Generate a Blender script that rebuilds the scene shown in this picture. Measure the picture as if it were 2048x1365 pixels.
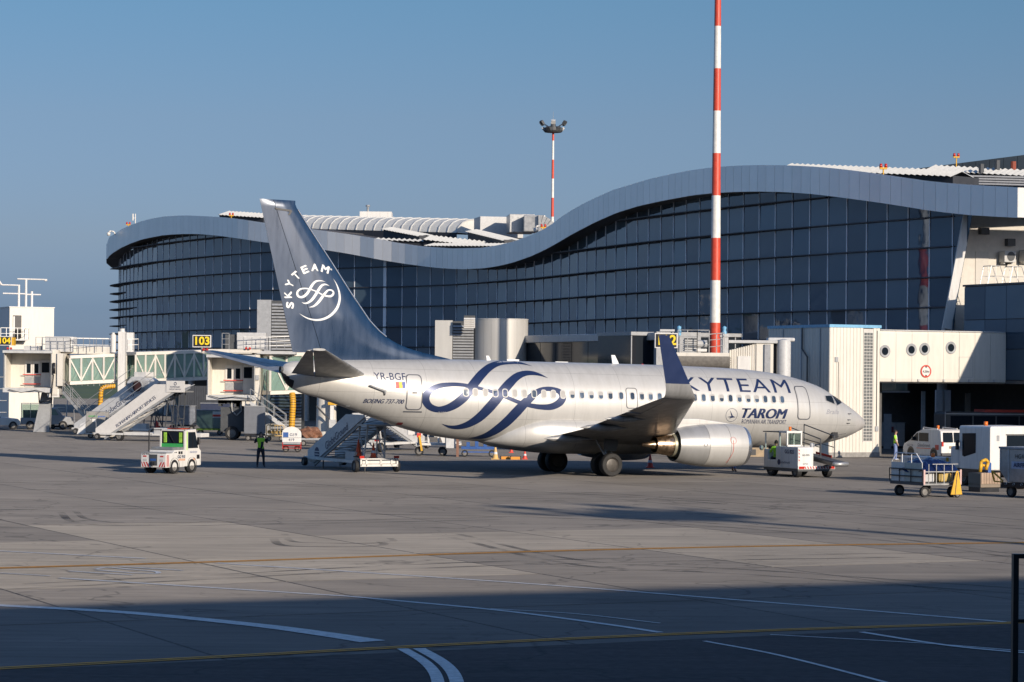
import bpy, bmesh, math, random
from mathutils import Vector, Matrix
import numpy as np
R = math.radians
random.seed(7)
sc = bpy.context.scene
for o in list(bpy.data.objects): bpy.data.objects.remove(o)

# ---------------------------------------------------------------- camera
F_PX, CAM_H, Y_HOR, ROLL = 5000.0, 4.7, 755.0, R(0.5)
cam_d = bpy.data.cameras.new('camera'); cam = bpy.data.objects.new('camera', cam_d)
sc.collection.objects.link(cam); sc.camera = cam
cam_d.sensor_width = 36.0; cam_d.lens = F_PX / 2048 * 36.0
cam_d.clip_start = 0.5; cam_d.clip_end = 6000
cam_d.shift_y = (Y_HOR - 682.5) / 2048
cam.matrix_world = Matrix.Translation((0, 0, CAM_H)) @ Matrix.Rotation(R(90), 4, 'X') @ Matrix.Rotation(ROLL, 4, 'Z')

# ---------------------------------------------------------------- sun and sky
SUN_AZ, SUN_EL = 35.5, 16.0
SV = Vector((math.sin(R(SUN_AZ)) * math.cos(R(SUN_EL)), -math.cos(R(SUN_AZ)) * math.cos(R(SUN_EL)), math.sin(R(SUN_EL))))
sun_d = bpy.data.lights.new('sun', 'SUN'); sun = bpy.data.objects.new('sun', sun_d)
sc.collection.objects.link(sun)
sun_d.energy = 4.2; sun_d.angle = R(0.53); sun_d.color = (1.0, 0.87, 0.72)
sun.rotation_euler = SV.to_track_quat('Z', 'Y').to_euler()
world = bpy.data.worlds.new('World'); sc.world = world; world.use_nodes = True
wn = world.node_tree; wn.nodes.clear()
w_out = wn.nodes.new('ShaderNodeOutputWorld'); w_bg = wn.nodes.new('ShaderNodeBackground')
w_sky = wn.nodes.new('ShaderNodeTexSky'); w_sky.sky_type = 'NISHITA'; w_sky.sun_disc = False
w_sky.sun_elevation = R(SUN_EL); w_sky.sun_rotation = R(180 - SUN_AZ)
w_sky.altitude = 0; w_sky.air_density = 1.0; w_sky.dust_density = 1.0; w_sky.ozone_density = 6.0
# hazy air low over the horizon, the same all the way round
w_tc = wn.nodes.new('ShaderNodeTexCoord'); w_sep = wn.nodes.new('ShaderNodeSeparateXYZ'); w_ml = wn.nodes.new('ShaderNodeMath'); w_ml.operation = 'MULTIPLY'; w_ml.inputs[1].default_value = 5
w_rp = wn.nodes.new('ShaderNodeValToRGB'); w_mx = wn.nodes.new('ShaderNodeMix'); w_mx.data_type = 'RGBA'; w_mx.blend_type = 'MULTIPLY'; w_mx.inputs[0].default_value = 1
cr = w_rp.color_ramp
for e, (p, c) in zip([cr.elements[0], cr.elements[1]] + [cr.elements.new(.2 + .1 * k) for k in range(5)], [(0.0, (.60, .65, .95)), (1.0, (.68, .66, .64)), (.055, (.62, .667, .96)), (.13, (.53, .556, .787)), (.27, (.677, .573, .658)), (.51, (.74, .60, .60)), (.743, (.685, .641, .603))]):
    e.position = p; e.color = (*c, 1)
wn.links.new(w_tc.outputs['Generated'], w_sep.inputs[0]); wn.links.new(w_sep.outputs['Z'], w_ml.inputs[0]); wn.links.new(w_ml.outputs[0], w_rp.inputs[0])
wn.links.new(w_sky.outputs[0], w_mx.inputs[6]); wn.links.new(w_rp.outputs[0], w_mx.inputs[7]); wn.links.new(w_mx.outputs[2], w_bg.inputs[0]); w_bg.inputs[1].default_value = 0.126
wn.links.new(w_bg.outputs[0], w_out.inputs[0])
sc.view_settings.view_transform = 'Standard'; sc.view_settings.look = 'None'
sc.view_settings.gamma = 1; sc.view_settings.exposure = 0.2
sc.view_settings.use_curve_mapping = False
sc.cycles.max_bounces = 6; sc.cycles.diffuse_bounces = 2; sc.cycles.glossy_bounces = 3
sc.cycles.transparent_max_bounces = 8; sc.cycles.sample_clamp_indirect = 5
sc.cycles.caustics_reflective = False; sc.cycles.caustics_refractive = False

# ---------------------------------------------------------------- measuring helpers (pixel of the 2048 wide photograph -> place)
def ray(u, v):
    a, b = u - 1024, v - 682.5
    uu = a * math.cos(ROLL) + b * math.sin(ROLL); vv = b * math.cos(ROLL) - a * math.sin(ROLL)
    return uu / F_PX, -(vv - (Y_HOR - 682.5)) / F_PX
def gnd(u, v, z=0.0):
    a, b = ray(u, v); Y = (z - CAM_H) / b
    return Vector((a * Y, Y, z))
def at(u, v, Y):
    a, b = ray(u, v)
    return Vector((a * Y, Y, CAM_H + b * Y))

# ---------------------------------------------------------------- materials
MATS = {}
def mat(name, col, rough=0.6, metal=0.0, var=0.10, scale=3.0, bump=0.0, coat=0.0, emit=None, spec=0.5, dirt=0.0, dirtcol=(0.06, 0.05, 0.045), rnd=0.0, streak=False):
    if name in MATS: return MATS[name]
    m = bpy.data.materials.new(name); m.use_nodes = True
    nt = m.node_tree; b = nt.nodes['Principled BSDF']; L = nt.links.new
    b.inputs['Base Color'].default_value = (*col, 1); b.inputs['Roughness'].default_value = rough
    b.inputs['Metallic'].default_value = metal; b.inputs['Specular IOR Level'].default_value = spec
    if coat: b.inputs['Coat Weight'].default_value = coat; b.inputs['Coat Roughness'].default_value = 0.12
    if emit: b.inputs['Emission Color'].default_value = (*emit[:3], 1); b.inputs['Emission Strength'].default_value = emit[3]
    tc = nt.nodes.new('ShaderNodeTexCoord')
    cur = None
    if var or dirt or bump:
        n = nt.nodes.new('ShaderNodeTexNoise'); n.inputs['Scale'].default_value = scale; n.inputs['Detail'].default_value = 6
        if streak:
            mp = nt.nodes.new('ShaderNodeMapping'); mp.inputs['Scale'].default_value = (1, 1, 0.12)
            L(tc.outputs['Object'], mp.inputs[0]); L(mp.outputs[0], n.inputs['Vector'])
        else: L(tc.outputs['Object'], n.inputs['Vector'])
    if var:
        mr = nt.nodes.new('ShaderNodeMapRange'); mr.inputs[1].default_value = 0.3; mr.inputs[2].default_value = 0.7
        mr.inputs[3].default_value = 1 - var; mr.inputs[4].default_value = 1 + var; L(n.outputs[0], mr.inputs[0])
        mx = nt.nodes.new('ShaderNodeVectorMath'); mx.operation = 'SCALE'; mx.inputs[0].default_value = col; L(mr.outputs[0], mx.inputs['Scale'])
        cur = mx.outputs[0]
        rr = nt.nodes.new('ShaderNodeMapRange'); rr.inputs[1].default_value = 0.3; rr.inputs[2].default_value = 0.7
        rr.inputs[3].default_value = max(0.02, rough - var * .6); rr.inputs[4].default_value = min(1, rough + var * .6); L(n.outputs[0], rr.inputs[0]); L(rr.outputs[0], b.inputs['Roughness'])
    if rnd:
        oi = nt.nodes.new('ShaderNodeObjectInfo'); mr2 = nt.nodes.new('ShaderNodeMapRange')
        mr2.inputs[3].default_value = 1 - rnd; mr2.inputs[4].default_value = 1 + rnd; L(oi.outputs['Random'], mr2.inputs[0])
        m2 = nt.nodes.new('ShaderNodeVectorMath'); m2.operation = 'SCALE'
        if cur: L(cur, m2.inputs[0])
        else: m2.inputs[0].default_value = col
        L(mr2.outputs[0], m2.inputs['Scale']); cur = m2.outputs[0]
    if dirt:
        n2 = nt.nodes.new('ShaderNodeTexNoise'); n2.inputs['Scale'].default_value = scale * 2.3; n2.inputs['Detail'].default_value = 8; n2.inputs['Roughness'].default_value = .7
        if streak: L(mp.outputs[0], n2.inputs['Vector'])
        else: L(tc.outputs['Object'], n2.inputs['Vector'])
        r2 = nt.nodes.new('ShaderNodeMapRange'); r2.inputs[1].default_value = 0.5; r2.inputs[2].default_value = 0.75; r2.inputs[3].default_value = 0; r2.inputs[4].default_value = dirt
        L(n2.outputs[0], r2.inputs[0])
        m3 = nt.nodes.new('ShaderNodeMix'); m3.data_type = 'RGBA'; L(r2.outputs[0], m3.inputs[0])
        if cur: L(cur, m3.inputs[6])
        else: m3.inputs[6].default_value = (*col, 1)
        m3.inputs[7].default_value = (*dirtcol, 1); cur = m3.outputs[2]
    if cur: L(cur, b.inputs['Base Color'])
    if bump:
        bp = nt.nodes.new('ShaderNodeBump'); bp.inputs['Strength'].default_value = bump; bp.inputs['Distance'].default_value = 0.02; L(n.outputs[0], bp.inputs['Height']); L(bp.outputs[0], b.inputs['Normal'])
    MATS[name] = m
    return m

white = mat('white_paint', (0.72, 0.70, 0.66), 0.45, var=.06, dirt=.35, dirtcol=(.35, .33, .30), streak=True)
cream = mat('cream_cladding', (0.70, 0.66, 0.58), 0.5, var=.05, dirt=.25, dirtcol=(.4, .37, .32), streak=True)
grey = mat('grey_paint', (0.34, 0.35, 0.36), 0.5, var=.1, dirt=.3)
lgrey = mat('light_grey_paint', (0.52, 0.52, 0.51), 0.5, var=.08, dirt=.3, dirtcol=(.2, .19, .17))
dgrey = mat('dark_grey_paint', (0.07, 0.075, 0.08), 0.55, var=.15, dirt=.2)
black = mat('black_rubber', (0.018, 0.018, 0.019), 0.75, var=.2, dirt=.4, dirtcol=(.05, .045, .04))
blackp = mat('black_paint', (0.015, 0.016, 0.02), 0.4, var=.1)
galv = mat('galvanised_steel', (0.42, 0.42, 0.41), 0.42, metal=.6, var=.12, dirt=.3)
rimm = mat('wheel_rim', (0.20, 0.19, 0.175), 0.6, metal=.1, var=.15, dirt=.4)
yellow = mat('yellow_paint', (0.72, 0.40, 0.03), 0.5, dirt=.3)
orange = mat('orange_cone', (0.80, 0.10, 0.02), 0.5, dirt=.2)
red = mat('red_paint', (0.62, 0.05, 0.03), 0.5, dirt=.2)
redlt = mat('red_lamp', (0.5, 0.03, 0.02), 0.2, var=0)
amber = mat('amber_lamp', (0.8, 0.18, 0.02), 0.2, var=0)
blue = mat('blue_paint', (0.03, 0.10, 0.32), 0.45, dirt=.2)
ltblue = mat('light_blue_paint', (0.18, 0.42, 0.62), 0.45, dirt=.2)
hivis = mat('hi_vis_fabric', (0.42, 0.78, 0.05), 0.8, var=.15)
greenp = mat('green_paint', (0.05, 0.38, 0.10), 0.5)
skin = mat('skin', (0.50, 0.29, 0.20), 0.55, var=.05)
navyf = mat('navy_fabric', (0.018, 0.022, 0.035), 0.85, var=.15)
bluef = mat('blue_fabric', (0.12, 0.20, 0.42), 0.85, var=.15)
whitef = mat('white_fabric', (0.7, 0.7, 0.7), 0.85)
brownb = mat('brown_board', (0.24, 0.12, 0.08), 0.7, var=.15, dirt=.3)
ink = mat('navy_lettering', (0.018, 0.035, 0.10), 0.5, var=.05)
lettery = mat('yellow_lettering', (0.85, 0.62, 0.02), 0.5, var=.03)
dglass = mat('dark_glass', (0.012, 0.018, 0.026), 0.06, var=0, spec=.35)
dglass.node_tree.nodes['Principled BSDF'].inputs['IOR'].default_value = 1.22
gglass = mat('green_glass', (0.10, 0.20, 0.17), 0.1, var=.1, spec=.6)

def clear_glass(name, col, t):
    m = bpy.data.materials.new(name); m.use_nodes = True; nt = m.node_tree; b = nt.nodes['Principled BSDF']; b.inputs['Base Color'].default_value = (*col, 1); b.inputs['Roughness'].default_value = .05; b.inputs['Specular IOR Level'].default_value = .8
    tr_ = nt.nodes.new('ShaderNodeBsdfTransparent'); tr_.inputs[0].default_value = (.8, .92, .88, 1); mx = nt.nodes.new('ShaderNodeMixShader'); mx.inputs[0].default_value = t
    nt.links.new(b.outputs[0], mx.inputs[1]); nt.links.new(tr_.outputs[0], mx.inputs[2]); nt.links.new(mx.outputs[0], nt.nodes['Material Output'].inputs[0]); return m
cabglass = clear_glass('cab_glass', (.05, .07, .07), .72)
# ---------------------------------------------------------------- mesh helpers
COL = sc.collection
class MB:
    def __init__(s): s.v = []; s.f = []; s.m = []
    def add(s, vs, fs, mi=0):
        n = len(s.v); s.v += [tuple(p) for p in vs]; s.f += [tuple(n + i for i in f) for f in fs]; s.m += [mi] * len(fs); return s
    def box(s, c, d, rz=0, mi=0, M=None):
        hx, hy, hz = d[0] / 2, d[1] / 2, d[2] / 2
        vs = [Vector((x, y, z)) for z in (-hz, hz) for y in (-hy, hy) for x in (-hx, hx)]
        rot = M if M is not None else Matrix.Rotation(rz, 3, 'Z')
        c = Vector(c)
        return s.add([rot @ p + c for p in vs], [(0, 2, 3, 1), (4, 5, 7, 6), (0, 1, 5, 4), (2, 6, 7, 3), (0, 4, 6, 2), (1, 3, 7, 5)], mi)
    def b2(s, x0, x1, y0, y1, z0, z1, mi=0):
        return s.box(((x0 + x1) / 2, (y0 + y1) / 2, (z0 + z1) / 2), (abs(x1 - x0), abs(y1 - y0), abs(z1 - z0)), mi=mi)
    def bar(s, a, b, w, h=None, mi=0):
        a, b = Vector(a), Vector(b); h = h or w; d = b - a; L = d.length
        if L < 1e-6: return s
        x = d / L; up = Vector((0, 0, 1)) if abs(x.z) < .95 else Vector((0, 1, 0))
        y = up.cross(x).normalized(); z = x.cross(y)
        M = Matrix((x, y, z)).transposed()
        return s.box((a + b) / 2, (L, w, h), M=M, mi=mi)
    def tube(s, a, b, r, r2=None, n=10, mi=0, caps=True):
        a, b = Vector(a), Vector(b); r2 = r if r2 is None else r2; d = (b - a)
        if d.length < 1e-6: return s
        x = d.normalized(); up = Vector((0, 0, 1)) if abs(x.z) < .95 else Vector((0, 1, 0))
        y = up.cross(x).normalized(); z = x.cross(y); vs = []
        for i in range(n):
            t = 2 * math.pi * i / n; e = y * math.cos(t) + z * math.sin(t); vs += [a + e * r, b + e * r2]
        fs = [(2 * i, 2 * ((i + 1) % n), 2 * ((i + 1) % n) + 1, 2 * i + 1) for i in range(n)]
        if caps: fs += [tuple(2 * i for i in range(n))[::-1], tuple(2 * i + 1 for i in range(n))]
        return s.add(vs, fs, mi)
    def path(s, pts, r, n=8, mi=0):
        for a, b in zip(pts[:-1], pts[1:]): s.tube(a, b, r, n=n, mi=mi)
        return s
    def prism(s, poly, y0, y1, mi=0, axis='y'):
        # polygon given in (x, z) extruded along y (or (x, y) extruded along z)
        n = len(poly)
        if axis == 'y': vs = [(p[0], y0, p[1]) for p in poly] + [(p[0], y1, p[1]) for p in poly]
        elif axis == 'x': vs = [(y0, p[0], p[1]) for p in poly] + [(y1, p[0], p[1]) for p in poly]
        else: vs = [(p[0], p[1], y0) for p in poly] + [(p[0], p[1], y1) for p in poly]
        fs = [tuple(range(n)), tuple(range(2 * n - 1, n - 1, -1))] + [(i, i + n, (i + 1) % n + n, (i + 1) % n) for i in range(n)]
        return s.add(vs, fs, mi)
    def lathe(s, prof, c=(0, 0, 0), axis='z', n=24, mi=0):
        # prof: (h, r)
        c = Vector(c); vs = []
        for h, r in prof:
            for i in range(n):
                t = 2 * math.pi * i / n; a, b = r * math.cos(t), r * math.sin(t)
                vs.append(c + (Vector((a, b, h)) if axis == 'z' else Vector((h, a, b)) if axis == 'x' else Vector((a, h, b))))
        fs = []
        for k in range(len(prof) - 1):
            for i in range(n):
                j = (i + 1) % n; fs.append((k * n + i, k * n + j, (k + 1) * n + j, (k + 1) * n + i))
        return s.add(vs, fs, mi)
    def build(s, name, m, parent=None, smooth=False, bevel=0, loc=None, autos=None):
        me = bpy.data.meshes.new(name); me.from_pydata(s.v, [], s.f)
        ms = m if isinstance(m, (list, tuple)) else [m]
        for x in ms: me.materials.append(x)
        if len(ms) > 1: me.polygons.foreach_set('material_index', s.m)
        bm = bmesh.new(); bm.from_mesh(me); bmesh.ops.recalc_face_normals(bm, faces=bm.faces)
        if bevel: bmesh.ops.bevel(bm, geom=[e for e in bm.edges], offset=bevel, segments=2 if bevel > .02 else 1, affect='EDGES', profile=.6, clamp_overlap=True)
        bm.to_mesh(me); bm.free()
        if smooth: me.polygons.foreach_set('use_smooth', [True] * len(me.polygons))
        if autos: me.set_sharp_from_angle(angle=R(autos))
        me.update()
        o = bpy.data.objects.new(name, me); COL.objects.link(o)
        if parent is not None: o.parent = parent
        if loc is not None: o.location = loc
        return o
def tag(o, label=None, cat=None, group=None, kind=None):
    if label: o['label'] = label
    if cat: o['category'] = cat
    if group: o['group'] = group
    if kind: o['kind'] = kind
    return o
def thing(name, label, cat, loc=(0, 0, 0), rz=0.0, group=None):
    o = bpy.data.objects.new(name, None); COL.objects.link(o); o.location = loc; o.rotation_euler = (0, 0, rz)
    o.empty_display_size = .5
    return tag(o, label, cat, group)
def copy_tree(o, parent=None, loc=None, rz=None, label=None):
    c = o.copy(); COL.objects.link(c)
    if parent is not None: c.parent = parent
    if loc is not None: c.location = loc
    if rz is not None: c.rotation_euler = (0, 0, rz)
    if label: c['label'] = label
    for ch in list(o.children): copy_tree(ch, c)
    return c
def inst(o, parent, loc, rot=None, name=None, scale=None):
    c = o.copy(); COL.objects.link(c); c.parent = parent; c.location = loc
    if rot is not None: c.rotation_euler = rot
    if scale is not None: c.scale = scale
    return c
_tc = {}
def text_geo(s, size=1.0, shear=0.0, bold=0.0, space=1.0, align='CENTER'):
    k = (s, shear, bold, space, align)
    if k not in _tc:
        cu = bpy.data.curves.new('t', 'FONT'); cu.body = s; cu.size = 1; cu.shear = shear; cu.offset = bold; cu.space_character = space
        cu.align_x = align; cu.align_y = 'CENTER'; cu.resolution_u = 3
        ob = bpy.data.objects.new('t', cu); COL.objects.link(ob)
        dg = bpy.context.evaluated_depsgraph_get(); me = bpy.data.meshes.new_from_object(ob.evaluated_get(dg))
        _tc[k] = ([tuple(v.co) for v in me.vertices], [tuple(p.vertices) for p in me.polygons])
        bpy.data.objects.remove(ob); bpy.data.curves.remove(cu); bpy.data.meshes.remove(me)
    vs, fs = _tc[k]
    return [(x * size, y * size) for x, y, z in vs], fs
def sign_text(name, s, size, m, parent, origin, xdir, updir=(0, 0, 1), depth=.012, **kw):
    """flat lettering standing on a surface: origin, reading direction, up direction"""
    vs, fs = text_geo(s, size, **kw); o = Vector(origin); x = Vector(xdir).normalized(); u = Vector(updir).normalized(); n = x.cross(u)
    mb = MB(); mb.add([o + x * a + u * b + n * depth for a, b in vs], fs)
    me = bpy.data.meshes.new(name); me.from_pydata(mb.v, [], mb.f); me.materials.append(m)
    ob = bpy.data.objects.new(name, me); COL.objects.link(ob); ob.parent = parent
    return ob
def catmull(pts, n=8):
    P = [np.array(p, float) for p in pts]; P = [2 * P[0] - P[1]] + P + [2 * P[-1] - P[-2]]; out = []
    for i in range(1, len(P) - 2):
        for k in range(n):
            t = k / n; a, b, c, d = P[i - 1], P[i], P[i + 1], P[i + 2]
            out.append(.5 * (2 * b + (c - a) * t + (2 * a - 5 * b + 4 * c - d) * t * t + (3 * b - a - 3 * c + d) * t ** 3))
    out.append(P[-2]); return out
def interp(x, xs, ys): return float(np.interp(x, xs, ys))
_wheel = {}
def wheel(parent, loc, r, w, axis='y', rimr=.55, name='wheel', m_rim=None):
    """tyre with a rim sub-part; axis is the axle direction in the parent's frame"""
    k = (round(r, 3), round(w, 3), axis, rimr)
    if k not in _wheel:
        t = MB().lathe([(-w / 2, r * .62), (-w / 2, r * .93), (-w * .36, r), (w * .36, r), (w / 2, r * .93), (w / 2, r * .62), (w*.3, r*.6), (-w*.3, r*.6), (-w/2, r*.62)], axis=axis, n=20)
        o = t.build(name, black, parent, smooth=True, autos=40)
        h = MB().lathe([(-w * .42, 0.001), (-w * .38, r * .2), (-w * .3, r * rimr), (-w * .45, r * .63), (w * .45, r * .63), (w * .3, r * rimr), (w * .38, r * .2), (w * .42, .001)], axis=axis, n=16)
        h.build('rim', m_rim or rimm, o, smooth=True, autos=35); _wheel[k] = o; o.location = loc; return o
    return_o = copy_tree(_wheel[k], parent, loc=loc); return_o.name = name
    return return_o
def railing(mb, pts, h=1.05, r=.022, posts=1.2, mids=(.5,), toe=False):
    for a, b in zip(pts[:-1], pts[1:]):
        a, b = Vector(a), Vector(b); n = max(1, round((b - a).length / posts)); up = Vector((0, 0, h))
        for i in range(n + 1):
            p = a.lerp(b, i / n); mb.bar(p, p + up, r * 2)
        mb.bar(a + up, b + up, r * 2)
        for k in mids: mb.bar(a + up * k, b + up * k, r * 1.6)
    return mb
def cyl_between(*a, **k): return MB().tube(*a, **k)
# ================================================================ SETTING: apron
GA = R(26.0); gx = Vector((math.cos(GA), math.sin(GA), 0)); gy = Vector((-math.sin(GA), math.cos(GA), 0))
def concrete(name, base, rnd, smooth=False):
    m = bpy.data.materials.new(name); m.use_nodes = True; nt = m.node_tree; L = nt.links.new; b = nt.nodes['Principled BSDF']
    g = nt.nodes.new('ShaderNodeNewGeometry'); oi = nt.nodes.new('ShaderNodeObjectInfo')
    n1 = nt.nodes.new('ShaderNodeTexNoise'); n1.inputs['Scale'].default_value = .22; n1.inputs['Detail'].default_value = 7; n1.inputs['Roughness'].default_value = .62
    n2 = nt.nodes.new('ShaderNodeTexNoise'); n2.inputs['Scale'].default_value = 5.0; n2.inputs['Detail'].default_value = 8
    mp = nt.nodes.new('ShaderNodeMapping'); mp.inputs['Rotation'].default_value = (0, 0, -GA); mp.inputs['Scale'].default_value = (.45, 2.2, 1)
    n3 = nt.nodes.new('ShaderNodeTexNoise'); n3.inputs['Scale'].default_value = .8; n3.inputs['Detail'].default_value = 6; n3.inputs['Roughness'].default_value = .6
    L(g.outputs['Position'], n1.inputs['Vector']); L(g.outputs['Position'], n2.inputs['Vector']); L(g.outputs['Position'], mp.inputs[0]); L(mp.outputs[0], n3.inputs['Vector'])
    def mr(src, a, c, lo, hi):
        q = nt.nodes.new('ShaderNodeMapRange'); q.inputs[1].default_value = a; q.inputs[2].default_value = c; q.inputs[3].default_value = lo; q.inputs[4].default_value = hi; L(src, q.inputs[0]); return q.outputs[0]
    def mul(a, c):
        q = nt.nodes.new('ShaderNodeMath'); q.operation = 'MULTIPLY'; L(a, q.inputs[0]); L(c, q.inputs[1]); return q.outputs[0]
    f = mul(mr(n1.outputs[0], .3, .7, .86, 1.12), mr(n2.outputs[0], .3, .7, .93, 1.07))
    f = mul(f, mr(n3.outputs[0], .3, .72, 1.10, .80))
    f = mul(f, mr(oi.outputs['Random'], 0, 1, 1 - rnd, 1 + rnd))
    # oil and rubber stains
    n4 = nt.nodes.new('ShaderNodeTexNoise'); n4.inputs['Scale'].default_value = .16; n4.inputs['Detail'].default_value = 4; mp2 = nt.nodes.new('ShaderNodeMapping'); mp2.inputs['Scale'].default_value = (.6, 1.6, 1); mp2.inputs['Location'].default_value = (13, 4, 0)
    L(g.outputs['Position'], mp2.inputs[0]); L(mp2.outputs[0], n4.inputs['Vector'])
    f = mul(f, mr(n4.outputs[0], .62, .74, 1.0, .62))
    # wandering cracks and tar seams
    def crack(scale, width, amount, loc):
        nonlocal f
        mq = nt.nodes.new('ShaderNodeMapping'); mq.inputs['Location'].default_value = loc; L(g.outputs['Position'], mq.inputs[0])
        q = nt.nodes.new('ShaderNodeTexNoise'); q.inputs['Scale'].default_value = scale; q.inputs['Detail'].default_value = 5; L(mq.outputs[0], q.inputs['Vector'])
        a_ = nt.nodes.new('ShaderNodeMath'); a_.operation = 'SUBTRACT'; a_.inputs[1].default_value = .5; L(q.outputs[0], a_.inputs[0]); b_ = nt.nodes.new('ShaderNodeMath'); b_.operation = 'ABSOLUTE'; L(a_.outputs[0], b_.inputs[0])
        f = mul(f, mr(b_.outputs[0], 0, width, 1 - amount, 1))
    crack(.07, .0035, .45, (3, 8, 0)); crack(.16, .004, .25, (40, 1, 2))
    n5 = nt.nodes.new('ShaderNodeTexNoise'); n5.inputs['Scale'].default_value = 1.1; n5.inputs['Detail'].default_value = 3; mp5 = nt.nodes.new('ShaderNodeMapping'); mp5.inputs['Rotation'].default_value = (0, 0, -R(22)); mp5.inputs['Scale'].default_value = (.10, 3.2, 1); L(g.outputs['Position'], mp5.inputs[0]); L(mp5.outputs[0], n5.inputs['Vector'])
    f = mul(f, mr(n5.outputs[0], .32, .68, .86, 1.10))
    s = nt.nodes.new('ShaderNodeVectorMath'); s.operation = 'SCALE'; s.inputs[0].default_value = base; L(f, s.inputs['Scale']); L(s.outputs[0], b.inputs['Base Color'])
    L(mr(n2.outputs[0], .3, .7, .75, .95), b.inputs['Roughness']); b.inputs['Diffuse Roughness'].default_value = 1.0; b.inputs['Specular IOR Level'].default_value = .3
    bp = nt.nodes.new('ShaderNodeBump'); bp.inputs['Strength'].default_value = .25; bp.inputs['Distance'].default_value = .01; L(n2.outputs[0], bp.inputs['Height']); L(bp.outputs[0], b.inputs['Normal'])
    return m
m_conc = concrete('apron_concrete', (.142, .130, .117), .09)
m_conc2 = concrete('apron_concrete_new', (.205, .187, .162), .04)
m_joint = mat('joint_sealant', (.05, .047, .043), .8, var=.2)
m_far = concrete('far_concrete', (.135, .125, .113), 0)
m_asph = concrete('service_road_asphalt', (.052, .041, .040), 0)
m_grass = mat('airfield_grass', (.09, .12, .035), .9, var=.35, scale=.05)
def sheet(name, pts, z, m, kind='structure', thick=0):
    mb = MB(); mb.add([(p[0], p[1], z) for p in pts], [tuple(range(len(pts)))]); o = mb.build(name, m)
    if o.data.polygons[0].normal.z < 0: o.data.flip_normals()
    if kind: o['kind'] = kind
    return o
apron = sheet('apron', [(-900, -300), (900, -300), (900, 470), (-900, 470)], -.015, m_joint)
sheet('far_apron', [(-900, 178), (900, 178), (900, 470), (-900, 470)], -.008, m_far)
sheet('grass_field', [(-5000, 430), (5000, 430), (5000, 5500), (-5000, 5500)], -.10, m_grass)
sheet('ground', [(-5000, -2000), (5000, -2000), (5000, 5500), (-5000, 5500)], -.16, m_grass)
# individual concrete slabs on the visible part of the apron
SX, SY = 6.5, 7.5
O0 = Vector((0, 46.5, 0)); B0 = Vector((0, 59.5, 0))
ox, oy = O0.dot(gx), B0.dot(gy)
def slab_mesh(m):
    mb = MB(); hx, hy = SX / 2 - .022, SY / 2 - .022; c = .014
    mb.add([(-hx, -hy, -.014), (hx, -hy, -.014), (hx, hy, -.014), (-hx, hy, -.014), (-hx + c, -hy + c, 0), (hx - c, -hy + c, 0), (hx - c, hy - c, 0), (-hx + c, hy - c, 0)],
           [(4, 5, 6, 7), (0, 1, 5, 4), (1, 2, 6, 5), (2, 3, 7, 6), (3, 0, 4, 7)])
    o = mb.build('slab', m, apron); return o
s_old = slab_mesh(m_conc); s_new = slab_mesh(m_conc2)
ROADB = (gnd(0, 1338), gnd(2000, 1248))                    # edge of the service road
rd = (ROADB[1] - ROADB[0]).normalized(); rn = Vector((-rd.y, rd.x, 0))
m_fill = MB()
newpx = [(300, 1075), (90, 1100), (900, 1120), (1500, 1080), (550, 1090), (1060, 1148), (760, 1140), (200, 1150), (1620, 1092), (900, 1085), (480, 1140)]
newc = set()
for u, v in newpx:
    p = gnd(u, v); newc.add((math.floor((p.dot(gx) - ox) / SX), math.floor((p.dot(gy) - oy) / SY)))
used_o = used_n = False; nsl = 0
for i in range(-16, 24):
    for j in range(-10, 24):
        c = gx * (ox + (i + .5) * SX) + gy * (oy + (j + .5) * SY)
        if not (24 < c.y < 184): continue
        inview = abs(c.x) < .2048 * c.y + 6.0 and c.y > 34 and c.y < 176
        if inview:
            src = s_new if (i, j) in newc else s_old
            if src is s_new and not used_n: o = s_new; used_n = True
            elif src is s_old and not used_o: o = s_old; used_o = True
            else: o = src.copy(); COL.objects.link(o)
            o.location = (c.x, c.y, random.uniform(-.002, .002)); o.rotation_euler = (0, 0, GA); nsl += 1
        elif abs(c.x) < 75:
            hx, hy = SX / 2 - .014, SY / 2 - .014
            m_fill.add([c + gx * a + gy * b for a, b in ((-hx, -hy), (hx, -hy), (hx, hy), (-hx, hy))], [(0, 1, 2, 3)])
o = m_fill.build('outer_slabs', m_conc, apron); o['kind'] = 'stuff'
print('slabs', nsl)
a, b = ROADB[0] - rd * 120, ROADB[1] + rd * 120
sheet('service_road', [a - rn * .25, b - rn * .25, b - rn * 70, a - rn * 70], .006, m_asph)
# painted markings, each a thin sheet
m_wl = mat('white_marking', (.62, .61, .59), .75, var=.2, scale=6, dirt=.45, dirtcol=(.17, .155, .14))
m_yl = mat('yellow_marking', (.72, .31, .03), .75, var=.2, scale=6, dirt=.35, dirtcol=(.15, .12, .08))
def stripe(name, pts, w, m, z=.010, side=0.0):
    P = [Vector((p[0], p[1], 0)) for p in catmull([(q.x, q.y) for q in pts], 6)] if len(pts) > 2 else [Vector(q) for q in pts]
    vs = []; n = len(P)
    for i, p in enumerate(P):
        d = (P[min(i + 1, n - 1)] - P[max(i - 1, 0)]).normalized(); q = Vector((-d.y, d.x, 0))
        ww = w if not isinstance(w, (list, tuple)) else interp(i / (n - 1), np.linspace(0, 1, len(w)), w)
        vs += [p + q * (side + ww / 2) + Vector((0, 0, z)), p + q * (side - ww / 2) + Vector((0, 0, z))]
    mb = MB(); mb.add(vs, [(2 * i, 2 * i + 1, 2 * i + 3, 2 * i + 2) for i in range(n - 1)])
    o = mb.build(name, m); o['kind'] = 'structure'
    if o.data.polygons[0].normal.z < 0: o.data.flip_normals()
    return o
g = gnd
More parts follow.
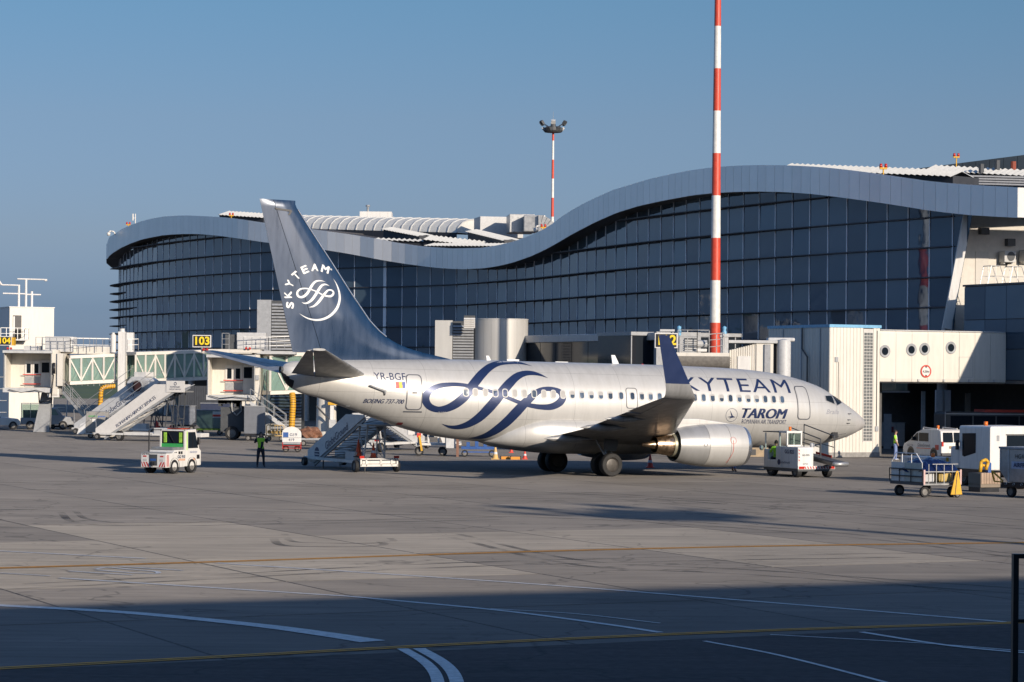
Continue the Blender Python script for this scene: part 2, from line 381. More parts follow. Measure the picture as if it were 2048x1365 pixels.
y1 = [g(-60, 1139), g(0, 1137), g(512, 1122), g(1024, 1105), g(1536, 1093), g(2048, 1086), g(2130, 1085)]
stripe('yellow_line', y1, .15, m_yl, side=.12); stripe('yellow_line', y1, .15, m_yl, side=-.12)
y2 = [g(-60, 1341), g(0, 1338), g(512, 1311), g(1024, 1284), g(1536, 1262), g(2048, 1246), g(2130, 1243)]
stripe('yellow_line', y2, .12, m_yl, side=.10, z=.012); stripe('yellow_line', y2, .12, m_yl, side=-.10, z=.012)
stripe('white_line', [g(118, 1157), g(700, 1194)], .17, m_wl); stripe('white_line', [g(700, 1194), g(990, 1221), g(1200, 1248), g(1320, 1266)], .17, m_wl)
stripe('white_line', [g(980, 1219), g(1150, 1229), g(1320, 1248)], .07, m_wl, z=.014)
stripe('white_line', [g(-20, 1102), g(0, 1103), g(290, 1118)], .17, m_wl); stripe('white_line', [g(0, 1147), g(100, 1153)], .1, m_wl)
stripe('white_line', [g(432, 1127), g(1024, 1166), g(1500, 1203), g(2010, 1245)], .16, m_wl)
stripe('white_curve', [g(-60, 1208), g(0, 1212), g(250, 1226), g(500, 1250), g(640, 1268), g(745, 1284)], [.34, .36, .42, .5, .55], m_wl)
stripe('white_curve', [g(818, 1299), g(858, 1322), g(882, 1345), g(892, 1372), g(893, 1410)], .22, m_wl, side=.17, z=.016)
stripe('white_curve', [g(818, 1299), g(858, 1322), g(882, 1345), g(892, 1372), g(893, 1410)], .2, m_wl, side=-.12, z=.016)
stripe('white_line', [g(1408, 1284), g(1560, 1313), g(1790, 1372), g(1900, 1405)], .10, m_wl, z=.016)
stripe('white_line', [g(1540, 1271), g(1840, 1288), g(2060, 1305)], .08, m_wl, z=.016)
stripe('white_line', [g(1722, 1266), g(1840, 1285), g(1930, 1297), g(2060, 1309)], .15, m_wl, z=.018)
# worn painted number on the apron
for pts in ([(137, 1143), (180, 1146), (265, 1151)], [(240, 1134), (300, 1138), (366, 1142)], [(190, 1139), (215, 1136), (262, 1140), (310, 1144), (312, 1148), (270, 1147), (230, 1144), (192, 1141)]):
    stripe('painted_number', [g(*p) for p in pts], .13, m_wl, z=.010)

m_ty = bpy.data.materials.new('tyre_mark_rubber'); m_ty.use_nodes = True; nt = m_ty.node_tree; b = nt.nodes['Principled BSDF']; b.inputs['Base Color'].default_value = (.03, .028, .026, 1); b.inputs['Roughness'].default_value = .8
tr_ = nt.nodes.new('ShaderNodeBsdfTransparent'); mx = nt.nodes.new('ShaderNodeMixShader'); n_ = nt.nodes.new('ShaderNodeTexNoise'); n_.inputs['Scale'].default_value = .5; r_ = nt.nodes.new('ShaderNodeMapRange'); r_.inputs[1].default_value = .35; r_.inputs[2].default_value = .65; r_.inputs[3].default_value = 1; r_.inputs[4].default_value = .55
g_ = nt.nodes.new('ShaderNodeNewGeometry'); nt.links.new(g_.outputs['Position'], n_.inputs['Vector']); nt.links.new(n_.outputs[0], r_.inputs[0]); nt.links.new(r_.outputs[0], mx.inputs[0]); nt.links.new(b.outputs[0], mx.inputs[1]); nt.links.new(tr_.outputs[0], mx.inputs[2]); nt.links.new(mx.outputs[0], nt.nodes['Material Output'].inputs[0])
for pts in ([(545, 1075), (560, 1090), (620, 1094), (720, 1094), (766, 1090), (760, 1084)], [(120, 1025), (150, 1045), (260, 1052), (600, 1048), (1000, 1040)], [(0, 1020), (300, 1018), (700, 1028), (1200, 1040), (1700, 1075), (2060, 1120)], [(0, 1180), (400, 1160), (900, 1135), (1500, 1120), (2060, 1112)], [(300, 985), (800, 995), (1300, 1000), (1800, 1010), (2060, 1020)], [(0, 965), (500, 972), (1100, 985), (1700, 1030), (2060, 1060)], [(900, 1075), (1150, 1130), (1500, 1150), (2060, 1190)]):
    q = [gnd(*p) for p in pts]; stripe('tyre_mark', q, .26, m_ty, z=.005); stripe('tyre_mark', [p + Vector((.2, 1.5, 0)) for p in q], .22, m_ty, z=.0052)
# ================================================================ TERMINAL BUILDING (wave shaped glass front)
NODES = [[-48.61,308.66],[-48.09,306.53],[-47.42,304.43],[-46.72,302.34],[-45.99,300.27],[-45.23,298.2],[-44.41,296.16],[-43.59,294.12],[-42.71,292.1],[-41.83,290.09],[-41.0,288.05],[-40.04,286.07],[-39.07,284.1],[-38.07,282.14],[-37.04,280.19],[-35.98,278.26],[-34.91,276.34],[-33.8,274.44],[-32.65,272.57],[-31.48,270.7],[-30.3,268.85],[-29.1,267.01],[-27.87,265.18],[-26.55,263.42],[-25.11,261.76],[-23.67,260.09],[-22.22,258.44],[-20.74,256.81],[-19.24,255.2],[-17.68,253.65],[-15.97,252.26],[-14.21,250.95],[-12.74,249.32],[-10.95,248.03],[-9.42,246.45],[-8.04,244.73],[-6.71,242.99],[-5.43,241.2],[-4.35,239.27],[-3.34,237.32],[-2.35,235.36],[-1.45,233.35],[-0.56,231.34],[0.32,229.32],[1.15,227.29],[1.94,225.23],[2.72,223.18],[3.46,221.1],[4.18,219.02],[4.88,216.94],[5.58,214.85],[6.27,212.76],[6.98,210.68],[7.73,208.61],[8.49,206.55],[9.26,204.49],[10.06,202.44],[10.86,200.39],[11.73,198.37],[12.61,196.35],[13.46,194.32],[14.35,192.31],[15.28,190.32],[16.22,188.33],[17.17,186.34],[18.16,184.38],[19.14,182.41],[20.16,180.46],[21.19,178.52],[22.25,176.59],[23.33,174.67],[24.44,172.77],[25.58,170.89],[26.72,169.01],[27.85,167.12],[29.07,165.29]]
HP, Z1 = 2.0, 9.6                      # storey strip height, height of the lowest visible transom
NODES = [Vector((x, y, 0)) for x, y in NODES]
ext = [NODES[-1] + Vector((1.22, -1.83, 0)) * k for k in (1, 2, 3, 4)]
FB = [(213, 518.4), (218.5, 511), (226.7, 505), (241, 496), (261.5, 486.7), (282, 479.5), (302.5, 475), (323, 471.3), (343.6, 469.4), (364, 468.6), (384.6, 468.4), (405, 469.2), (440, 472.4), (478, 477.7), (516, 483.4), (535, 485.9), (600, 494.5), (657, 501.6), (690, 507), (712, 510.8), (744.5, 517.2), (776.7, 523), (809, 528), (841, 532.4), (873.4, 536.2), (905.7, 538.4), (930, 538.8), (964.5, 537.2), (980.6, 535.1), (996.7, 532.4), (1012.8, 528.7), (1029, 524.3), (1045, 518.7), (1061, 513), (1077, 505.8), (1093.4, 497.7), (1109.5, 488.9), (1144, 468.5), (1188, 445.5), (1232, 426), (1275.7, 412.5), (1319.7, 402.8), (1350, 397.2), (1384, 391), (1428, 386.5), (1472, 384.2), (1516, 383.5), (1559.7, 384.4), (1590, 386), (1626, 388.8), (1670, 394), (1713.8, 399.8), (1757.7, 405.8), (1806, 413.2), (1850, 420.5), (1894, 426), (1938, 430.6), (1982, 433.4), (2036, 436), (2100, 438)]
FT = [(213, 488), (216, 475), (229, 468), (241, 459), (261.5, 450), (282, 442.6), (302.5, 437.4), (327, 433.3), (354, 431.7), (374, 431.3), (405, 432.7), (431.7, 434), (464.7, 437), (497.6, 441.6), (519.6, 445), (575, 452.5), (627.8, 459.6), (691, 468), (752, 477.8), (797, 486.5), (842.8, 493), (903, 497.3), (964, 496), (994, 491), (1024, 484), (1054.7, 473.3), (1085, 459.6), (1100, 450.5), (1122, 433.5), (1144, 419.5), (1166, 407.3), (1188, 396.5), (1210, 386.6), (1225, 380), (1300, 357.6), (1336.5, 349.5), (1373, 342), (1409.6, 336.7), (1446, 333.2), (1482.6, 331.3), (1519, 330.5), (1574, 331), (1628.7, 333.6), (1665, 336.9), (1701.8, 341), (1738, 345.7), (1774.8, 350.8), (1811, 356.3), (1848, 361.6), (1902.6, 367.4), (1957, 371), (2012, 374), (2036, 375.5), (2100, 378)]
def proj(p):
    uu = F_PX * p[0] / p[1]; vv = -(p[2] - CAM_H) * F_PX / p[1] + (Y_HOR - 682.5)
    return 1024 + uu * math.cos(ROLL) - vv * math.sin(ROLL), 682.5 + vv * math.cos(ROLL) + uu * math.sin(ROLL)
def zcurve(P, curve):
    u = proj((P.x, P.y, 16))[0]
    v = interp(u, [c[0] for c in curve], [c[1] for c in curve]); u2, _ = proj((P.x, P.y, 16)); return at(u, v, P.y).z
terminal = thing('terminal_building', 'long wave-roofed terminal with curved dark blue glass front behind the airliner', 'terminal building', (0, 220, 0))
TI = Matrix.Translation((0, -220, 0))
def tl(p): return Vector((p[0], p[1] - 220, p[2] if len(p) > 2 else 0))
m_fas = mat('aluminium_fascia', (.90, .885, .855), .45, metal=.45, var=.03, scale=.6, rnd=.035)
m_seal = mat('dark_seal', (.03, .033, .04), .6)
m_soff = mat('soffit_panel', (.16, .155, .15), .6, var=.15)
m_mull = mat('mullion_metal', (.82, .84, .88), .35, metal=.1, var=.05)
m_fin = mat('sunshade_fin', (.055, .06, .075), .55, var=.2)
# glass: tinted blue, mirror like, every pane a little different in tilt and tint
mg = bpy.data.materials.new('curtain_wall_glass'); mg.use_nodes = True
nt = mg.node_tree; b = nt.nodes['Principled BSDF']; L = nt.links.new
b.inputs['Roughness'].default_value = .03; b.inputs['IOR'].default_value = 1.55
oi = nt.nodes.new('ShaderNodeObjectInfo'); cr = nt.nodes.new('ShaderNodeValToRGB')
cr.color_ramp.elements[0].color = (.020, .042, .070, 1); cr.color_ramp.elements[1].color = (.085, .128, .165, 1)
L(oi.outputs['Random'], cr.inputs[0]); L(cr.outputs[0], b.inputs['Base Color'])
b.inputs['Specular IOR Level'].default_value = .8; b.inputs['Specular Tint'].default_value = (.55, .72, 1, 1)
tcn = nt.nodes.new('ShaderNodeTexCoord'); nz = nt.nodes.new('ShaderNodeTexNoise'); nz.inputs['Scale'].default_value = .7; nz.inputs['Detail'].default_value = 2
bp = nt.nodes.new('ShaderNodeBump'); bp.inputs['Strength'].default_value = .25; bp.inputs['Distance'].default_value = .05
gn = nt.nodes.new('ShaderNodeNewGeometry'); L(gn.outputs['Position'], nz.inputs['Vector']); L(nz.outputs[0], bp.inputs['Height']); L(bp.outputs[0], b.inputs['Normal'])
def nrm(a, b_):
    d = (b_ - a).normalized(); n = Vector((d.y, -d.x, 0)); return n
allN = NODES + ext
def node_n(i):
    a = allN[max(0, i - 1)]; c = allN[min(len(allN) - 1, i + 1)]; return nrm(a, c)
OH = 1.6
wrap = [Vector((-49.0, 311.2, 0)), Vector((-48.9, 313.8, 0)), Vector((-47.9, 316.2, 0)), Vector((-46.0, 318.4, 0)), Vector((-43, 320, 0))]
fN = [allN[i] + node_n(i) * OH for i in range(len(allN))]
zb = [zcurve(p, FB) for p in fN]; zt = [zcurve(p, FT) for p in fN]
# finer fascia line: half bays
fl = []
for i in range(len(fN) - 1):
    fl.append((fN[i], zb[i], zt[i])); mpt = (fN[i] + fN[i + 1]) / 2
    fl.append((mpt, zcurve(mpt, FB), zcurve(mpt, FT)))
fl = [f for f in fl if proj((f[0].x, f[0].y, 16))[0] < 2034]
_d = (fl[-1][0] - fl[-2][0]); _k = fl[-1][0].copy()
while proj((_k.x, _k.y, 16))[0] < 2034.5: _k = _k + _d * .02
if (_k - fl[-1][0]).length > .05: fl.append((_k, zcurve(_k, FB), zcurve(_k, FT)))
endp = fl[-1]
wf = []
for k, w in enumerate(wrap):
    prev = allN[0] if k == 0 else wrap[k - 1]; n = nrm(wrap[min(k + 1, len(wrap) - 1)], prev) if k < len(wrap) - 1 else nrm(w, prev)
    wf.append((w + n * OH, zb[0] - .4 * (k + 1), zt[0] - .45 * (k + 1)))
fl = wf[::-1] + fl
def panel(name, a, b_, z0a, z0b, z1a, z1b, m, gap=.012, th=.06, parent=None):
    d = (b_ - a); L_ = d.length; d = d / L_; n = Vector((d.y, -d.x, 0)); a = a + d * gap; b_ = b_ - d * gap
    vs = [tl((a.x, a.y, z0a)), tl((b_.x, b_.y, z0b)), tl((b_.x, b_.y, z1b)), tl((a.x, a.y, z1a))]
    vs2 = [v - n * th for v in vs]
    mb = MB(); mb.add(vs + vs2, [(0, 1, 2, 3), (7, 6, 5, 4), (0, 4, 5, 1), (2, 6, 7, 3), (1, 5, 6, 2), (0, 3, 7, 4)])
    return mb.build(name, m, parent or terminal)
back = MB(); soff = MB(); roofm = MB()
for i in range(len(fl) - 1):
    (a, za, ta), (b_, zb_, tb) = fl[i], fl[i + 1]
    panel('fascia_panel', a, b_, za, zb_, ta, tb, m_fas)
    n = nrm(a, b_); q = -n * .07
    back.add([tl((a.x + q.x, a.y + q.y, za + .03)), tl((b_.x + q.x, b_.y + q.y, zb_ + .03)), tl((b_.x + q.x, b_.y + q.y, tb - .03)), tl((a.x + q.x, a.y + q.y, ta - .03))], [(0, 1, 2, 3)])
back.build('fascia_backing', m_seal, terminal)
# white end return of the fascia, turned to the sun
ep, ez, et = endp; e2 = ep + gx * 16
panel('end_fascia_panel', ep + gx * .02, e2, ez, ez + .1, et, et + .2, mat('white_fascia_end', (.66, .64, .60), .5, var=.04))
# soffit between fascia and glass
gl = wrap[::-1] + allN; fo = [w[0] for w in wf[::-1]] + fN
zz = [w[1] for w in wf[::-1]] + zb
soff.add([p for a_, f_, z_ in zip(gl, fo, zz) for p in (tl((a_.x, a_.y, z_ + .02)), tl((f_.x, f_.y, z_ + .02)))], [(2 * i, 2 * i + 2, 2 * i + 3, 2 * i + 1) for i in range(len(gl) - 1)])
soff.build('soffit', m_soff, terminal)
# curtain wall: panes (300 largest as parts, the far ones joined), mullions, fins
ZG0 = Z1 - 2 * HP                      # foot of the glass
rows = [ZG0 + k * HP for k in range(0, 10)]
nb = len(NODES); paneL = []; rest = MB(); rnd = random.Random(5)
SL0, SL1 = at(1891, 655, 164.6), at(1931, 432, 164.6)
for i in range(nb):
    if i == nb - 1: a, c = NODES[-1], NODES[-1] + Vector((1.22, -1.83, 0)) * .8; za, zc = zb[-5], zb[-5]
    else: a, c = NODES[i], NODES[i + 1]; za, zc = zb[i], zb[i + 1]
    n = nrm(a, c); d = (c - a).normalized(); W = (c - a).length
    for k, z0 in enumerate(rows):
        z1 = z0 + HP; g_ = .018
        if z0 >= max(za, zc) - .15: break
        t0, t1 = min(z1 - g_, za + .02), min(z1 - g_, zc + .02)
        if t0 < z0 + .1: t0 = z0 + .1
        if t1 < z0 + .1: t1 = z0 + .1
        lo, hi = g_ / W, 1 - g_ / W; f0 = f1 = hi
        if i == nb - 1:
            s0 = max(.03, min(1, (z0 - SL0.z) / (SL1.z - SL0.z))); s1 = max(.03, min(1, (z1 - SL0.z) / (SL1.z - SL0.z))); f0, f1 = s0, s1
        A, B_ = a.lerp(c, lo), a.lerp(c, f0); C_, D_ = a.lerp(c, f1), a.lerp(c, lo)
        pts = [Vector((A.x, A.y, z0 + g_)), Vector((B_.x, B_.y, z0 + g_)), Vector((C_.x, C_.y, t1)), Vector((D_.x, D_.y, t0))]
        tilt = rnd.gauss(0, .004), rnd.gauss(0, .012); ctr = sum(pts, Vector()) / 4
        pts = [p + n * ((p - ctr).dot(d) * tilt[0] + (p.z - ctr.z) * tilt[1]) for p in pts]
        paneL.append((ctr.y, pts, n))
paneL.sort(key=lambda q: q[0])
m_glass = mg
for k, (yy, pts, n) in enumerate(paneL):
    vs = [tl(p) for p in pts]; vb = [v - n * .03 for v in vs]
    fs = [(0, 1, 2, 3), (7, 6, 5, 4), (0, 4, 5, 1), (2, 6, 7, 3), (1, 5, 6, 2), (0, 3, 7, 4)]
    if k < 298: MB().add(vs + vb, fs).build('window_pane', m_glass, terminal)
    else: rest.add(vs, [(0, 1, 2, 3)])
o = rest.build('far_window_panes', m_glass, terminal); o['kind'] = 'stuff'
print('panes', len(paneL))
core = MB()
core.add([tl((p.x - n_.x * .25, p.y - n_.y * .25, z)) for p, n_, zt_ in [(allN[i], node_n(i), zb[i]) for i in range(nb)] for z in (ZG0 - .6, zt_ + .1)], [(2 * i, 2 * i + 2, 2 * i + 3, 2 * i + 1) for i in range(nb - 1)])
core.build('inner_wall', m_seal, terminal)
for i in range(nb):
    n = node_n(i); p = NODES[i] + n * .02; top = zb[i] + .05
    wdt = .075
    if abs(proj((p.x, p.y, 12))[0] - 768.6) < 6: wdt = .40
    d = Vector((-n.y, n.x, 0));     mb = MB(); mb.box(tl((p.x, p.y, (ZG0 - .3 + top) / 2)), (wdt, .07, top - ZG0 + .3), rz=math.atan2(d.y, d.x)); mb.build('mullion', m_mull, terminal)
for k, z0 in enumerate(rows):
    mb = MB(); seg = []
    for i in range(nb):
        if zb[i] > z0 + .15:
            seg.append(i)
        elif seg: break_ = True
    # fin blades, deeper towards the left end of the building
    runs = []; cur = []
    for i in range(nb):
        if zb[i] > z0 + .1: cur.append(i)
        else:
            if len(cur) > 1: runs.append(cur)
            cur = []
    if len(cur) > 1: runs.append(cur)
    for run in runs:
        vs = []
        for i in run:
            n = node_n(i); u = proj((NODES[i].x, NODES[i].y, z0))[0]
            dep = interp(u, [236, 330, 560, 700, 860, 1000, 1400, 1600, 1700], [1.15, .75, .45, .2, .35, .8, .75, .5, .2])
            p, q = NODES[i] - n * .02, NODES[i] + n * dep
            vs += [tl((p.x, p.y, z0 - .07)), tl((q.x, q.y, z0 - .03)), tl((q.x, q.y, z0 + .03)), tl((p.x, p.y, z0 + .07))]
        fs = []
        for j in range(len(run) - 1):
            for e in range(4): fs.append((4 * j + e, 4 * j + (e + 1) % 4, 4 * j + 4 + (e + 1) % 4, 4 * j + 4 + e))
        fs += [(0, 1, 2, 3), tuple(4 * (len(run) - 1) + e for e in (3, 2, 1, 0))]
        MB().add(vs, fs).build('sunshade_fin', m_fin, terminal)
# extra half-height fins wrapping the left end
for k in range(0, 8):
    z0 = rows[0] + 1.0 + k * HP if k < 5 else None
    if z0 is None: break
    vs = []; chain_ = wrap[2::-1] + NODES[:4 if k % 2 == 0 else 7]
    for j, p in enumerate(chain_):
        nn = nrm(chain_[max(0, j - 1)], chain_[min(len(chain_) - 1, j + 1)]); dep = 1.2 * (1 - (j / (len(chain_) - 1)) ** 3)
        q = p + nn * (dep + .02); p2 = p - nn * .02
        vs += [tl((p2.x, p2.y, z0 - .06)), tl((q.x, q.y, z0 - .03)), tl((q.x, q.y, z0 + .03)), tl((p2.x, p2.y, z0 + .06))]
    fs = [(4 * j + e, 4 * j + (e + 1) % 4, 4 * j + 4 + (e + 1) % 4, 4 * j + 4 + e) for j in range(len(chain_) - 1) for e in range(4)]
    MB().add(vs, fs + [(0, 1, 2, 3)]).build('sunshade_fin', m_fin, terminal)
for z0 in rows[:6]:
    vs = []; chain_ = wrap[3::-1] + NODES[:1]
    for j, p in enumerate(chain_):
        nn = nrm(chain_[max(0, j - 1)], chain_[min(len(chain_) - 1, j + 1)]); q = p + nn * 1.15
        vs += [tl((p.x, p.y, z0 - .07)), tl((q.x, q.y, z0 - .03)), tl((q.x, q.y, z0 + .03)), tl((p.x, p.y, z0 + .07))]
    MB().add(vs, [(4 * j + e, 4 * j + (e + 1) % 4, 4 * j + 4 + (e + 1) % 4, 4 * j + 4 + e) for j in range(len(chain_) - 1) for e in range(4)]).build('sunshade_fin', m_fin, terminal)
# glass round the hidden left end
mb = MB(); ch = wrap[::-1] + NODES[:1]
mb.add([tl((p.x, p.y, z)) for p in ch for z in (ZG0, zb[0] - .6)], [(2 * i, 2 * i + 2, 2 * i + 3, 2 * i + 1) for i in range(len(ch) - 1)]); mb.build('end_glazing', m_glass, terminal)
# floor slab edge, set-back ground floor, roof deck
mb = MB(); mb.add([tl((p.x + node_n(i).x * .2, p.y + node_n(i).y * .2, z)) for i, p in enumerate(allN[:nb + 1]) for z in (ZG0 - .9, ZG0)] , [(2 * i, 2 * i + 2, 2 * i + 3, 2 * i + 1) for i in range(nb)]); mb.build('floor_slab_edge', lgrey, terminal)
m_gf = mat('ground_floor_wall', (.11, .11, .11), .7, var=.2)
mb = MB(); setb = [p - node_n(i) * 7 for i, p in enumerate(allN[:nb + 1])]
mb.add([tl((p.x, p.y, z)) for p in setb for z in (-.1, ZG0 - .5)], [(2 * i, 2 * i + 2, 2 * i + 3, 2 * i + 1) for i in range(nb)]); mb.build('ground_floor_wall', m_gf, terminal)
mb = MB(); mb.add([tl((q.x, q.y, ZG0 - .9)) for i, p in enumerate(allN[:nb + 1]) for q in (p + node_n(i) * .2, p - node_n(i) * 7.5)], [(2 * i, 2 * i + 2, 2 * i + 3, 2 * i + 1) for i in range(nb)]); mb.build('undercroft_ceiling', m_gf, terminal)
for i in range(2, nb, 4):
    p = allN[i] - node_n(i) * 1.2; MB().tube(tl((p.x, p.y, -.1)), tl((p.x, p.y, ZG0 - .8)), .35, n=12).build('column', lgrey, terminal, smooth=True, autos=40)
rz = [min(t - .5, 30) for t in zt]
mb = MB(); vs = []
for i, p in enumerate(fN[:-1]):
    n = node_n(i); q = p - n * 38; vs += [tl((p.x - n.x * .2, p.y - n.y * .2, rz[i])), tl((q.x + 6, q.y + 14, rz[i] - .6))]
mb.add(vs, [(2 * i, 2 * i + 2, 2 * i + 3, 2 * i + 1) for i in range(len(fN) - 2)]); mb.build('roof_deck', mat('roof_membrane', (.07, .07, .075), .8, var=.15), terminal)
# white side wall at the right end with the leaning white column
ax = gx; W0 = Vector((SL0.x, SL0.y + .5, 0))
def onw(s, z, off=0): p = W0 + gx * s - gy * off; return tl((p.x, p.y, z))
m_wall = mat('white_render', (.62, .585, .52), .8, var=.06, dirt=.2, dirtcol=(.4, .37, .32))
mb = MB(); zt_w = 15.9
prof = [(0, SL0.z - .3), (16, SL0.z - .3), (16, zt_w), (1.75, zt_w)]
mb.add([onw(s, z) for s, z in prof] + [onw(s, z, -.4) for s, z in prof], [(0, 1, 2, 3), (7, 6, 5, 4), (0, 3, 7, 4), (0, 4, 5, 1), (3, 2, 6, 7), (1, 5, 6, 2)]); mb.build('side_wall', m_wall, terminal)
mb = MB(); mb.bar(tl(SL0 + Vector((0, -.2, -.1))), tl(SL1 + Vector((.15, -.2, .4))), .55, .42); mb.build('leaning_column', white, terminal)
def sat(u, v):   # point on the side wall seen at a pixel
    a, b_ = ray(u, v); nn = -gy; t = (W0).dot(nn) / (Vector((a, 1, 0)).dot(nn)); p = Vector((a * t, t, CAM_H + b_ * t)); return (p - W0).dot(gx), p.z
def wallbox(name, u0, v0, u1, v1, dep, m, off=0):
    s0, z1_ = sat(u0, v0); s1, z0_ = sat(u1, v1); mb = MB()
    mb.add([onw(s, z, off + e) for e in (0, dep) for s, z in ((s0, z0_), (s1, z0_), (s1, z1_), (s0, z1_))], [(4, 5, 6, 7), (0, 4, 7, 3), (1, 2, 6, 5), (3, 7, 6, 2), (0, 1, 5, 4)]); return mb.build(name, m, terminal)
wallbox('wall_door', 1950, 503, 1975, 571, .05, mat('wall_door_paint', (.56, .53, .48), .7, var=.04))
for (u0, v0, u1, v1) in ((1956, 456, 1972, 470), (2009, 478, 2024, 493)): wallbox('wall_lamp', u0, v0, u1, v1, .35, dgrey)
for (u0, v0, u1, v1) in ((1995, 503, 2017, 526), (2035, 501, 2056, 525)):
    t_ = thing('air_conditioner', 'air conditioning unit on the white side wall, ' + ('fan in full view' if u0 < 2000 else 'at the right frame edge'), 'air conditioner', (0, 0, 0), group='air conditioners on the side wall')
    s0, z1_ = sat(u0, v0); s1, z0_ = sat(u1, v1); c = W0 + gx * ((s0 + s1) / 2) - gy * .45; t_.location = (c.x, c.y, z0_); t_.rotation_euler = (0, 0, GA)
    w_, h_ = s1 - s0, z1_ - z0_
    MB().b2(-w_ / 2, w_ / 2, -.3, .3, 0, h_).build('casing', lgrey, t_, bevel=.03)
    MB().lathe([(0, 0.01), (0, h_ * .40), (-.02, h_ * .42)], c=(w_ * .06, -.31, h_ * .52), axis='y', n=20).build('fan_guard', dgrey, t_)
    MB().b2(-w_ * .4, -w_ * .3, -.1, .45, -.12, 0).b2(w_ * .3, w_ * .4, -.1, .45, -.12, 0).build('bracket', galv, t_)
# ---- roof top equipment (parts of the building)
def corr(name, p0, p1, width, h, m=None, tilt=.35, parent=None, pitch=.55):
    """corrugated white roof strip running p0 -> p1 with a dark glazed side facing the camera"""
    p0, p1 = Vector(p0), Vector(p1); d = p1 - p0; Ln = d.length; x = d / Ln; y = Vector((0, 0, 1)).cross(x).normalized()
    if y.y < 0: y = -y
    n = max(4, int(Ln / pitch)); mb = MB(); vs = []; fs = []
    for i in range(n * 2 + 1):
        p = p0 + d * (i / (n * 2)); hh = .16 if i % 2 else 0
        vs += [p - y * (.25 + hh * 1.2) + Vector((0, 0, h - .10 + hh * .5)), p + y * (width * .35) + Vector((0, 0, h + tilt + hh)), p + y * width + Vector((0, 0, h + hh - .2))]
    for i in range(n * 2): fs += [(3 * i, 3 * i + 3, 3 * i + 4, 3 * i + 1), (3 * i + 1, 3 * i + 4, 3 * i + 5, 3 * i + 2)]
    mb.add([tl(v) for v in vs], fs); o = mb.build(name, m or m_rooft, terminal)
    s = MB(); s.add([tl(p0 + Vector((0, 0, -.9))), tl(p1 + Vector((0, 0, -.9))), tl(p1 + Vector((0, 0, h))), tl(p0 + Vector((0, 0, h)))], [(0, 1, 2, 3)])
    e = p1; s.add([tl(e + Vector((0, 0, -.9))), tl(e + y * width + Vector((0, 0, -.9))), tl(e + y * width + Vector((0, 0, h))), tl(e + Vector((0, 0, h)))], [(0, 1, 2, 3)]); s.build('rooflight_side', m_seal, terminal)
    return o
m_rooft = mat('white_roof_sheet', (.66, .65, .60), .55, var=.05, dirt=.2, dirtcol=(.4, .38, .34))
corr('roof_sheet', at(1560, 363, 196), at(1905, 379, 183), 3.0, 1.0)
corr('roof_sheet', at(1850, 368, 204), at(2085, 382, 196), 3.0, 1.15)
corr('roof_sheet', at(766, 468, 262), at(838, 482, 256), 2.4, .55, tilt=.08)
corr('roof_sheet', at(935, 473, 256), at(1008, 491, 248), 2.4, .55, tilt=.08)
corr('roof_sheet', at(745, 484, 256), at(860, 488, 254), 2.5, .25, tilt=.1)
corr('roof_sheet', at(846, 487, 254), at(960, 500, 250), 3.0, .45)
corr('roof_sheet', at(850, 497, 252), at(1040, 498, 242), 3.0, .3, tilt=.15)
corr('roof_sheet', at(438, 443, 286), at(526, 449, 282), 4.0, .8)
mb = MB()
for k in range(4): mb.bar(tl(at(1925, 352 + k * 5, 190)), tl(at(2085, 356 + k * 5, 186)), .12)
mb.build('roof_rail', white, terminal)
# barrel vault
p0, p1 = at(560, 452, 287), at(950, 472, 268); p0.z -= .35; p1.z = p0.z - 1.5; d = (p1 - p0); Ln = d.length; x = d / Ln; y = Vector((-x.y, x.x, 0)).normalized(); nr = 22; Rv = 3.0
rib = MB()
for k in range(nr):
    a_, b_ = p0 + x * (Ln * k / nr + .05), p0 + x * (Ln * (k + 1) / nr - .05); vs = []
    for q in (a_, b_):
        for j in range(9): t = math.pi * (j / 8); vs.append(tl(q + y * (-math.cos(t) * Rv) + Vector((0, 0, math.sin(t) * 1.55))))
    MB().add(vs, [(j, j + 1, j + 10, j + 9) for j in range(8)]).build('vault_panel', m_rooft, terminal, smooth=True)
for k in range(nr + 1):
    q = p0 + x * (Ln * k / nr); pts = [tl(q + y * (-math.cos(t) * (Rv + .02)) + Vector((0, 0, math.sin(t) * 1.6))) for t in [math.pi * j / 8 for j in range(9)]]
    for a_, b_ in zip(pts[:-1], pts[1:]): rib.bar(a_, b_, .14, .12)
rib.build('vault_ribs', lgrey, terminal)
mb = MB(); q0, q1 = p0 - y * Rv, p1 - y * Rv
mb.add([tl(q0 + Vector((0, 0, -2))), tl(q1 + Vector((0, 0, -2))), tl(q1), tl(q0)], [(0, 1, 2, 3)]); mb.build('vault_upstand', m_seal, terminal)
mb = MB(); e0, e1 = p1 - y * Rv, p1 + y * Rv; mb.add([tl(p1 + y * (-math.cos(math.pi * j / 8) * Rv) + Vector((0, 0, math.sin(math.pi * j / 8) * 1.55))) for j in range(9)], [tuple(range(9))]); mb.build('vault_end', m_rooft, terminal)
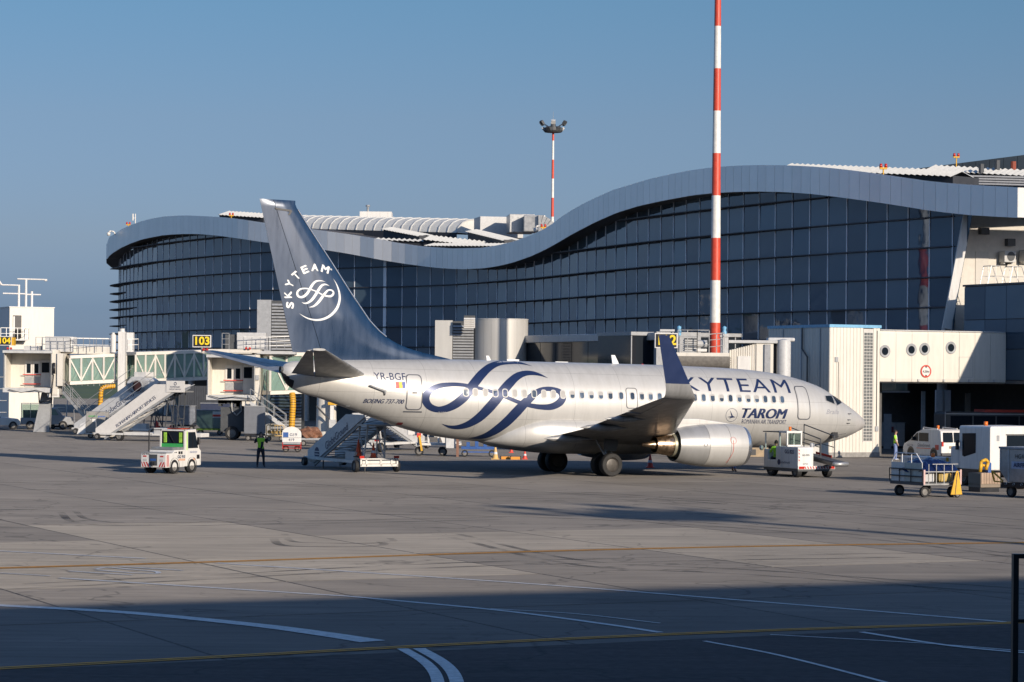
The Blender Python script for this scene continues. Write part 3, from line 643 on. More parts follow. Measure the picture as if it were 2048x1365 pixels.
# plant on the roof
c = tl(at(752, 433, 292)); MB().box(c, (3.7, 3, .9)).build('plant_box', white, terminal)
c = tl(at(735, 432, 291)); MB().tube(c + Vector((0, 0, -.6)), c + Vector((0, 0, 1.0)), .14).tube(c + Vector((0, 0, 1.05)), c + Vector((0, 0, 1.25)), .26).build('flue', galv, terminal)
c = tl(at(1000, 450, 262)); MB().box(c + Vector((-.2, 1, -.3)), (4.6, 3.5, 2.2), rz=.2).build('air_handler', lgrey, terminal, bevel=.05)
c = tl(at(1040, 449, 258)); MB().box(c, (2.6, 3.2, 1.9), rz=.1).build('duct_section', galv, terminal, bevel=.08)
c = tl(at(1068, 449, 256)); MB().box(c, (2.2, 3, 1.7), rz=.0).build('duct_section', galv, terminal, bevel=.1)
mb = MB()
for k in range(6):
    a0, a1 = math.pi * .5 - k * .24, math.pi * .5 - (k + .9) * .24; c0 = tl(at(1076, 470, 254)); P_ = [c0, c0 + Vector((math.cos(a0) * 2.0, 0, math.sin(a0) * 2.0)), c0 + Vector((math.cos(a1) * 2.0, 0, math.sin(a1) * 2.0))]; mb.add(P_ + [p_ + Vector((0, 2.5, 0)) for p_ in P_], [(0, 1, 2), (5, 4, 3), (0, 3, 4, 1), (1, 4, 5, 2), (2, 5, 3, 0)])
mb.build('duct_bend', galv, terminal)
# high plant screen behind the right part of the roof
h0 = at(1790, 343, 215); h1 = at(2120, 301, 205)
for k in range(12):
    t0, t1 = k / 12, (k + 1) / 12; a_, b_ = h0.lerp(h1, t0 + .001), h0.lerp(h1, t1 - .001)
    MB().add([tl((a_.x, a_.y, h0.z - 2)), tl((b_.x, b_.y, h0.z - 2)), tl(b_), tl(a_), tl((a_.x, a_.y + 5, h0.z - 2)), tl((b_.x, b_.y + 5, h0.z - 2)), tl((b_.x, b_.y + 5, b_.z)), tl((a_.x, a_.y + 5, a_.z))], [(0, 1, 2, 3), (3, 2, 6, 7), (0, 3, 7, 4), (1, 5, 6, 2)]).build('screen_panel', mat('screen_cladding', (.13, .15, .155), .4, metal=.4, var=.15, scale=.5, rnd=.12), terminal)
for u, v, hh in ((2026, 341, .7), (1994, 341, .8), (1962, 341, .5)):
    c = at(u, v, 200); MB().tube(tl(c - Vector((0, 0, .5))), tl(c + Vector((0, 0, hh))), .22).build('vent_pipe', mat('rust_paint', (.28, .06, .03), .7) if u > 2000 else dgrey, terminal)
# obstruction lamps, cameras and aerial on the roof edge
def olamp(u, v, Y, where):
    p = at(u, v, Y); t_ = thing('obstruction_light', 'twin red obstruction light on a yellow bracket ' + where, 'obstruction light', p, group='obstruction lights on the roof')
    MB().tube((0, 0, -.5), (0, 0, .25), .05).build('post', yellow, t_); MB().box((0, 0, .3), (.5, .2, .12)).build('bracket', yellow, t_)
    for s in (-.17, .17): MB().tube((s, 0, .36), (s, 0, .62), .12, .09, n=10).build('lamp', redlt, t_, smooth=True)
olamp(1766, 346, 172, 'above the right shoulder of the roof wave'); olamp(1912, 322, 208, 'on the dark screen at the far right'); olamp(462, 437, 284, 'left of the tail fin'); olamp(256, 455, 300, 'near the left tip of the roof'); olamp(1086, 462, 232, 'beside the roof duct')
def scam(u, v, Y, s, where):
    t_ = thing('security_camera', 'white dome camera on a curved arm ' + where, 'security camera', at(u, v, Y)); MB().path([(0, 0, 0), (-.15 * s, 0, .35), (-.5 * s, 0, .45), (-.8 * s, 0, .35)], .09).build('arm', white, t_, smooth=True); MB().lathe([(-.35, .01), (-.3, .16), (-.1, .22), (.05, .2), (.1, .01)], c=(-.8 * s, 0, .2)).build('dome', white, t_, smooth=True)
scam(230, 470, 299, 1, 'at the left tip of the terminal roof'); scam(1086, 462, 233, .9, 'in the dip of the terminal roof')
t_ = thing('antenna', 'white stick aerial above the left end of the terminal roof', 'antenna', at(270, 450, 296)); MB().tube((0, 0, -.5), (0, 0, 1.3), .06).build('mast', white, t_); MB().tube((-.3, 0, .5), (-.3, 0, 1.3), .09).build('aerial', white, t_); MB().bar((0, 0, .8), (-.3, 0, .8), .06).build('arm', white, t_)

# ================================================================ RIGHT PIER BUILDING, BRIDGE, PYLON
C0 = gnd(1657, 916); P1 = C0 + gx * 3.63; BE = P1 + gx * 9.5
pier = thing('pier_building', 'dark glass pier standing on columns at the right edge of the frame', 'building', (BE.x, BE.y, 0), GA)
# local frame: x along gx, y along gy (away); left face is the plane x = 0 from y = 4.4 (far) to y = -27 (near)
zt_p = at(1928, 572, 160.8).z
MB().b2(0.05, 18, -27, 4.4, 4.75, zt_p - .05).build('floor_block', m_seal, pier)
k = 0
for j in range(14):
    y0 = 4.4 - j * 2.2
    for (z0, z1) in ((4.8, 6.7), (6.75, 8.6), (8.65, zt_p - .1)):
        MB().b2(0, .04, y0 - 2.16, y0, z0, z1).build('glass_panel', m_glass, pier)
MB().b2(-.08, 18, -27, 4.5, zt_p - .06, zt_p + .06).build('roof_edge', dgrey, pier)
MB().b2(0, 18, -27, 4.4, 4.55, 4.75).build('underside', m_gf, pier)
for j in range(5):
    MB().tube((9, 3 - j * 6.5, 0), (9, 3 - j * 6.5, 4.6), .33, n=14).build('column', lgrey, pier, smooth=True, autos=40)
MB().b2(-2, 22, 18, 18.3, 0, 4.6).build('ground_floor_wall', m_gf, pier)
# guard rails with ladder hoops on the pier roof
mb = MB()
for cx in (1.2, 2.9):
    pts = [(cx - .75, 2.6, zt_p), (cx - .45, 2.6, zt_p + 1.25), (cx + .25, 2.6, zt_p + 1.25), (cx + .75, 2.6, zt_p)]
    for yy in (2.6, 3.4):
        q = [(a, yy, c) for a, _, c in pts]; mb.path(q, .025, n=5); mb.tube((cx - .6, yy, zt_p + .6), (cx + .5, yy, zt_p + .6), .02, n=5)
        mb.tube((cx - .1, yy, zt_p), (cx - .1, yy, zt_p + 1.25), .02, n=5)
    for a, _, c in pts[1:3]: mb.tube((a, 2.6, c), (a, 3.4, c), .02, n=5)
mb.build('ladder_hoops', galv, pier)
MB().b2(4.2, 9, -3, -2.9, zt_p + .1, zt_p + .8).b2(4.2, 9, -3.0, 0, zt_p + .75, zt_p + .85).build('roof_light', ltblue, pier)
# fixed bridge with portholes
fb = thing('fixed_bridge', 'cream clad fixed boarding bridge with round portholes at the right', 'boarding bridge', (P1.x, P1.y, 0), GA)
zb0, zb1 = 4.55, 7.82; nP = 8; Lb = 9.48
for k in range(nP):
    x0, x1 = Lb * k / nP + .008, Lb * (k + 1) / nP - .008
    prof = [(0, zb0 + .28), (.03, zb0 + .1), (.12, zb0), (.3, zb0)] ; prof2 = [(.3, zb1), (.12, zb1), (.03, zb1 - .08), (0, zb1 - .22)]
    MB().prism([(a, z) for a, z in prof + prof2], x0, x1, axis='x').build('wall_panel', cream, fb)
MB().b2(0, Lb, .3, 3.2, zb0 + .01, zb1 - .01).build('bridge_body', cream, fb)
def fpx(u, v):
    a, b_ = ray(u, v); nn = -gy; t = P1.dot(nn) / Vector((a, 1, 0)).dot(nn); p = Vector((a * t, t, CAM_H + b_ * t)); return (p - P1).dot(gx), p.z
for u, v in ((1769, 703), (1822, 700), (1848.5, 698.5), (1901, 696)):
    x, z = fpx(u, v); MB().lathe([(-.03, .24), (-.05, .36), (-.03, .39), (.0, .39)], c=(x, 0, z), axis='y', n=28).build('porthole_frame', grey, fb, smooth=True, autos=40)
    MB().lathe([(-.02, .001), (-.02, .34)], c=(x, 0, z), axis='y', n=28).build('porthole_glass', dglass, fb)
MB().tube((1.6, 2.6, 0), (1.6, 2.6, zb0), .3, n=14).build('support_column', m_gf, fb, smooth=True, autos=40)
x, z = fpx(1850.5, 743)
hs = thing('height_limit_sign', 'round white sign with a red ring and 4 m on the fixed bridge', 'sign', P1 + gx * x - gy * .03 + Vector((0, 0, z)), GA)
MB().lathe([(-.01, .001), (-.01, .34)], axis='y', n=32).build('sign_face', white, hs); MB().lathe([(-.012, .31), (-.03, .31), (-.03, .39), (0, .39)], axis='y', n=32).build('red_ring', red, hs)
sign_text('lettering', '4,20m', .2, blackp, hs, (0, -.02, -.02), (1, 0, 0)); MB().prism([(-.08, .3), (.08, .3), (0, .2)], -.03, -.015).prism([(-.08, -.3), (.08, -.3), (0, -.2)], -.03, -.015).build('arrow_marks', blackp, hs)
# pylon block with glass blocks
py = thing('bridge_pylon', 'tall ribbed white pylon block with a strip of glass blocks behind the nose', 'pylon', C0, GA)
zp = at(1657, 650, C0.y).z
nr_ = 15
for k in range(nr_):
    x0, x1 = 3.63 * k / nr_, 3.63 * (k + 1) / nr_
    if 2.45 < (x0 + x1) / 2 < 3.12:
        MB().b2(x0, x1, 0, .1, .85 + 0, .05).build('ribbed_panel', cream, py) if False else MB().b2(x0 + .004, x1 - .004, 0, .1, .02, .95).build('ribbed_panel', cream, py); continue
    MB().prism([(x0 + .004, .0), (x0 + .03, -.02), (x1 - .03, -.02), (x1 - .004, 0), (x1 - .004, .1), (x0 + .004, .1)], .02, zp - .15, axis='z').build('ribbed_panel', cream, py)
for k in range(22):
    y0, y1_ = 7.0 * k / 22, 7.0 * (k + 1) / 22
    MB().prism([(0, y0 + .004), (-.02, y0 + .03), (-.02, y1_ - .03), (0, y1_ - .004), (.1, y1_ - .004), (.1, y0 + .004)], .02, zp - .15, axis='z').build('ribbed_panel', cream, py)
MB().b2(.1, 3.63, .12, 6.9, .0, zp - .05).build('core_block', dgrey, py)
MB().b2(-.06, 3.70, -.06, 7.05, zp - .15, zp + .03).build('roof_edge', ltblue, py)
gb = MB(); gbf = MB()
for j in range(34):
    for i in range(3):
        x0 = 2.47 + i * .215; z0 = 1.0 + j * .1945
        if z0 > zp - .4: break
        gb.b2(x0 + .02, x0 + .2, -.015, .02, z0 + .02, z0 + .18)
gb.build('glass_blocks', mat('glass_block', (.16, .17, .17), .15, var=.3, scale=8), py)['kind'] = 'stuff'
gbf.b2(2.44, 3.14, .0, .1, .95, zp - .2).build('block_mortar', mat('mortar', (.6, .58, .54), .8), py)
mb = MB(); mb.path([(-.12, 2.9, 7.9), (-.12, 2.9, 6.6), (-.12, 2.3, 6.1), (-.12, 2.3, .2)], .05, n=6); mb.build('drain_pipe', dgrey, py)
# shed glazing seen under the bridge
mb = MB()
ug = thing('glazed_canopy', 'low glazed canopy under the fixed bridge', 'canopy', P1 + gy * 7 + Vector((0, 0, 4.05)), GA)
for k in range(7): MB().b2(k * 1.0, k * 1.0 + .96, 0, .03, .0, .55).build('pane', gglass, ug)
MB().b2(0, 7.1, -.05, .1, -.12, -.02).build('lower_frame', lgrey, ug)
# ================================================================ AIRLINER
PL = Vector((3.3, 122.4, 0)); PPITCH = R(0.9); XG = 16.6
ac = thing('airliner', 'silver twin-engine passenger jet with blue tail fin and large knot emblem on its side', 'airliner', PL)
ac.rotation_euler = (0, PPITCH, R(25.9))
AM = Matrix.Translation(PL) @ Matrix.Rotation(R(25.9), 4, 'Z') @ Matrix.Rotation(PPITCH, 4, 'Y'); AMI = AM.inverted()
A_O = AMI @ Vector((0, 0, CAM_H))
def a_plane(u, v, yy):
    a, b_ = ray(u, v); d = AMI.to_3x3() @ Vector((a, 1, b_)); t = (yy - A_O.y) / d.y; p = A_O + d * t; return XG - p.x, p.z
def herm(xs, ys):
    xs, ys = np.array(xs, float), np.array(ys, float); m = np.gradient(ys, xs)
    for i in range(1, len(xs) - 1):
        if (ys[i] - ys[i - 1]) * (ys[i + 1] - ys[i]) <= 0: m[i] = 0
    def f(x):
        x = min(max(x, xs[0]), xs[-1]); i = min(int(np.searchsorted(xs, x, 'right')) - 1, len(xs) - 2); h = xs[i + 1] - xs[i]; t = (x - xs[i]) / h
        return float((2 * t**3 - 3 * t**2 + 1) * ys[i] + (t**3 - 2 * t**2 + t) * h * m[i] + (-2 * t**3 + 3 * t**2) * ys[i + 1] + (t**3 - t**2) * h * m[i + 1])
    return f
fc = herm([0, .12, .38, .85, 1.48, 2.1, 2.72, 3.94, 5.44, 6.93, 8.4, 10, 20, 24, 26.2, 28.8, 31.3, 31.9, 32.15, 32.25], [2.71, 2.93, 3.14, 3.45, 3.80, 4.13, 4.47, 4.88, 5.17, 5.32, 5.39, 5.42, 5.43, 5.41, 5.35, 5.26, 5.15, 5.05, 4.87, 4.66])
fk = herm([0, .12, .52, 1.43, 2.34, 3.85, 5.05, 7, 20, 21, 22.5, 24.6, 26.15, 27.7, 28.7, 30.24, 31.6, 31.9, 32.15, 32.25], [2.71, 2.52, 2.28, 1.93, 1.70, 1.49, 1.43, 1.42, 1.42, 1.45, 1.55, 1.78, 2.12, 2.60, 2.92, 3.42, 3.82, 4.02, 4.38, 4.64])
fw = herm([0, .12, .52, 1.0, 1.43, 2.34, 3.85, 5.05, 7, 20, 22, 24.6, 26.2, 27.7, 28.7, 30.24, 31.6, 32.0, 32.25], [.01, .27, .62, .90, 1.10, 1.42, 1.71, 1.82, 1.88, 1.88, 1.84, 1.63, 1.43, 1.20, 1.03, .74, .44, .28, .02])
def fy(x, z):
    c, k = fc(x), fk(x); q = (z - (c + k) / 2) / max(.01, (c - k) / 2); return -fw(x) * math.sqrt(max(0, 1 - min(.9995, q * q)))
def fpt(x, z, off=0.0):
    y = fy(x, z); c, k = fc(x), fk(x); zc = (c + k) / 2; hz = max(.01, (c - k) / 2); w = max(.01, fw(x))
    n = Vector((0, y / (w * w), (z - zc) / (hz * hz))).normalized()
    e = .05; n.x = -(fy(x - e, z) - fy(x + e, z)) / (2 * e) * (-1) * 0
    return Vector((XG - x, y, z)) + n * off
def f_unproj(u, v):
    y = -1.5
    for _ in range(25):
        x, z = a_plane(u, v, y); y = .5 * y + .5 * fy(x, min(max(z, fk(x) + .01), fc(x) - .01))
    return x, min(max(z, fk(x) + .02), fc(x) - .005)
def paint(name, col, metal, rough, var=.04, panels=True, dirtamt=.25):
    m = bpy.data.materials.new(name); m.use_nodes = True; nt = m.node_tree; L = nt.links.new; b = nt.nodes['Principled BSDF']
    b.inputs['Metallic'].default_value = metal; b.inputs['Coat Weight'].default_value = .15; b.inputs['Coat Roughness'].default_value = .15
    tc = nt.nodes.new('ShaderNodeTexCoord'); mp = nt.nodes.new('ShaderNodeMapping'); mp.inputs['Scale'].default_value = (2.2, 1, .35)
    n = nt.nodes.new('ShaderNodeTexNoise'); n.inputs['Scale'].default_value = 1.1; n.inputs['Detail'].default_value = 7; n.inputs['Roughness'].default_value = .65
    L(tc.outputs['Object'], mp.inputs[0]); L(mp.outputs[0], n.inputs['Vector'])
    r1 = nt.nodes.new('ShaderNodeMapRange'); r1.inputs[1].default_value = .35; r1.inputs[2].default_value = .75; r1.inputs[3].default_value = 1 + var; r1.inputs[4].default_value = 1 - dirtamt; L(n.outputs[0], r1.inputs[0])
    s = nt.nodes.new('ShaderNodeVectorMath'); s.operation = 'SCALE'; s.inputs[0].default_value = col; L(r1.outputs[0], s.inputs['Scale']); cur = s.outputs[0]
    if panels:
        sp = nt.nodes.new('ShaderNodeSeparateXYZ'); L(tc.outputs['Object'], sp.inputs[0])
        def line(out, period, width, off=0.0):
            a = nt.nodes.new('ShaderNodeMath'); a.operation = 'ADD'; a.inputs[1].default_value = 100 + off; L(out, a.inputs[0])
            q = nt.nodes.new('ShaderNodeMath'); q.operation = 'PINGPONG'; q.inputs[1].default_value = period / 2; L(a.outputs[0], q.inputs[0])
            c = nt.nodes.new('ShaderNodeMath'); c.operation = 'LESS_THAN'; c.inputs[1].default_value = width; L(q.outputs[0], c.inputs[0]); return c.outputs[0]
        l1 = line(sp.outputs['X'], 2.54, .008, .3); l2 = line(sp.outputs['Z'], 1.13, .006, .2)
        mxx = nt.nodes.new('ShaderNodeMath'); mxx.operation = 'MAXIMUM'; L(l1, mxx.inputs[0]); L(l2, mxx.inputs[1])
        ml = nt.nodes.new('ShaderNodeMath'); ml.operation = 'MULTIPLY'; ml.inputs[1].default_value = .55; L(mxx.outputs[0], ml.inputs[0])
        mx = nt.nodes.new('ShaderNodeMix'); mx.data_type = 'RGBA'; L(ml.outputs[0], mx.inputs[0]); L(cur, mx.inputs[6]); mx.inputs[7].default_value = (col[0] * .25, col[1] * .25, col[2] * .25, 1); cur = mx.outputs[2]
    L(cur, b.inputs['Base Color'])
    r2 = nt.nodes.new('ShaderNodeMapRange'); r2.inputs[1].default_value = .3; r2.inputs[2].default_value = .75; r2.inputs[3].default_value = rough; r2.inputs[4].default_value = rough + .18; L(n.outputs[0], r2.inputs[0]); L(r2.outputs[0], b.inputs['Roughness'])
    n2 = nt.nodes.new('ShaderNodeTexNoise'); n2.inputs['Scale'].default_value = 1.6; L(mp.outputs[0], n2.inputs['Vector']); bp = nt.nodes.new('ShaderNodeBump'); bp.inputs['Strength'].default_value = .05; bp.inputs['Distance'].default_value = .02; L(n2.outputs[0], bp.inputs['Height']); L(bp.outputs[0], b.inputs['Normal'])
    return m
silver = paint('silver_mica_paint', (.575, .56, .525), .28, .37, dirtamt=.16, var=.03)
silver2 = paint('wing_grey_paint', (.34, .34, .335), .25, .40, dirtamt=.4)
navy = paint('tail_blue_paint', (.006, .028, .072), .10, .24, dirtamt=-.35, var=.0, panels=False)
navyd = mat('emblem_blue', (.016, .032, .098), .35, metal=.2, var=.05)
fwhite = mat('emblem_white', (.78, .78, .76), .4, var=.03, dirt=.2, dirtcol=(.45, .46, .5))
polish = mat('polished_lip', (.72, .72, .72), .18, metal=.9, var=.05)
bronze = mat('hot_section_metal', (.42, .30, .20), .32, metal=.95, var=.2, scale=5)
strut_m = mat('gear_strut', (.45, .45, .45), .4, metal=.3, dirt=.4)
# fuselage
xs = sorted(set([0, .03, .07, .12, .2, .3, .42, .55, .7, .9, 1.1, 1.3, 1.5, 1.75, 2, 2.3, 2.6, 2.9, 3.2, 3.6, 4, 4.5, 5, 5.5, 6, 6.5, 7, 7.7] + [8.4 + .6 * k for k in range(20)] + [20.2 + .3 * k for k in range(38)] + [31.7, 31.9, 32.05, 32.15, 32.22, 32.25]))
NA = 96; vs = []
for x in xs:
    c, k, w = fc(x), fk(x), fw(x)
    for j in range(NA): t = 2 * math.pi * j / NA; vs.append((XG - x, w * math.cos(t), (c + k) / 2 + (c - k) / 2 * math.sin(t)))
nx = len(xs); iN = next(i for i, x in enumerate(xs) if x >= 1.1)
def fsec(i0, i1, name, m, capf=False):
    mb = MB(); mb.add(vs[i0 * NA:(i1 + 1) * NA], [(i * NA + j, i * NA + (j + 1) % NA, (i + 1) * NA + (j + 1) % NA, (i + 1) * NA + j) for i in range(i1 - i0) for j in range(NA)]); return mb.build(name, m, ac, smooth=True)
radome = paint('radome_paint', (.56, .54, .51), .15, .38, panels=False)
fsec(0, iN, 'nose_cone', radome); fus = fsec(iN, nx - 1, 'fuselage', silver); fus.data.materials.append(blackp)
for f_ in fus.data.polygons:
    if f_.center.x < XG - 31.75 and f_.center.z < 4.62 - (f_.center.x - (XG - 32.2)) * .9: f_.material_index = 1
MB().lathe([(0, .001), (0, .14), (-.12, .16), (-.12, .13)], c=(XG - 32.15, 0, 4.72), axis='x', n=20).build('tail_exhaust', dgrey, ac, smooth=True)
# belly fairing
fbx = [9.8, 10.5, 11.5, 13, 15, 17, 19, 20.3, 21.3, 22.0]; fbw = [.3, 1.2, 1.75, 2.02, 2.12, 2.12, 2.05, 1.75, 1.15, .3]; fbt = [1.6, 2.1, 2.45, 2.6, 2.75, 2.9, 2.95, 2.7, 2.25, 1.7]; fbb = [1.42, 1.22, 1.08, 1.0, .98, .98, 1.02, 1.15, 1.3, 1.5]
hw, ht, hb = herm(fbx, fbw), herm(fbx, fbt), herm(fbx, fbb); mb = MB(); vv = []; X_ = [9.8 + 12.2 * k / 40 for k in range(41)]
for x in X_:
    w, t_, b_ = hw(x), ht(x), hb(x)
    for j in range(40):
        a = 2 * math.pi * j / 40; ca, sa = math.cos(a), math.sin(a); e = .72
        vv.append((XG - x, w * math.copysign(abs(ca) ** e, ca), (t_ + b_) / 2 + (t_ - b_) / 2 * math.copysign(abs(sa) ** e, sa)))
mb.add(vv, [(i * 40 + j, i * 40 + (j + 1) % 40, (i + 1) * 40 + (j + 1) % 40, (i + 1) * 40 + j) for i in range(40) for j in range(40)]); mb.build('belly_fairing', silver, ac, smooth=True)
# lifting surfaces
AF = [(0, 0), (.0125, .16), (.05, .30), (.12, .43), (.25, .5), (.4, .49), (.55, .42), (.7, .31), (.85, .17), (1, .012)]
def loft(secs, x0=0.0, x1=1.0, close=True):
    """secs: (xLE, chord, y, z, thickness direction (y, z), thickness); x0..x1 fraction of chord"""
    fr = [f for f in [a[0] for a in AF] if x0 < f < x1]; fr = [x0] + fr + [x1]; th = [float(np.interp(f, [a[0] for a in AF], [a[1] for a in AF])) for f in fr]
    vs = []; m = len(fr)
    for (xl, ch, y, z, (ty, tz), tk) in secs:
        up = [(XG - (xl + f * ch), y + ty * tk * t, z + tz * tk * t) for f, t in zip(fr, th)]; lo = [(XG - (xl + f * ch), y - ty * tk * t * .8, z - tz * tk * t * .8) for f, t in zip(fr, th)]
        vs += up + lo[::-1]
    n = 2 * m; fs = [(i * n + j, i * n + (j + 1) % n, (i + 1) * n + (j + 1) % n, (i + 1) * n + j) for i in range(len(secs) - 1) for j in range(n)]
    fs += [tuple(range(n)), tuple((len(secs) - 1) * n + j for j in range(n))[::-1]]
    return vs, fs
def wsec(y, s):   # main wing section at distance y from the centre line
    ys = [0, 1.88, 5.9, 17.16]; le = np.interp(y, ys, [10.6, 12.1, 14.5, 20.05]); te = np.interp(y, ys, [19.1, 19.15, 19.3, 21.68]); z = np.interp(y, [0, 1.88, 17.16], [1.62, 1.85, 3.80]); tk = np.interp(y, ys, [1.0, .92, .55, .17])
    return (float(le), float(te - le), s * y, float(z), (0, 1), float(tk))
for s in (-1, 1):
    ysl = [1.2, 1.88, 3, 4.2, 5.9, 8, 10, 12, 14, 16, 17.16]
    v_, f_ = loft([wsec(y, s) for y in ysl], .0, .76); w_ = MB().add(v_, f_).build('wing', silver2, ac, smooth=True, autos=50)
    for nm, ya, yb, dz, dx in (('inboard_flap', 2.0, 5.8, -.05, .03), ('outboard_flap', 5.95, 12.3, -.03, .03), ('aileron', 12.4, 16.4, 0, .02), ('trailing_edge', 16.45, 17.1, 0, .0)):
        sec = []
        for k in range(5):
            q = wsec(ya + (yb - ya) * k / 4, s); sec.append((q[0] + dx, q[1], q[2], q[3] + dz, q[4], q[5]))
        v_, f_ = loft(sec, .77, 1.0); MB().add(v_, f_).build(nm, silver2, w_, smooth=True, autos=50)
    for yf, L0, dp in ((3.3, 2.6, .34), (7.9, 2.5, .30), (11.3, 2.1, .24)):
        q = wsec(yf, s); xt = q[0] + q[1]; mb = MB(); prof = [(0, .01), (.15, .35), (.35, .85), (.6, 1), (.85, .55), (1, .05)]
        mb.lathe([(XG - (xt - L0 * .62 + L0 * f), dp * .62 * r) for f, r in prof], c=(0, q[2], q[3] - .18 - q[5] * .1), axis='x', n=14); mb.build('flap_track_fairing', silver2, w_, smooth=True)
    # winglet
    pth = [(20.05, 1.63, 17.16, 3.80, 6, .17), (20.15, 1.52, 17.34, 3.84, 25, .15), (20.30, 1.40, 17.50, 3.96, 50, .13), (20.46, 1.27, 17.60, 4.16, 72, .12), (20.62, 1.17, 17.66, 4.42, 79, .11)]
    top = (21.86, .50, 17.98, 6.42, 80, .05)
    def ws(q): a = R(q[4]); return (q[0], q[1], s * q[2], q[3], (-s * math.sin(a), math.cos(a)), q[5])
    v_, f_ = loft([ws(q) for q in pth]); MB().add(v_, f_).build('winglet_root', silver2, ac, smooth=True, autos=50)
    v_, f_ = loft([ws(pth[-1]), ws(tuple(a * .5 + b_ * .5 for a, b_ in zip(pth[-1], top))), ws(top)]); MB().add(v_, f_).build('winglet', navyd, ac, smooth=True, autos=50)
    # tailplane
    def ts(y): t = (y - .4) / 6.7; return (27.9 + 4.78 * t + .15, 3.85 - 2.98 * t, s * y, 4.50 + 1.06 * t, (0, 1), .42 - .30 * t)
    v_, f_ = loft([ts(y) for y in (.4, 2, 4, 6, 7.0, 7.15)], 0, .68); tp = MB().add(v_, f_).build('tailplane', silver2, ac, smooth=True, autos=50)
    v_, f_ = loft([ts(y) for y in (.75, 2, 4, 6, 6.9)], .70, 1.0); MB().add(v_, f_).build('elevator', silver2, tp, smooth=True, autos=50)
    # engine
    ey, ez = s * 4.83, 1.60
    en = MB().lathe([(XG - x, r) for x, r in ((10.45, .985), (10.8, 1.03), (11.3, 1.055), (11.45, 1.057))], c=(0, ey, ez), axis='x', n=48).build('engine_nacelle', silver, ac, smooth=True, autos=50)
    MB().lathe([(XG - x, r) for x, r in ((11.465, 1.057), (11.9, 1.058), (12.35, 1.04), (12.60, 1.022))], c=(0, ey, ez), axis='x', n=48).build('fan_cowl', silver, en, smooth=True)
    MB().lathe([(XG - x, r) for x, r in ((12.615, 1.021), (13.0, .985), (13.6, .90), (14.08, .80), (14.06, .76), (13.4, .78), (12, .8))], c=(0, ey, ez), axis='x', n=48).build('thrust_reverser', paint('reverser_grey', (.44, .435, .42), .4, .3, panels=False), en, smooth=True, autos=50)
    MB().lathe([(XG - x, r) for x, r in ((10.75, .80), (10.4, .79), (10.25, .83), (10.2, .88), (10.24, .93), (10.33, .965), (10.45, .985))], c=(0, ey, ez), axis='x', n=48).build('inlet_lip', polish, en, smooth=True)
    MB().lathe([(XG - 11, .78), (XG - 11.02, .3), (XG - 10.7, .22), (XG - 10.45, .01)], c=(0, ey, ez), axis='x', n=32).build('fan_disc', dgrey, en, smooth=True)
    MB().lathe([(XG - 13.2, .80), (XG - 13.25, .50)], c=(0, ey, ez), axis='x', n=40).build('fan_duct', blackp, en)
    MB().lathe([(XG - x, r) for x, r in ((13.2, .60), (13.9, .60), (14.25, .56), (14.26, .50))], c=(0, ey, ez - .02), axis='x', n=40).build('core_cowl', mat('core_cowl_paint', (.35, .33, .24), .45, metal=.5), en, smooth=True, autos=50)
    MB().lathe([(XG - x, r) for x, r in ((14.1, .53), (14.3, .52), (14.7, .47), (15.1, .40), (15.1, .37), (14.6, .36))], c=(0, ey, ez - .02), axis='x', n=40).build('exhaust_nozzle', bronze, en, smooth=True, autos=50)
    MB().lathe([(XG - x, r) for x, r in ((14.6, .27), (15.1, .22), (15.35, .13), (15.75, .07), (15.76, .01))], c=(0, ey, ez - .02), axis='x', n=24).build('exhaust_plug', bronze, en, smooth=True)
    prof = [(XG - 10.9, ez + 1.02), (XG - 11.6, ez + 1.12), (XG - 12.8, ez + 1.25), (XG - 13.9, 2.85), (XG - 15.6, 2.55), (XG - 17.2, 2.3), (XG - 16.4, 2.12), (XG - 15.2, 2.0), (XG - 14.2, 2.05), (XG - 13.2, ez + .7), (XG - 11.4, ez + .9)]
    pm = MB(); pm.prism(prof, ey - .22, ey + .22); pm.build('engine_pylon', silver, ac, bevel=.05)
    mb = MB(); mb.box((XG - 11.2, ey - s * .92, ez + .62), (1.1, .03, .35), rz=0); mb.build('nacelle_strake', silver, en)
    # main gear
    gy_ = s * 2.86
    MB().tube((0, gy_, .565), (.05, gy_ - s * .25, 2.2), .11, n=14).tube((0, gy_ - .5, .565), (0, gy_ + .5, .565), .08, n=12).tube((-.55, gy_ - s * .3, 1.9), (0, gy_, .85), .05).tube((.12, gy_, .8), (.28, gy_, 1.1), .04).tube((.28, gy_, 1.1), (.1, gy_, 1.4), .04).build('main_gear_leg', strut_m, ac, smooth=True, autos=40)
    MB().prism([(-.35, 1.25), (.3, 1.2), (.42, 1.6), (.3, 2.05), (-.3, 2.1)], gy_ + s * .36, gy_ + s * .39).build('gear_door', dgrey, ac)
    for k in (-.43, .43): wheel(ac, (0, gy_ + k, .565), .565, .40, rimr=.5, name='main_wheel', m_rim=mat('brake_dark', (.075, .068, .062), .55, metal=.3, var=.3))
MB().tube((XG - 4.0, 0, .55), (XG - 4.1, 0, 2.0), .08, n=12).tube((XG - 4.0, -.28, .545), (XG - 4.0, .28, .545), .06).tube((XG - 3.2, 0, 1.7), (XG - 4.0, 0, 1.0), .04).build('nose_gear_leg', strut_m, ac, smooth=True, autos=40)
for k in (-.2, .2): wheel(ac, (XG - 4.0, k, .55), .345, .2, rimr=.5, name='nose_wheel')
for s in (-1, 1): MB().b2(XG - 4.6, XG - 3.0, s * .45 - .02, s * .45 + .02, .95, 1.55).build('nose_gear_door', silver, ac)
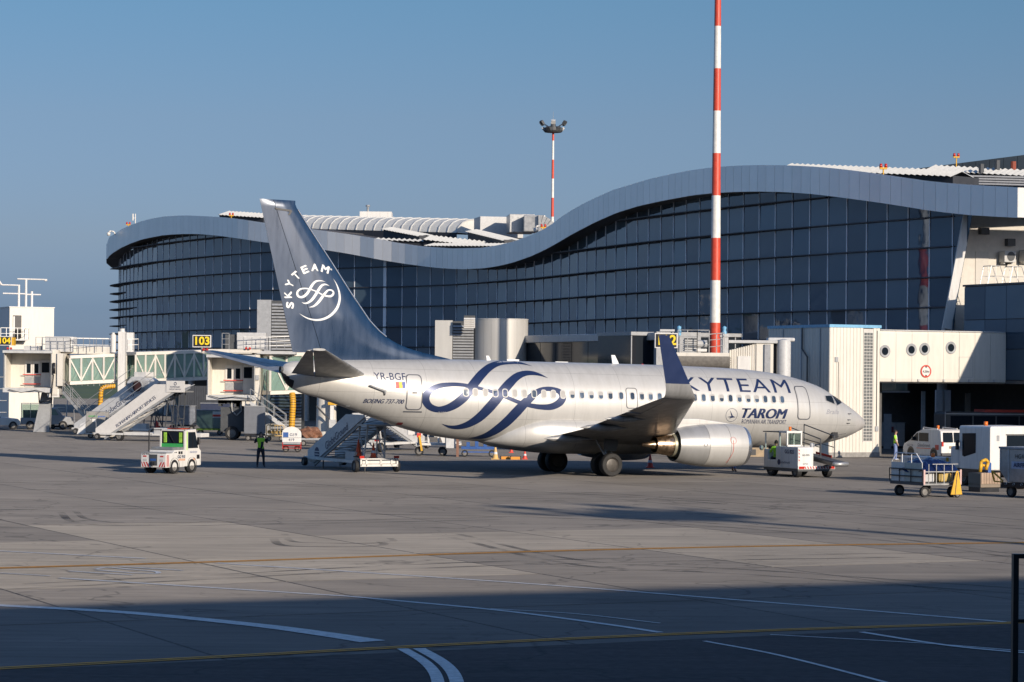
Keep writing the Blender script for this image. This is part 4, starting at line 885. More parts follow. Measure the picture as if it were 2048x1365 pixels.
# fin and rudder: thickness as a function of (x, z)
LEp = [(23.0, 5.30), (24.0, 5.50), (25.0, 5.68), (25.7, 5.84), (26.3, 6.04), (26.85, 6.30), (27.35, 6.65), (27.85, 7.12), (28.86, 8.42), (29.9, 9.85), (30.94, 11.25), (31.71, 12.33)]
def fin_le(z): return float(np.interp(z, [p[1] for p in LEp], [p[0] for p in LEp]))
def fin_te(z): return float(np.interp(z, [4.9, 12.56], [31.5, 33.47]))
def fin_hinge(z): return float(np.interp(z, [5.0, 12.56], [30.05, 32.82]))
def fin_tk(x, z):
    le, te = fin_le(z), fin_te(z); f = (x - le) / max(.1, te - le); tmax = float(np.interp(z, [5.2, 7.2, 12.55], [.34, .50, .17])); return tmax * .5 * float(np.interp(f, [0, .02, .06, .15, .35, .6, 1], [0.02, .25, .42, .72, 1, .8, .06]))
def fin_part(name, xa, xb, m, z0=5.0, z1=12.56, nz=44, nxx=18):
    vs = []; 
    for i in range(nz + 1):
        z = z0 + (z1 - z0) * i / nz; a, b_ = xa(z), xb(z)
        for sgn in (-1, 1):
            for j in range(nxx + 1): x = a + (b_ - a) * (j / nxx) ** 1.3; rr = 1 - max(0, (z - 12.4) / .16) ** 2 * .8; vs.append((XG - x, sgn * fin_tk(x, z) * rr, z))
    n = 2 * (nxx + 1); fs = []
    for i in range(nz):
        for j in range(nxx):
            for q in (0, nxx + 1): fs.append((i * n + q + j, i * n + q + j + 1, (i + 1) * n + q + j + 1, (i + 1) * n + q + j))
        fs.append((i * n, i * n + nxx + 1, (i + 1) * n + nxx + 1, (i + 1) * n)); fs.append((i * n + nxx, i * n + n - 1, (i + 1) * n + n - 1, (i + 1) * n + nxx))
    fs += [(nz * n + j, nz * n + j + 1, nz * n + nxx + 2 + j, nz * n + nxx + 1 + j) for j in range(nxx)]
    return MB().add(vs, fs).build(name, m, ac, smooth=True, autos=40)
fin_part('tail_fin', fin_le, lambda z: fin_hinge(z) - .012, navy)
rud = fin_part('rudder', lambda z: fin_hinge(z) + .012, fin_te, navy, z0=5.55)
mb = MB(); pts = [Vector((XG - x + .012, 0, z)) for x, z in [(fin_le(z), z) for z in [6.4 + .25 * k for k in range(24)]]]
for a_, b_ in zip(pts[:-1], pts[1:]): mb.tube(a_, b_, .04, n=8, caps=False)
mb.build('fin_leading_edge', polish, ac, smooth=True)
mb = MB(); mb.prism([(XG - 32.75, 12.18), (XG - 31.95, 12.12), (XG - 31.9, 12.05), (XG - 32.0, 11.88), (XG - 32.1, 11.86), (XG - 32.02, 12.03), (XG - 32.7, 12.1)], -.12, -.075); mb.build('rudder_balance_gap', blackp, ac)

# ---- markings laid on the skin
def decal(name, polys, surf, m, parent=ac, maxe=.18):
    """polys: list of (verts2d, faces); cut fine and wrapped on a surface function (x, z) -> Vector"""
    bm = bmesh.new()
    for v2, fs in polys:
        bv = [bm.verts.new((a, b_, 0)) for a, b_ in v2]
        for f in fs:
            try: bm.faces.new([bv[i] for i in f])
            except ValueError: pass
    bmesh.ops.remove_doubles(bm, verts=bm.verts, dist=1e-5); bmesh.ops.triangulate(bm, faces=bm.faces)
    for _ in range(5):
        lng = [e for e in bm.edges if e.calc_length() > maxe]
        if not lng: break
        bmesh.ops.subdivide_edges(bm, edges=lng, cuts=1, use_grid_fill=False); bmesh.ops.triangulate(bm, faces=bm.faces)
    for v in bm.verts: v.co = surf(v.co.x, v.co.y)
    me = bpy.data.meshes.new(name); bm.to_mesh(me); bm.free(); me.materials.append(m); me.polygons.foreach_set('use_smooth', [True] * len(me.polygons))
    o = bpy.data.objects.new(name, me); COL.objects.link(o); o.parent = parent; return o
S1 = lambda x, z: fpt(x, z, .008)
S2 = lambda x, z: fpt(x, z, .014)
S3 = lambda x, z: fpt(x, z, .020)
SF = lambda x, z: Vector((XG - x, -fin_tk(x, z) - .008, z))
def ftext(name, s, pl, pr, m, surf=S1, unp=f_unproj, fat=0, **kw):
    """text fitted in the box whose lower left and upper right corners are seen at pl, pr"""
    (x0, z0), (x1, z1) = unp(*pl), unp(*pr); vs, fs = text_geo(s, 1, **kw)
    ax_, bx_, az, bz = min(v[0] for v in vs), max(v[0] for v in vs), min(v[1] for v in vs), max(v[1] for v in vs)
    v2 = [(x0 + (x1 - x0) * (a - ax_) / (bx_ - ax_), z0 + (z1 - z0) * (b_ - az) / (bz - az)) for a, b_ in vs]
    pl_ = [(v2, fs)] if not fat else [([(a + e, b_) for a, b_ in v2], fs) for e in (-fat, 0, fat)]
    if not fat: return decal(name, pl_, surf, m)
    o0 = decal(name, pl_[:1], surf, m)
    for k, q in enumerate(pl_[1:]): decal('letter_weight', [q], lambda x, z, k=k: surf(x, z) + Vector((0, -.003 * (k + 1), 0)), m, o0)
    return o0
def rrect(x0, x1, z0, z1, r, n=5):
    out = []
    for cx, cz, a0 in ((x1 - r, z1 - r, 0), (x0 + r, z1 - r, 90), (x0 + r, z0 + r, 180), (x1 - r, z0 + r, 270)):
        for k in range(n + 1): a = R(a0 + 90 * k / n); out.append((cx + r * math.cos(a), cz + r * math.sin(a)))
    return out
def ring(o_, i_): n = len(o_); return (o_ + i_, [(k, (k + 1) % n, n + (k + 1) % n, n + k) for k in range(n)])
def fan(o_): return (o_, [tuple(range(len(o_)))])
# knot emblem strokes, traced: centre line and width
def ribbon(pts, wid, mapf, n=7):
    P = catmull(pts, n); W = np.interp(np.linspace(0, 1, len(P)), np.linspace(0, 1, len(wid)), wid); L_, Rr = [], []
    for i, p in enumerate(P):
        d = P[min(i + 1, len(P) - 1)] - P[max(i - 1, 0)]; d = d / (np.linalg.norm(d) + 1e-9); q = np.array([-d[1], d[0]]) * W[i] / 2
        L_.append(mapf(*(p + q))); Rr.append(mapf(*(p - q)))
    m_ = len(P); return (L_ + Rr, [(i, i + 1, m_ + i + 1, m_ + i) for i in range(m_ - 1)])
K1 = [(995, 146), (900, 122), (800, 114), (700, 122), (620, 155), (550, 215), (495, 280), (450, 340), (395, 415), (320, 480), (240, 520), (160, 532), (90, 510), (52, 465), (50, 410), (90, 360), (170, 322), (270, 310), (370, 313), (470, 330), (560, 352), (650, 378), (760, 420), (880, 468), (980, 496), (1080, 510), (1170, 506), (1240, 470), (1268, 420), (1240, 375), (1180, 352), (1110, 350), (1050, 372), (985, 425), (920, 485), (850, 560), (770, 640), (680, 710), (590, 760), (500, 782), (425, 786)]
K1w = [0, 14, 26, 38, 56, 68, 72, 74, 72, 66, 56, 46, 52, 60, 60, 48, 38, 32, 28, 26, 25, 26, 28, 30, 34, 40, 50, 58, 56, 40, 34, 34, 46, 60, 70, 74, 70, 60, 42, 20, 0]
K2 = [(1137, 253), (1070, 226), (1000, 210), (930, 212), (860, 240), (795, 298), (735, 368), (670, 450), (600, 530), (520, 605), (430, 660), (340, 686), (260, 684), (188, 657)]
K2w = [0, 16, 30, 42, 58, 70, 75, 76, 74, 66, 50, 34, 20, 0]
zz_ = 2048 / 460
fm = lambda a, b_: f_unproj(840 + a / zz_, 700 + b_ / zz_)
decal('knot_emblem', [ribbon(K1, [w * 1.15 for w in K1w], fm)], S1, navyd); decal('knot_emblem', [ribbon(K2, [w * 1.15 for w in K2w], fm)], S2, navyd)
def fin_unp(u, v): return a_plane(u, v, -.2)
fz = 1312 / 250
def fm2(a, b_):
    x = 808 + (a - 25) * .3059; y = 638 + (b_ - 110) * .413; return fin_unp(440 + x / fz, 440 + y / fz)
decal('fin_emblem', [ribbon(K1, [w * 1.1 for w in K1w], fm2)], SF, fwhite); decal('fin_emblem', [ribbon(K2, [w * 1.1 for w in K2w], fm2)], lambda x, z: SF(x, z) + Vector((0, -.004, 0)), fwhite)
fm3 = lambda a, b_: fin_unp(440 + a / fz, 440 + b_ / fz)
decal('fin_crescent', [ribbon([(1190, 616), (1225, 680), (1250, 760), (1252, 840), (1225, 920), (1170, 990), (1100, 1035), (1020, 1052), (940, 1040), (880, 1012), (836, 982)], [0, 10, 18, 24, 27, 26, 24, 20, 14, 8, 0], fm3)], SF, fwhite)
for ch, cx, cy, ang, w_, h_ in (('S', 742, 895, 84, 66, 72), ('K', 722, 785, 92, 66, 70), ('Y', 738, 672, 62, 66, 72), ('T', 802, 585, 42, 62, 78), ('E', 890, 522, 24, 62, 76), ('A', 993, 500, 0, 66, 74), ('M', 1106, 518, -16, 78, 76), ('o', 1170, 520, 0, 14, 16)):
    vs_, fs_ = text_geo(ch, 1); ax_, bx_, az, bz = min(v[0] for v in vs_), max(v[0] for v in vs_), min(v[1] for v in vs_), max(v[1] for v in vs_); ca, sa = math.cos(R(ang)), math.sin(R(ang)); v2 = []
    for a, b_ in vs_:
        p, q = ((a - ax_) / (bx_ - ax_) - .5) * w_, ((b_ - az) / (bz - az) - .5) * h_
        v2.append(fm3(cx + p * ca - q * sa, cy - (p * sa + q * ca)))
    fl_ = decal('fin_letter', [(v2, fs_)], SF, fwhite)
    for e_ in (-.022, .022): decal('letter_weight', [([(a + e_, b_ + e_ * .5) for a, b_ in v2], fs_)], lambda x, z, e_=e_: SF(x, z) + Vector((0, -.006 - e_ * .1, 0)), fwhite, fl_)
ftext('fuselage_title', 'SKYTEAM', (1336, 781), (1569, 760), navyd, space=1.12)
ftext('registration', 'YR-BGF', (748, 759.5), (809, 747), navyd)
ftext('airline_name', 'TAROM', (1483, 836.5), (1574, 818.5), navyd, shear=.3, fat=.038)
ftext('airline_subtitle', 'ROMANIAN AIR TRANSPORT', (1482, 847), (1572, 840.5), navyd)
ftext('type_name', 'BOEING 737-700', (725, 806.3), (808, 799.5), navyd, shear=.35, fat=.008)
ftext('aircraft_name', 'Braila', (1652, 828.5), (1676, 819.5), mat('thin_grey_lettering', (.30, .30, .33), .5), shear=.4)
ftext('fuselage_number', '2102', (875, 828), (892, 824), mat('faint_lettering', (.40, .39, .37), .5))
for k, col in enumerate(((.55, .06, .05), (.72, .50, .03), (.05, .09, .35))):
    xa, xb = 791 + 6.4 * k, 791 + 6.4 * (k + 1); (x0, z0), (x1, z1) = f_unproj(xa, 777), f_unproj(xb, 764.5); decal('flag_stripe', [([(x0, z0), (x1, z0), (x1, z1), (x0, z1)], [(0, 1, 2, 3)])], S1, mat('flag_%d' % k, col, .5, var=.05))
cx, cz = f_unproj(1462.5, 830.5); circ = lambda r: [(cx + r * math.cos(2 * math.pi * k / 40), cz + r * math.sin(2 * math.pi * k / 40)) for k in range(40)]
decal('roundel', [ring(circ(.335), circ(.318))], S1, navyd)
bd = lambda pts: ([(cx - a, cz + b_) for a, b_ in pts], [tuple(range(len(pts)))])
decal('roundel_bird', [bd([(-.12, .24), (.07, -.03), (.0, -.06)]), bd([(-.24, -.1), (.06, -.13), (.25, -.1), (.06, -.04)]), bd([(-.13, -.19), (.05, -.13), (.02, -.07)])], S2, navyd)
# cabin windows (each a frame with a pane), doors
wpx = [931, 950, 970, 990, 1009.5, 1029, 1048, 1067.5, 1087, 1106, 1125, 1144, 1163, 1182, 1201, 1220, 1241.5, 1264, 1283, 1300.5, 1318.5, 1336, 1354, 1371.5, 1389, 1406.5, 1424.6, 1442.4, 1460.3, 1478.3, 1496, 1513, 1530, 1547, 1563.8]
wfr = mat('window_frame_metal', (.46, .45, .43), .45, metal=.1, var=.03); wgl = mat('cabin_window', (.045, .07, .105), .10, var=.3, scale=2, spec=.8, rnd=.45); wsh = mat('window_blind', (.36, .345, .325), .5, var=.05)
rw = random.Random(3)
for k, u in enumerate(wpx):
    x, _ = f_unproj(u, interp(u, [931, 1570], [783.8, 801.5])); z = 3.865
    fr_ = decal('cabin_window', [ring(rrect(x - .15, x + .15, z - .21, z + .21, .12), rrect(x - .11, x + .11, z - .165, z + .165, .09))], S3, wfr, maxe=.5)
    shade = .16 if k > 10 else .02
    if k < 11 and k not in (0, 3, 4, 7): decal('pane', [fan(rrect(x - .112, x + .112, z - .167, z + .167, .09))], S2, wsh, fr_, maxe=.5)
    else:
        zs = z + .165 - .33 * rw.choice([0, .2, .35, .5])
        decal('pane', [fan(rrect(x - .112, x + .112, z - .167, z + .167, .09))], S2, wgl, fr_, maxe=.5)
        if rw.random() < .6: decal('blind', [fan(rrect(x - .105, x + .105, min(zs, z + .1), z + .165, .02))], lambda x, z: fpt(x, z, .016), wsh, fr_, maxe=.5)
dl = mat('door_outline', (.10, .105, .12), .45)
def fdoor(name, x0, x1, z0, z1, r=.16, t=.045):
    d = decal(name, [fan(rrect(x0 + t, x1 - t, z0 + t, z1 - t, r))], S2 if name != 'overwing_exit' else S1, silver); decal('door_frame', [ring(rrect(x0, x1, z0, z1, r + .02), rrect(x0 + t, x1 - t, z0 + t, z1 - t, r))], S3, dl, d); return d
def fdoor_px(name, ul, ur, vm, z0, z1):
    a = f_unproj(ul, vm)[0]; b_ = f_unproj(ur, vm)[0]; return fdoor(name, min(a, b_), max(a, b_), z0, z1), min(a, b_), max(a, b_)
d, da, db = fdoor_px('rear_service_door', 812.5, 844.5, 785, 2.98, 4.64); fdoor_px('front_service_door', 1594, 1619, 808, 2.88, 4.56)
decal('door_handle', [fan(rrect(da + .25, da + .5, 3.75, 3.82, .02))], S3, dl, d); decal('door_sill', [fan(rrect(da - .05, db + .05, 2.87, 2.93, .01))], S3, dl, d)
fdoor('overwing_exit', 14.42, 15.05, 3.26, 4.26, r=.12, t=.032)
cg = dglass
for q in ([(1649.8, 792.6), (1661.8, 792.2), (1668.4, 808.8), (1652, 801.8)], [(1663, 792.2), (1671.5, 792.4), (1682.6, 806), (1673.5, 811.2)]):
    v2 = [f_unproj(*p) for p in q]; cx_, cz_ = sum(p[0] for p in v2) / 4, sum(p[1] for p in v2) / 4; big = [(cx_ + (a - cx_) * 1.16, cz_ + (b_ - cz_) * 1.16) for a, b_ in v2]
    w_ = decal('cockpit_window', [fan(v2)], lambda x, z: fpt(x, z, .02), cg, maxe=.12); decal('window_frame', [ring(big, v2)], lambda x, z: fpt(x, z, .016), grey, w_, maxe=.12)
# small fittings
def blade(u0, u1, v0, h, lean, m=fwhite, name='antenna'):
    x0, z0 = a_plane(u0, v0, 0); x1, _ = a_plane(u1, v0, 0); MB().prism([(XG - x0, z0 - .08), (XG - x1, z0 - .08), (XG - x1 - lean * 1.5, z0 + h), (XG - x0 - lean * .5, z0 + h)], -.03, .03).build(name, m, ac)
blade(973, 983, 721, .22, .12); blade(1225, 1240, 731, .50, .22); blade(1013, 1037, 722, .08, .0); blade(1110, 1135, 725.5, .05, 0); blade(1180, 1200, 728.5, .05, 0)
x0, z0 = a_plane(1284, 732, 0); MB().lathe([(-.04, .09), (.06, .09), (.1, .02)], c=(XG - x0, 0, z0)).build('beacon', redlt, ac, smooth=True)
x, z = f_unproj(768, 790); c = fpt(x, z, .0); MB().tube(c + Vector((-.75, 0, .42)), c + Vector((0, -.12, .16)), .045, n=8).tube(c + Vector((0, 0, 0)), c + Vector((0, -.15, .18)), .05).build('elbow_drain', grey, ac, smooth=True)
for u, v in ((1695, 828), (1694, 840), (1692.5, 847)): x, z = f_unproj(u, v); c = fpt(x, z); MB().tube(c, c + Vector((.16, -.08, 0)), .02).build('pitot_probe', dgrey, ac)
for u, v in ((770, 867), (695, 812)): x, z = f_unproj(u, v); decal('skin_light', [fan(rrect(x - .08, x + .08, z - .03, z + .03, .02))], S2, fwhite)
x, z = f_unproj(1664.5, 871); c = fpt(x, z); MB().box(c + Vector((0, -.12, 0)), (.32, .25, .32)).bar(c + Vector((0, -.2, 0)), c + Vector((.6, -.3, .1)), .03).build('external_power_plug', blackp, ac)
x, z = f_unproj(798, 848); decal('cargo_light', [fan(rrect(x - .12, x + .12, z - .05, z + .07, .03))], S2, mat('cargo_red', (.25, .03, .03), .4))

# red marks and data plates on the near nacelle
eyn, ezn = -4.83, 1.60
def npt(x, a, off=.008):
    r = float(np.interp(x, [10.45, 11.3, 12.35, 13.0, 13.6], [.985, 1.055, 1.04, .985, .90])) + off; return Vector((XG - x, eyn - r * math.cos(a), ezn + r * math.sin(a)))
mb = MB(); pts_ = [npt(11.35 + .25 * max(0, k - 6) / 10, R(14 - 5.0 * k)) for k in range(14)]
for a_, b_ in zip(pts_[:-1], pts_[1:]): mb.bar(a_, b_, .02, .012)
c_ = [npt(11.35 + .16 * math.cos(t), R(14) + .16 * math.sin(t)) for t in [k * math.pi / 8 for k in range(17)]]
for a_, b_ in zip(c_[:-1], c_[1:]): mb.bar(a_, b_, .018, .01)
nac = [o for o in ac.children if o.name.startswith('engine_nacelle')][0]
mb.build('red_mark', red, nac); mb = MB(); c_ = [npt(12.85 + .09 * math.cos(t), R(2) + .09 * math.sin(t)) for t in [k * math.pi / 6 for k in range(13)]]
for a_, b_ in zip(c_[:-1], c_[1:]): mb.bar(a_, b_, .02, .01)
mb.build('access_ring', dgrey, nac)
# ================================================================ MASTS
redm = mat('mast_red', (.62, .07, .035), .45, dirt=.25); whitem = mat('mast_white', (.74, .72, .67), .45, dirt=.25, dirtcol=(.45, .42, .38))
def mast(x, y, H, r0, r1, bh, zb, label, red_first, head=1.0):
    t = thing('light_mast', label, 'light mast', (x, y, 0), group='striped floodlight masts'); z = 0; isred = red_first; nxt = zb
    while nxt > bh: nxt -= bh; isred = not isred
    while z < H - .01:
        z2 = min(nxt, H); ra, rb = r0 + (r1 - r0) * z / H, r0 + (r1 - r0) * z2 / H
        MB().lathe([(z, ra), (z2, rb)], n=24).build('red_band' if isred else 'white_band', redm if isred else whitem, t, smooth=True); isred = not isred; z = z2; nxt += bh
    MB().lathe([(H - .3, r1), (H - .2, 1.1 * head), (H, 1.3 * head), (H + .35, 1.3 * head), (H + .4, .4 * head), (H + .9, .3 * head)], n=20).build('head_frame', dgrey, t)
    MB().tube((0, 0, H + .5), (0, 0, H + 2.4), .03, .015, n=6).build('lightning_rod', galv, t)
    for k in range(12):
        a = 2 * math.pi * k / 12; d = Vector((math.cos(a), math.sin(a), 0)); q = Vector((-d.y, d.x, 0)); mb = MB(); c = d * 1.25 * head + Vector((0, 0, H + (.95 if k % 2 else .2)))
        if k % 2: c += d * .45 * head
        M = Matrix((q, (d * .8 + Vector((0, 0, -.6))).normalized(), q.cross((d * .8 + Vector((0, 0, -.6))).normalized()))).transposed()
        mb.box(c, (.55 * head, .28, .5 * head), M=M); mb.bar(c, d * .5 * head + Vector((0, 0, H + .4)), .06); mb.build('floodlight', lgrey if k % 3 == 0 else dgrey, t)
    return t
mp_ = at(1429.5, 646, 172.3)
mast(mp_.x, 172.3, 36, .41, .19, 2.92, mp_.z, 'thick red and white light mast rising out of frame beside the glass front', True)
mp2_ = at(1104.5, 396, 310)
mast(mp2_.x, 310, at(1105, 262, 310).z, .30, .13, 2.36, mp2_.z, 'thin red and white light mast behind the dip of the roof', True, head=.95)
tip = gnd(1085, 1012); L_ = 24 / math.tan(R(SUN_EL)); bx_, by_ = tip.x + L_ * math.sin(R(SUN_AZ)), tip.y - L_ * math.cos(R(SUN_AZ))
mast(bx_, by_, 21.8, .5, .3, 2.9, 5, 'light mast beside the near terminal, outside the frame, whose shadow crosses the apron', False, head=2.1)

# ================================================================ NEAR TERMINAL (behind the camera, throws the long shadow)
HB = 15.0; LB = HB / math.tan(R(SUN_EL)); sp = [gnd(0, 1213), gnd(512, 1196), gnd(1024, 1180), gnd(1536, 1167), gnd(2010, 1158)]
ed = (sp[-1] - sp[0]).normalized(); off = Vector((LB * math.sin(R(SUN_AZ)), -LB * math.cos(R(SUN_AZ)), 0)); e0 = sp[0] + off
nt_ = thing('near_terminal', 'flat roofed terminal from whose window the apron is seen', 'terminal building', e0 - ed * 30, math.atan2(ed.y, ed.x))
MB().b2(-60, 150, -26, -.9, 0, HB - .6).build('wall', cream, nt_); MB().b2(-61, 151, -27, 0, HB - .6, HB).build('roof', lgrey, nt_)
mb = MB()
for k in range(70): mb.b2(-59.5 + 3 * k, -56.8 + 3 * k, -.9, -.84, 3, 7.5).b2(-59.5 + 3 * k, -56.8 + 3 * k, -.9, -.84, 8.4, 13)
mb.build('window', dglass, nt_)
fr = thing('metal_frame', 'dark upright metal frame cut off at the lower right corner of the view', 'frame', (at(2029, 1108, 14).x, 14, 0)); zf = at(2029, 1108, 14).z
MB().b2(-.012, .018, -.03, .03, 0, zf).build('post', mat('dark_metal', (.028, .033, .032), .5, metal=.3), fr); MB().b2(.018, 1.2, -.02, .02, zf - .025, zf).b2(.018, 1.2, -.015, .015, zf - .385, zf - .365).build('rail', MATS['dark_metal'], fr)
MB().b2(1.2, 1.26, -.03, .03, 0, zf).build('post', MATS['dark_metal'], fr)

# ================================================================ STAIR TOWERS AND LINKS IN FRONT OF THE TERMINAL
def louvre(parent, x0, x1, y0, z0, z1, pitch=.22, m=None, name='louvre_blade'):
    n = int((z1 - z0) / pitch)
    for k in range(n):
        z = z0 + k * pitch; MB().add([(x0, y0 - .10, z), (x1, y0 - .10, z), (x1, y0 + .06, z + .14), (x0, y0 + .06, z + .14), (x0, y0 - .08, z - .02), (x1, y0 - .08, z - .02), (x1, y0 + .08, z + .12), (x0, y0 + .08, z + .12)], [(0, 1, 2, 3), (7, 6, 5, 4), (0, 4, 5, 1), (2, 6, 7, 3), (1, 5, 6, 2), (0, 3, 7, 4)]).build(name, m or lgrey, parent)
tcl = mat('tower_cladding', (.50, .49, .46), .5, metal=.15, var=.05, streak=True)
Yb = 195
tb = thing('round_stair_tower', 'pale round stair tower with a louvred shaft behind the front of the tail', 'tower', (at(1000, 700, Yb).x, Yb, 0)); zb_ = at(1000, 640, Yb).z; pw = Yb / 5000
cyl_r = 2.15
for k in range(20):
    a0, a1 = 2 * math.pi * k / 20 + .0015, 2 * math.pi * (k + 1) / 20 - .0015; vs = []
    for j in range(5): a = a0 + (a1 - a0) * j / 4; vs += [(cyl_r * math.cos(a), cyl_r * math.sin(a), 0), (cyl_r * math.cos(a), cyl_r * math.sin(a), zb_)]
    MB().add(vs, [(2 * j, 2 * j + 2, 2 * j + 3, 2 * j + 1) for j in range(4)]).build('curved_panel', tcl, tb, smooth=True)
MB().lathe([(zb_, cyl_r + .03), (zb_ + .06, cyl_r + .03), (zb_ + .06, 0.01)], n=40).build('cap', lgrey, tb)
x0, x1, x2 = (870 - 1000) * pw, (905 - 1000) * pw, (947 - 1000) * pw
MB().b2(x0, x1 - .02, -.9, 2.4, 0, zb_ - .1).build('shaft_wall', tcl, tb); MB().b2(x1, x2, -.75, 2.4, 0, zb_ - .15).build('shaft_core', dgrey, tb)
louvre(tb, x1 + .02, x2, -.85, 3.5, zb_ - .2, m=grey); MB().b2((928 - 1000) * pw, (950 - 1000) * pw, -2.4, -2.3, zb_ - .7, zb_ + .25).build('vent_screen', dgrey, tb)  # louvre blades coloured grey to stand in for shade on the shaft
louvre(tb, (928 - 1000) * pw, (950 - 1000) * pw, -2.45, zb_ - .7, zb_ + .2, pitch=.16, m=white, name='vent_slat')
Ya = 190
ta = thing('louvred_stair_tower', 'grey square stair tower with horizontal louvres beside the tail fin', 'tower', (at(513, 700, Ya).x, Ya, 0)); za_ = at(513, 600, Ya).z; pw = Ya / 5000
MB().b2(0, 28 * pw, 0, 3, 0, za_).build('plain_panel', grey, ta); MB().b2(28 * pw + .02, 90 * pw, .12, 3, 0, za_ - .05).build('shaft_core', dgrey, ta); louvre(ta, 28 * pw + .04, 90 * pw, .05, .4, za_ - .1, pitch=.24, m=grey)
# dark glazed link from the round tower towards the mast
p0 = at(1050, 672, 194.5); p1 = Vector((p0.x, p0.y, 0)) - gy * 21
gl_ = thing('glazed_link', 'dark glazed walkway with a pale flat roof running right from the round tower', 'walkway', (p0.x, p0.y, 0), GA - R(90))
zt_ = p0.z; Ll = 21
MB().b2(0, Ll, -.25, 3.2, zt_ - .55, zt_).build('roof_slab', lgrey, gl_, bevel=.05); MB().b2(0, Ll, 0, 3, 3.6, 4.1).build('floor_slab', dgrey, gl_); MB().b2(.1, Ll - .1, 1.4, 1.5, 4.1, zt_ - .5).build('inner_wall', dgrey, gl_)
dkg = mat('smoked_glass', (.02, .025, .032), .08, var=0, spec=.6)
for k in range(8):
    MB().b2(k * Ll / 8 + .04, (k + 1) * Ll / 8 - .04, .0, .04, 4.12, zt_ - .57).build('glass_panel', dkg, gl_); mb = MB(); mb.bar(((k + (k % 2)) * Ll / 8, .25, 4.1), ((k + 1 - (k % 2)) * Ll / 8, .25, zt_ - .55), .12); mb.build('brace', lgrey, gl_)
MB().b2(Ll, Ll + .35, -.3, 3.3, 0, zt_ + .05).build('end_frame', grey, gl_)
for k in range(4): MB().tube((k * 6 + 1, 1.5, 0), (k * 6 + 1, 1.5, 3.7), .25).build('support_leg', dgrey, gl_, smooth=True)
# grey block between link and pylon (terminal side), seen above the crown
gb_ = thing('dark_lobby', 'dark glazed gate lobby between the walkway and the gate 102 bridge', 'building', (at(1262, 670, 176).x, 176, 0), GA)
MB().b2(0, 9, 0, 5, 0, at(1262, 671, 176).z).build('body', dkg, gb_)
for k in range(6): MB().b2(k * 1.7 - .04, k * 1.7 + .04, -.05, 0, 3.5, at(1262, 671, 176).z).build('frame_post', grey, gb_)
MB().b2(-.1, 9.1, -.15, 5, at(1262, 671, 176).z, at(1262, 671, 176).z + .25).build('roof_edge', grey, gb_)
# ---- white tower at the left edge
Yt = 235; ct = at(18, 700, Yt); pw = Yt / 5000
tt = thing('white_lift_tower', 'white square tower with a balcony door and aerials at the left edge', 'tower', (ct.x, Yt, 0), GA); zt_ = at(18, 615, Yt).z; W_ = 3.72
MB().b2(0, W_, 0, .15, 0, zt_).build('front_wall', cream, tt); MB().b2(0, .15, .152, 7, 0, zt_).build('side_wall', white, tt); MB().b2(.15, W_, .16, 7, .0, zt_ - .15).build('core', lgrey, tt); MB().b2(-.05, W_ + .05, -.05, 7, zt_, zt_ + .08).build('roof_edge', white, tt)
dz0, dz1 = at(30, 677, Yt).z, at(30, 631, Yt).z
MB().b2(.28, .98, -.03, .0, dz0, dz1).build('doorway', blackp, tt); MB().b2(.30, .42, -.05, -.03, dz0 + .5, dz1 - .1).build('door_leaf', white, tt); MB().b2(.5, .9, -.25, -.05, dz0 + .0, dz0 + .8).build('barrel', black, tt)
mb = MB(); MB().b2(-1.0, 1.35, -1.1, 0, dz0 - .22, dz0 - .1).build('balcony_floor', lgrey, tt); tt.scale = (1.146, 1.146, 1); railing(mb, [(-1.0, -1.05, dz0 - .1), (1.33, -1.05, dz0 - .1), (1.33, 0, dz0 - .1)], h=1.05, posts=.45); mb.build('balcony_rail', galv, tt)
mb = MB()
for xx, hh in ((1.15, 2.2), (1.75, 2.75), (2.25, 1.6)): mb.tube((xx, 1.5, zt_), (xx, 1.5, zt_ + hh), .10, n=10)
for xa, xb, hh in ((-.3, 1.2, 2.15), (1.0, 3.3, 2.75), (-.2, 1.7, 1.35), (1.7, 3.0, 1.3)): mb.tube((xa, 1.5, zt_ + hh), (xb, 1.5, zt_ + hh), .07, n=8)
mb.tube((-.3, 1.5, zt_ + 2.15), (-.6, 1.5, zt_ + 2.6), .1).tube((3.3, 1.5, zt_ + 2.7), (3.5, 1.5, zt_ + 2.7), .12); mb.build('aerial_frame', white, tt)
mb = MB()
for k in range(4): mb.tube((-2.6, -.8 - .0 * k, 0), (-2.6, -.8, 4.6), .05); mb.tube((-2.6, -.8, 1.1 * k + 1), (-.4, -.8, 1.1 * k + 1), .04)
mb.build('scaffold', galv, tt)

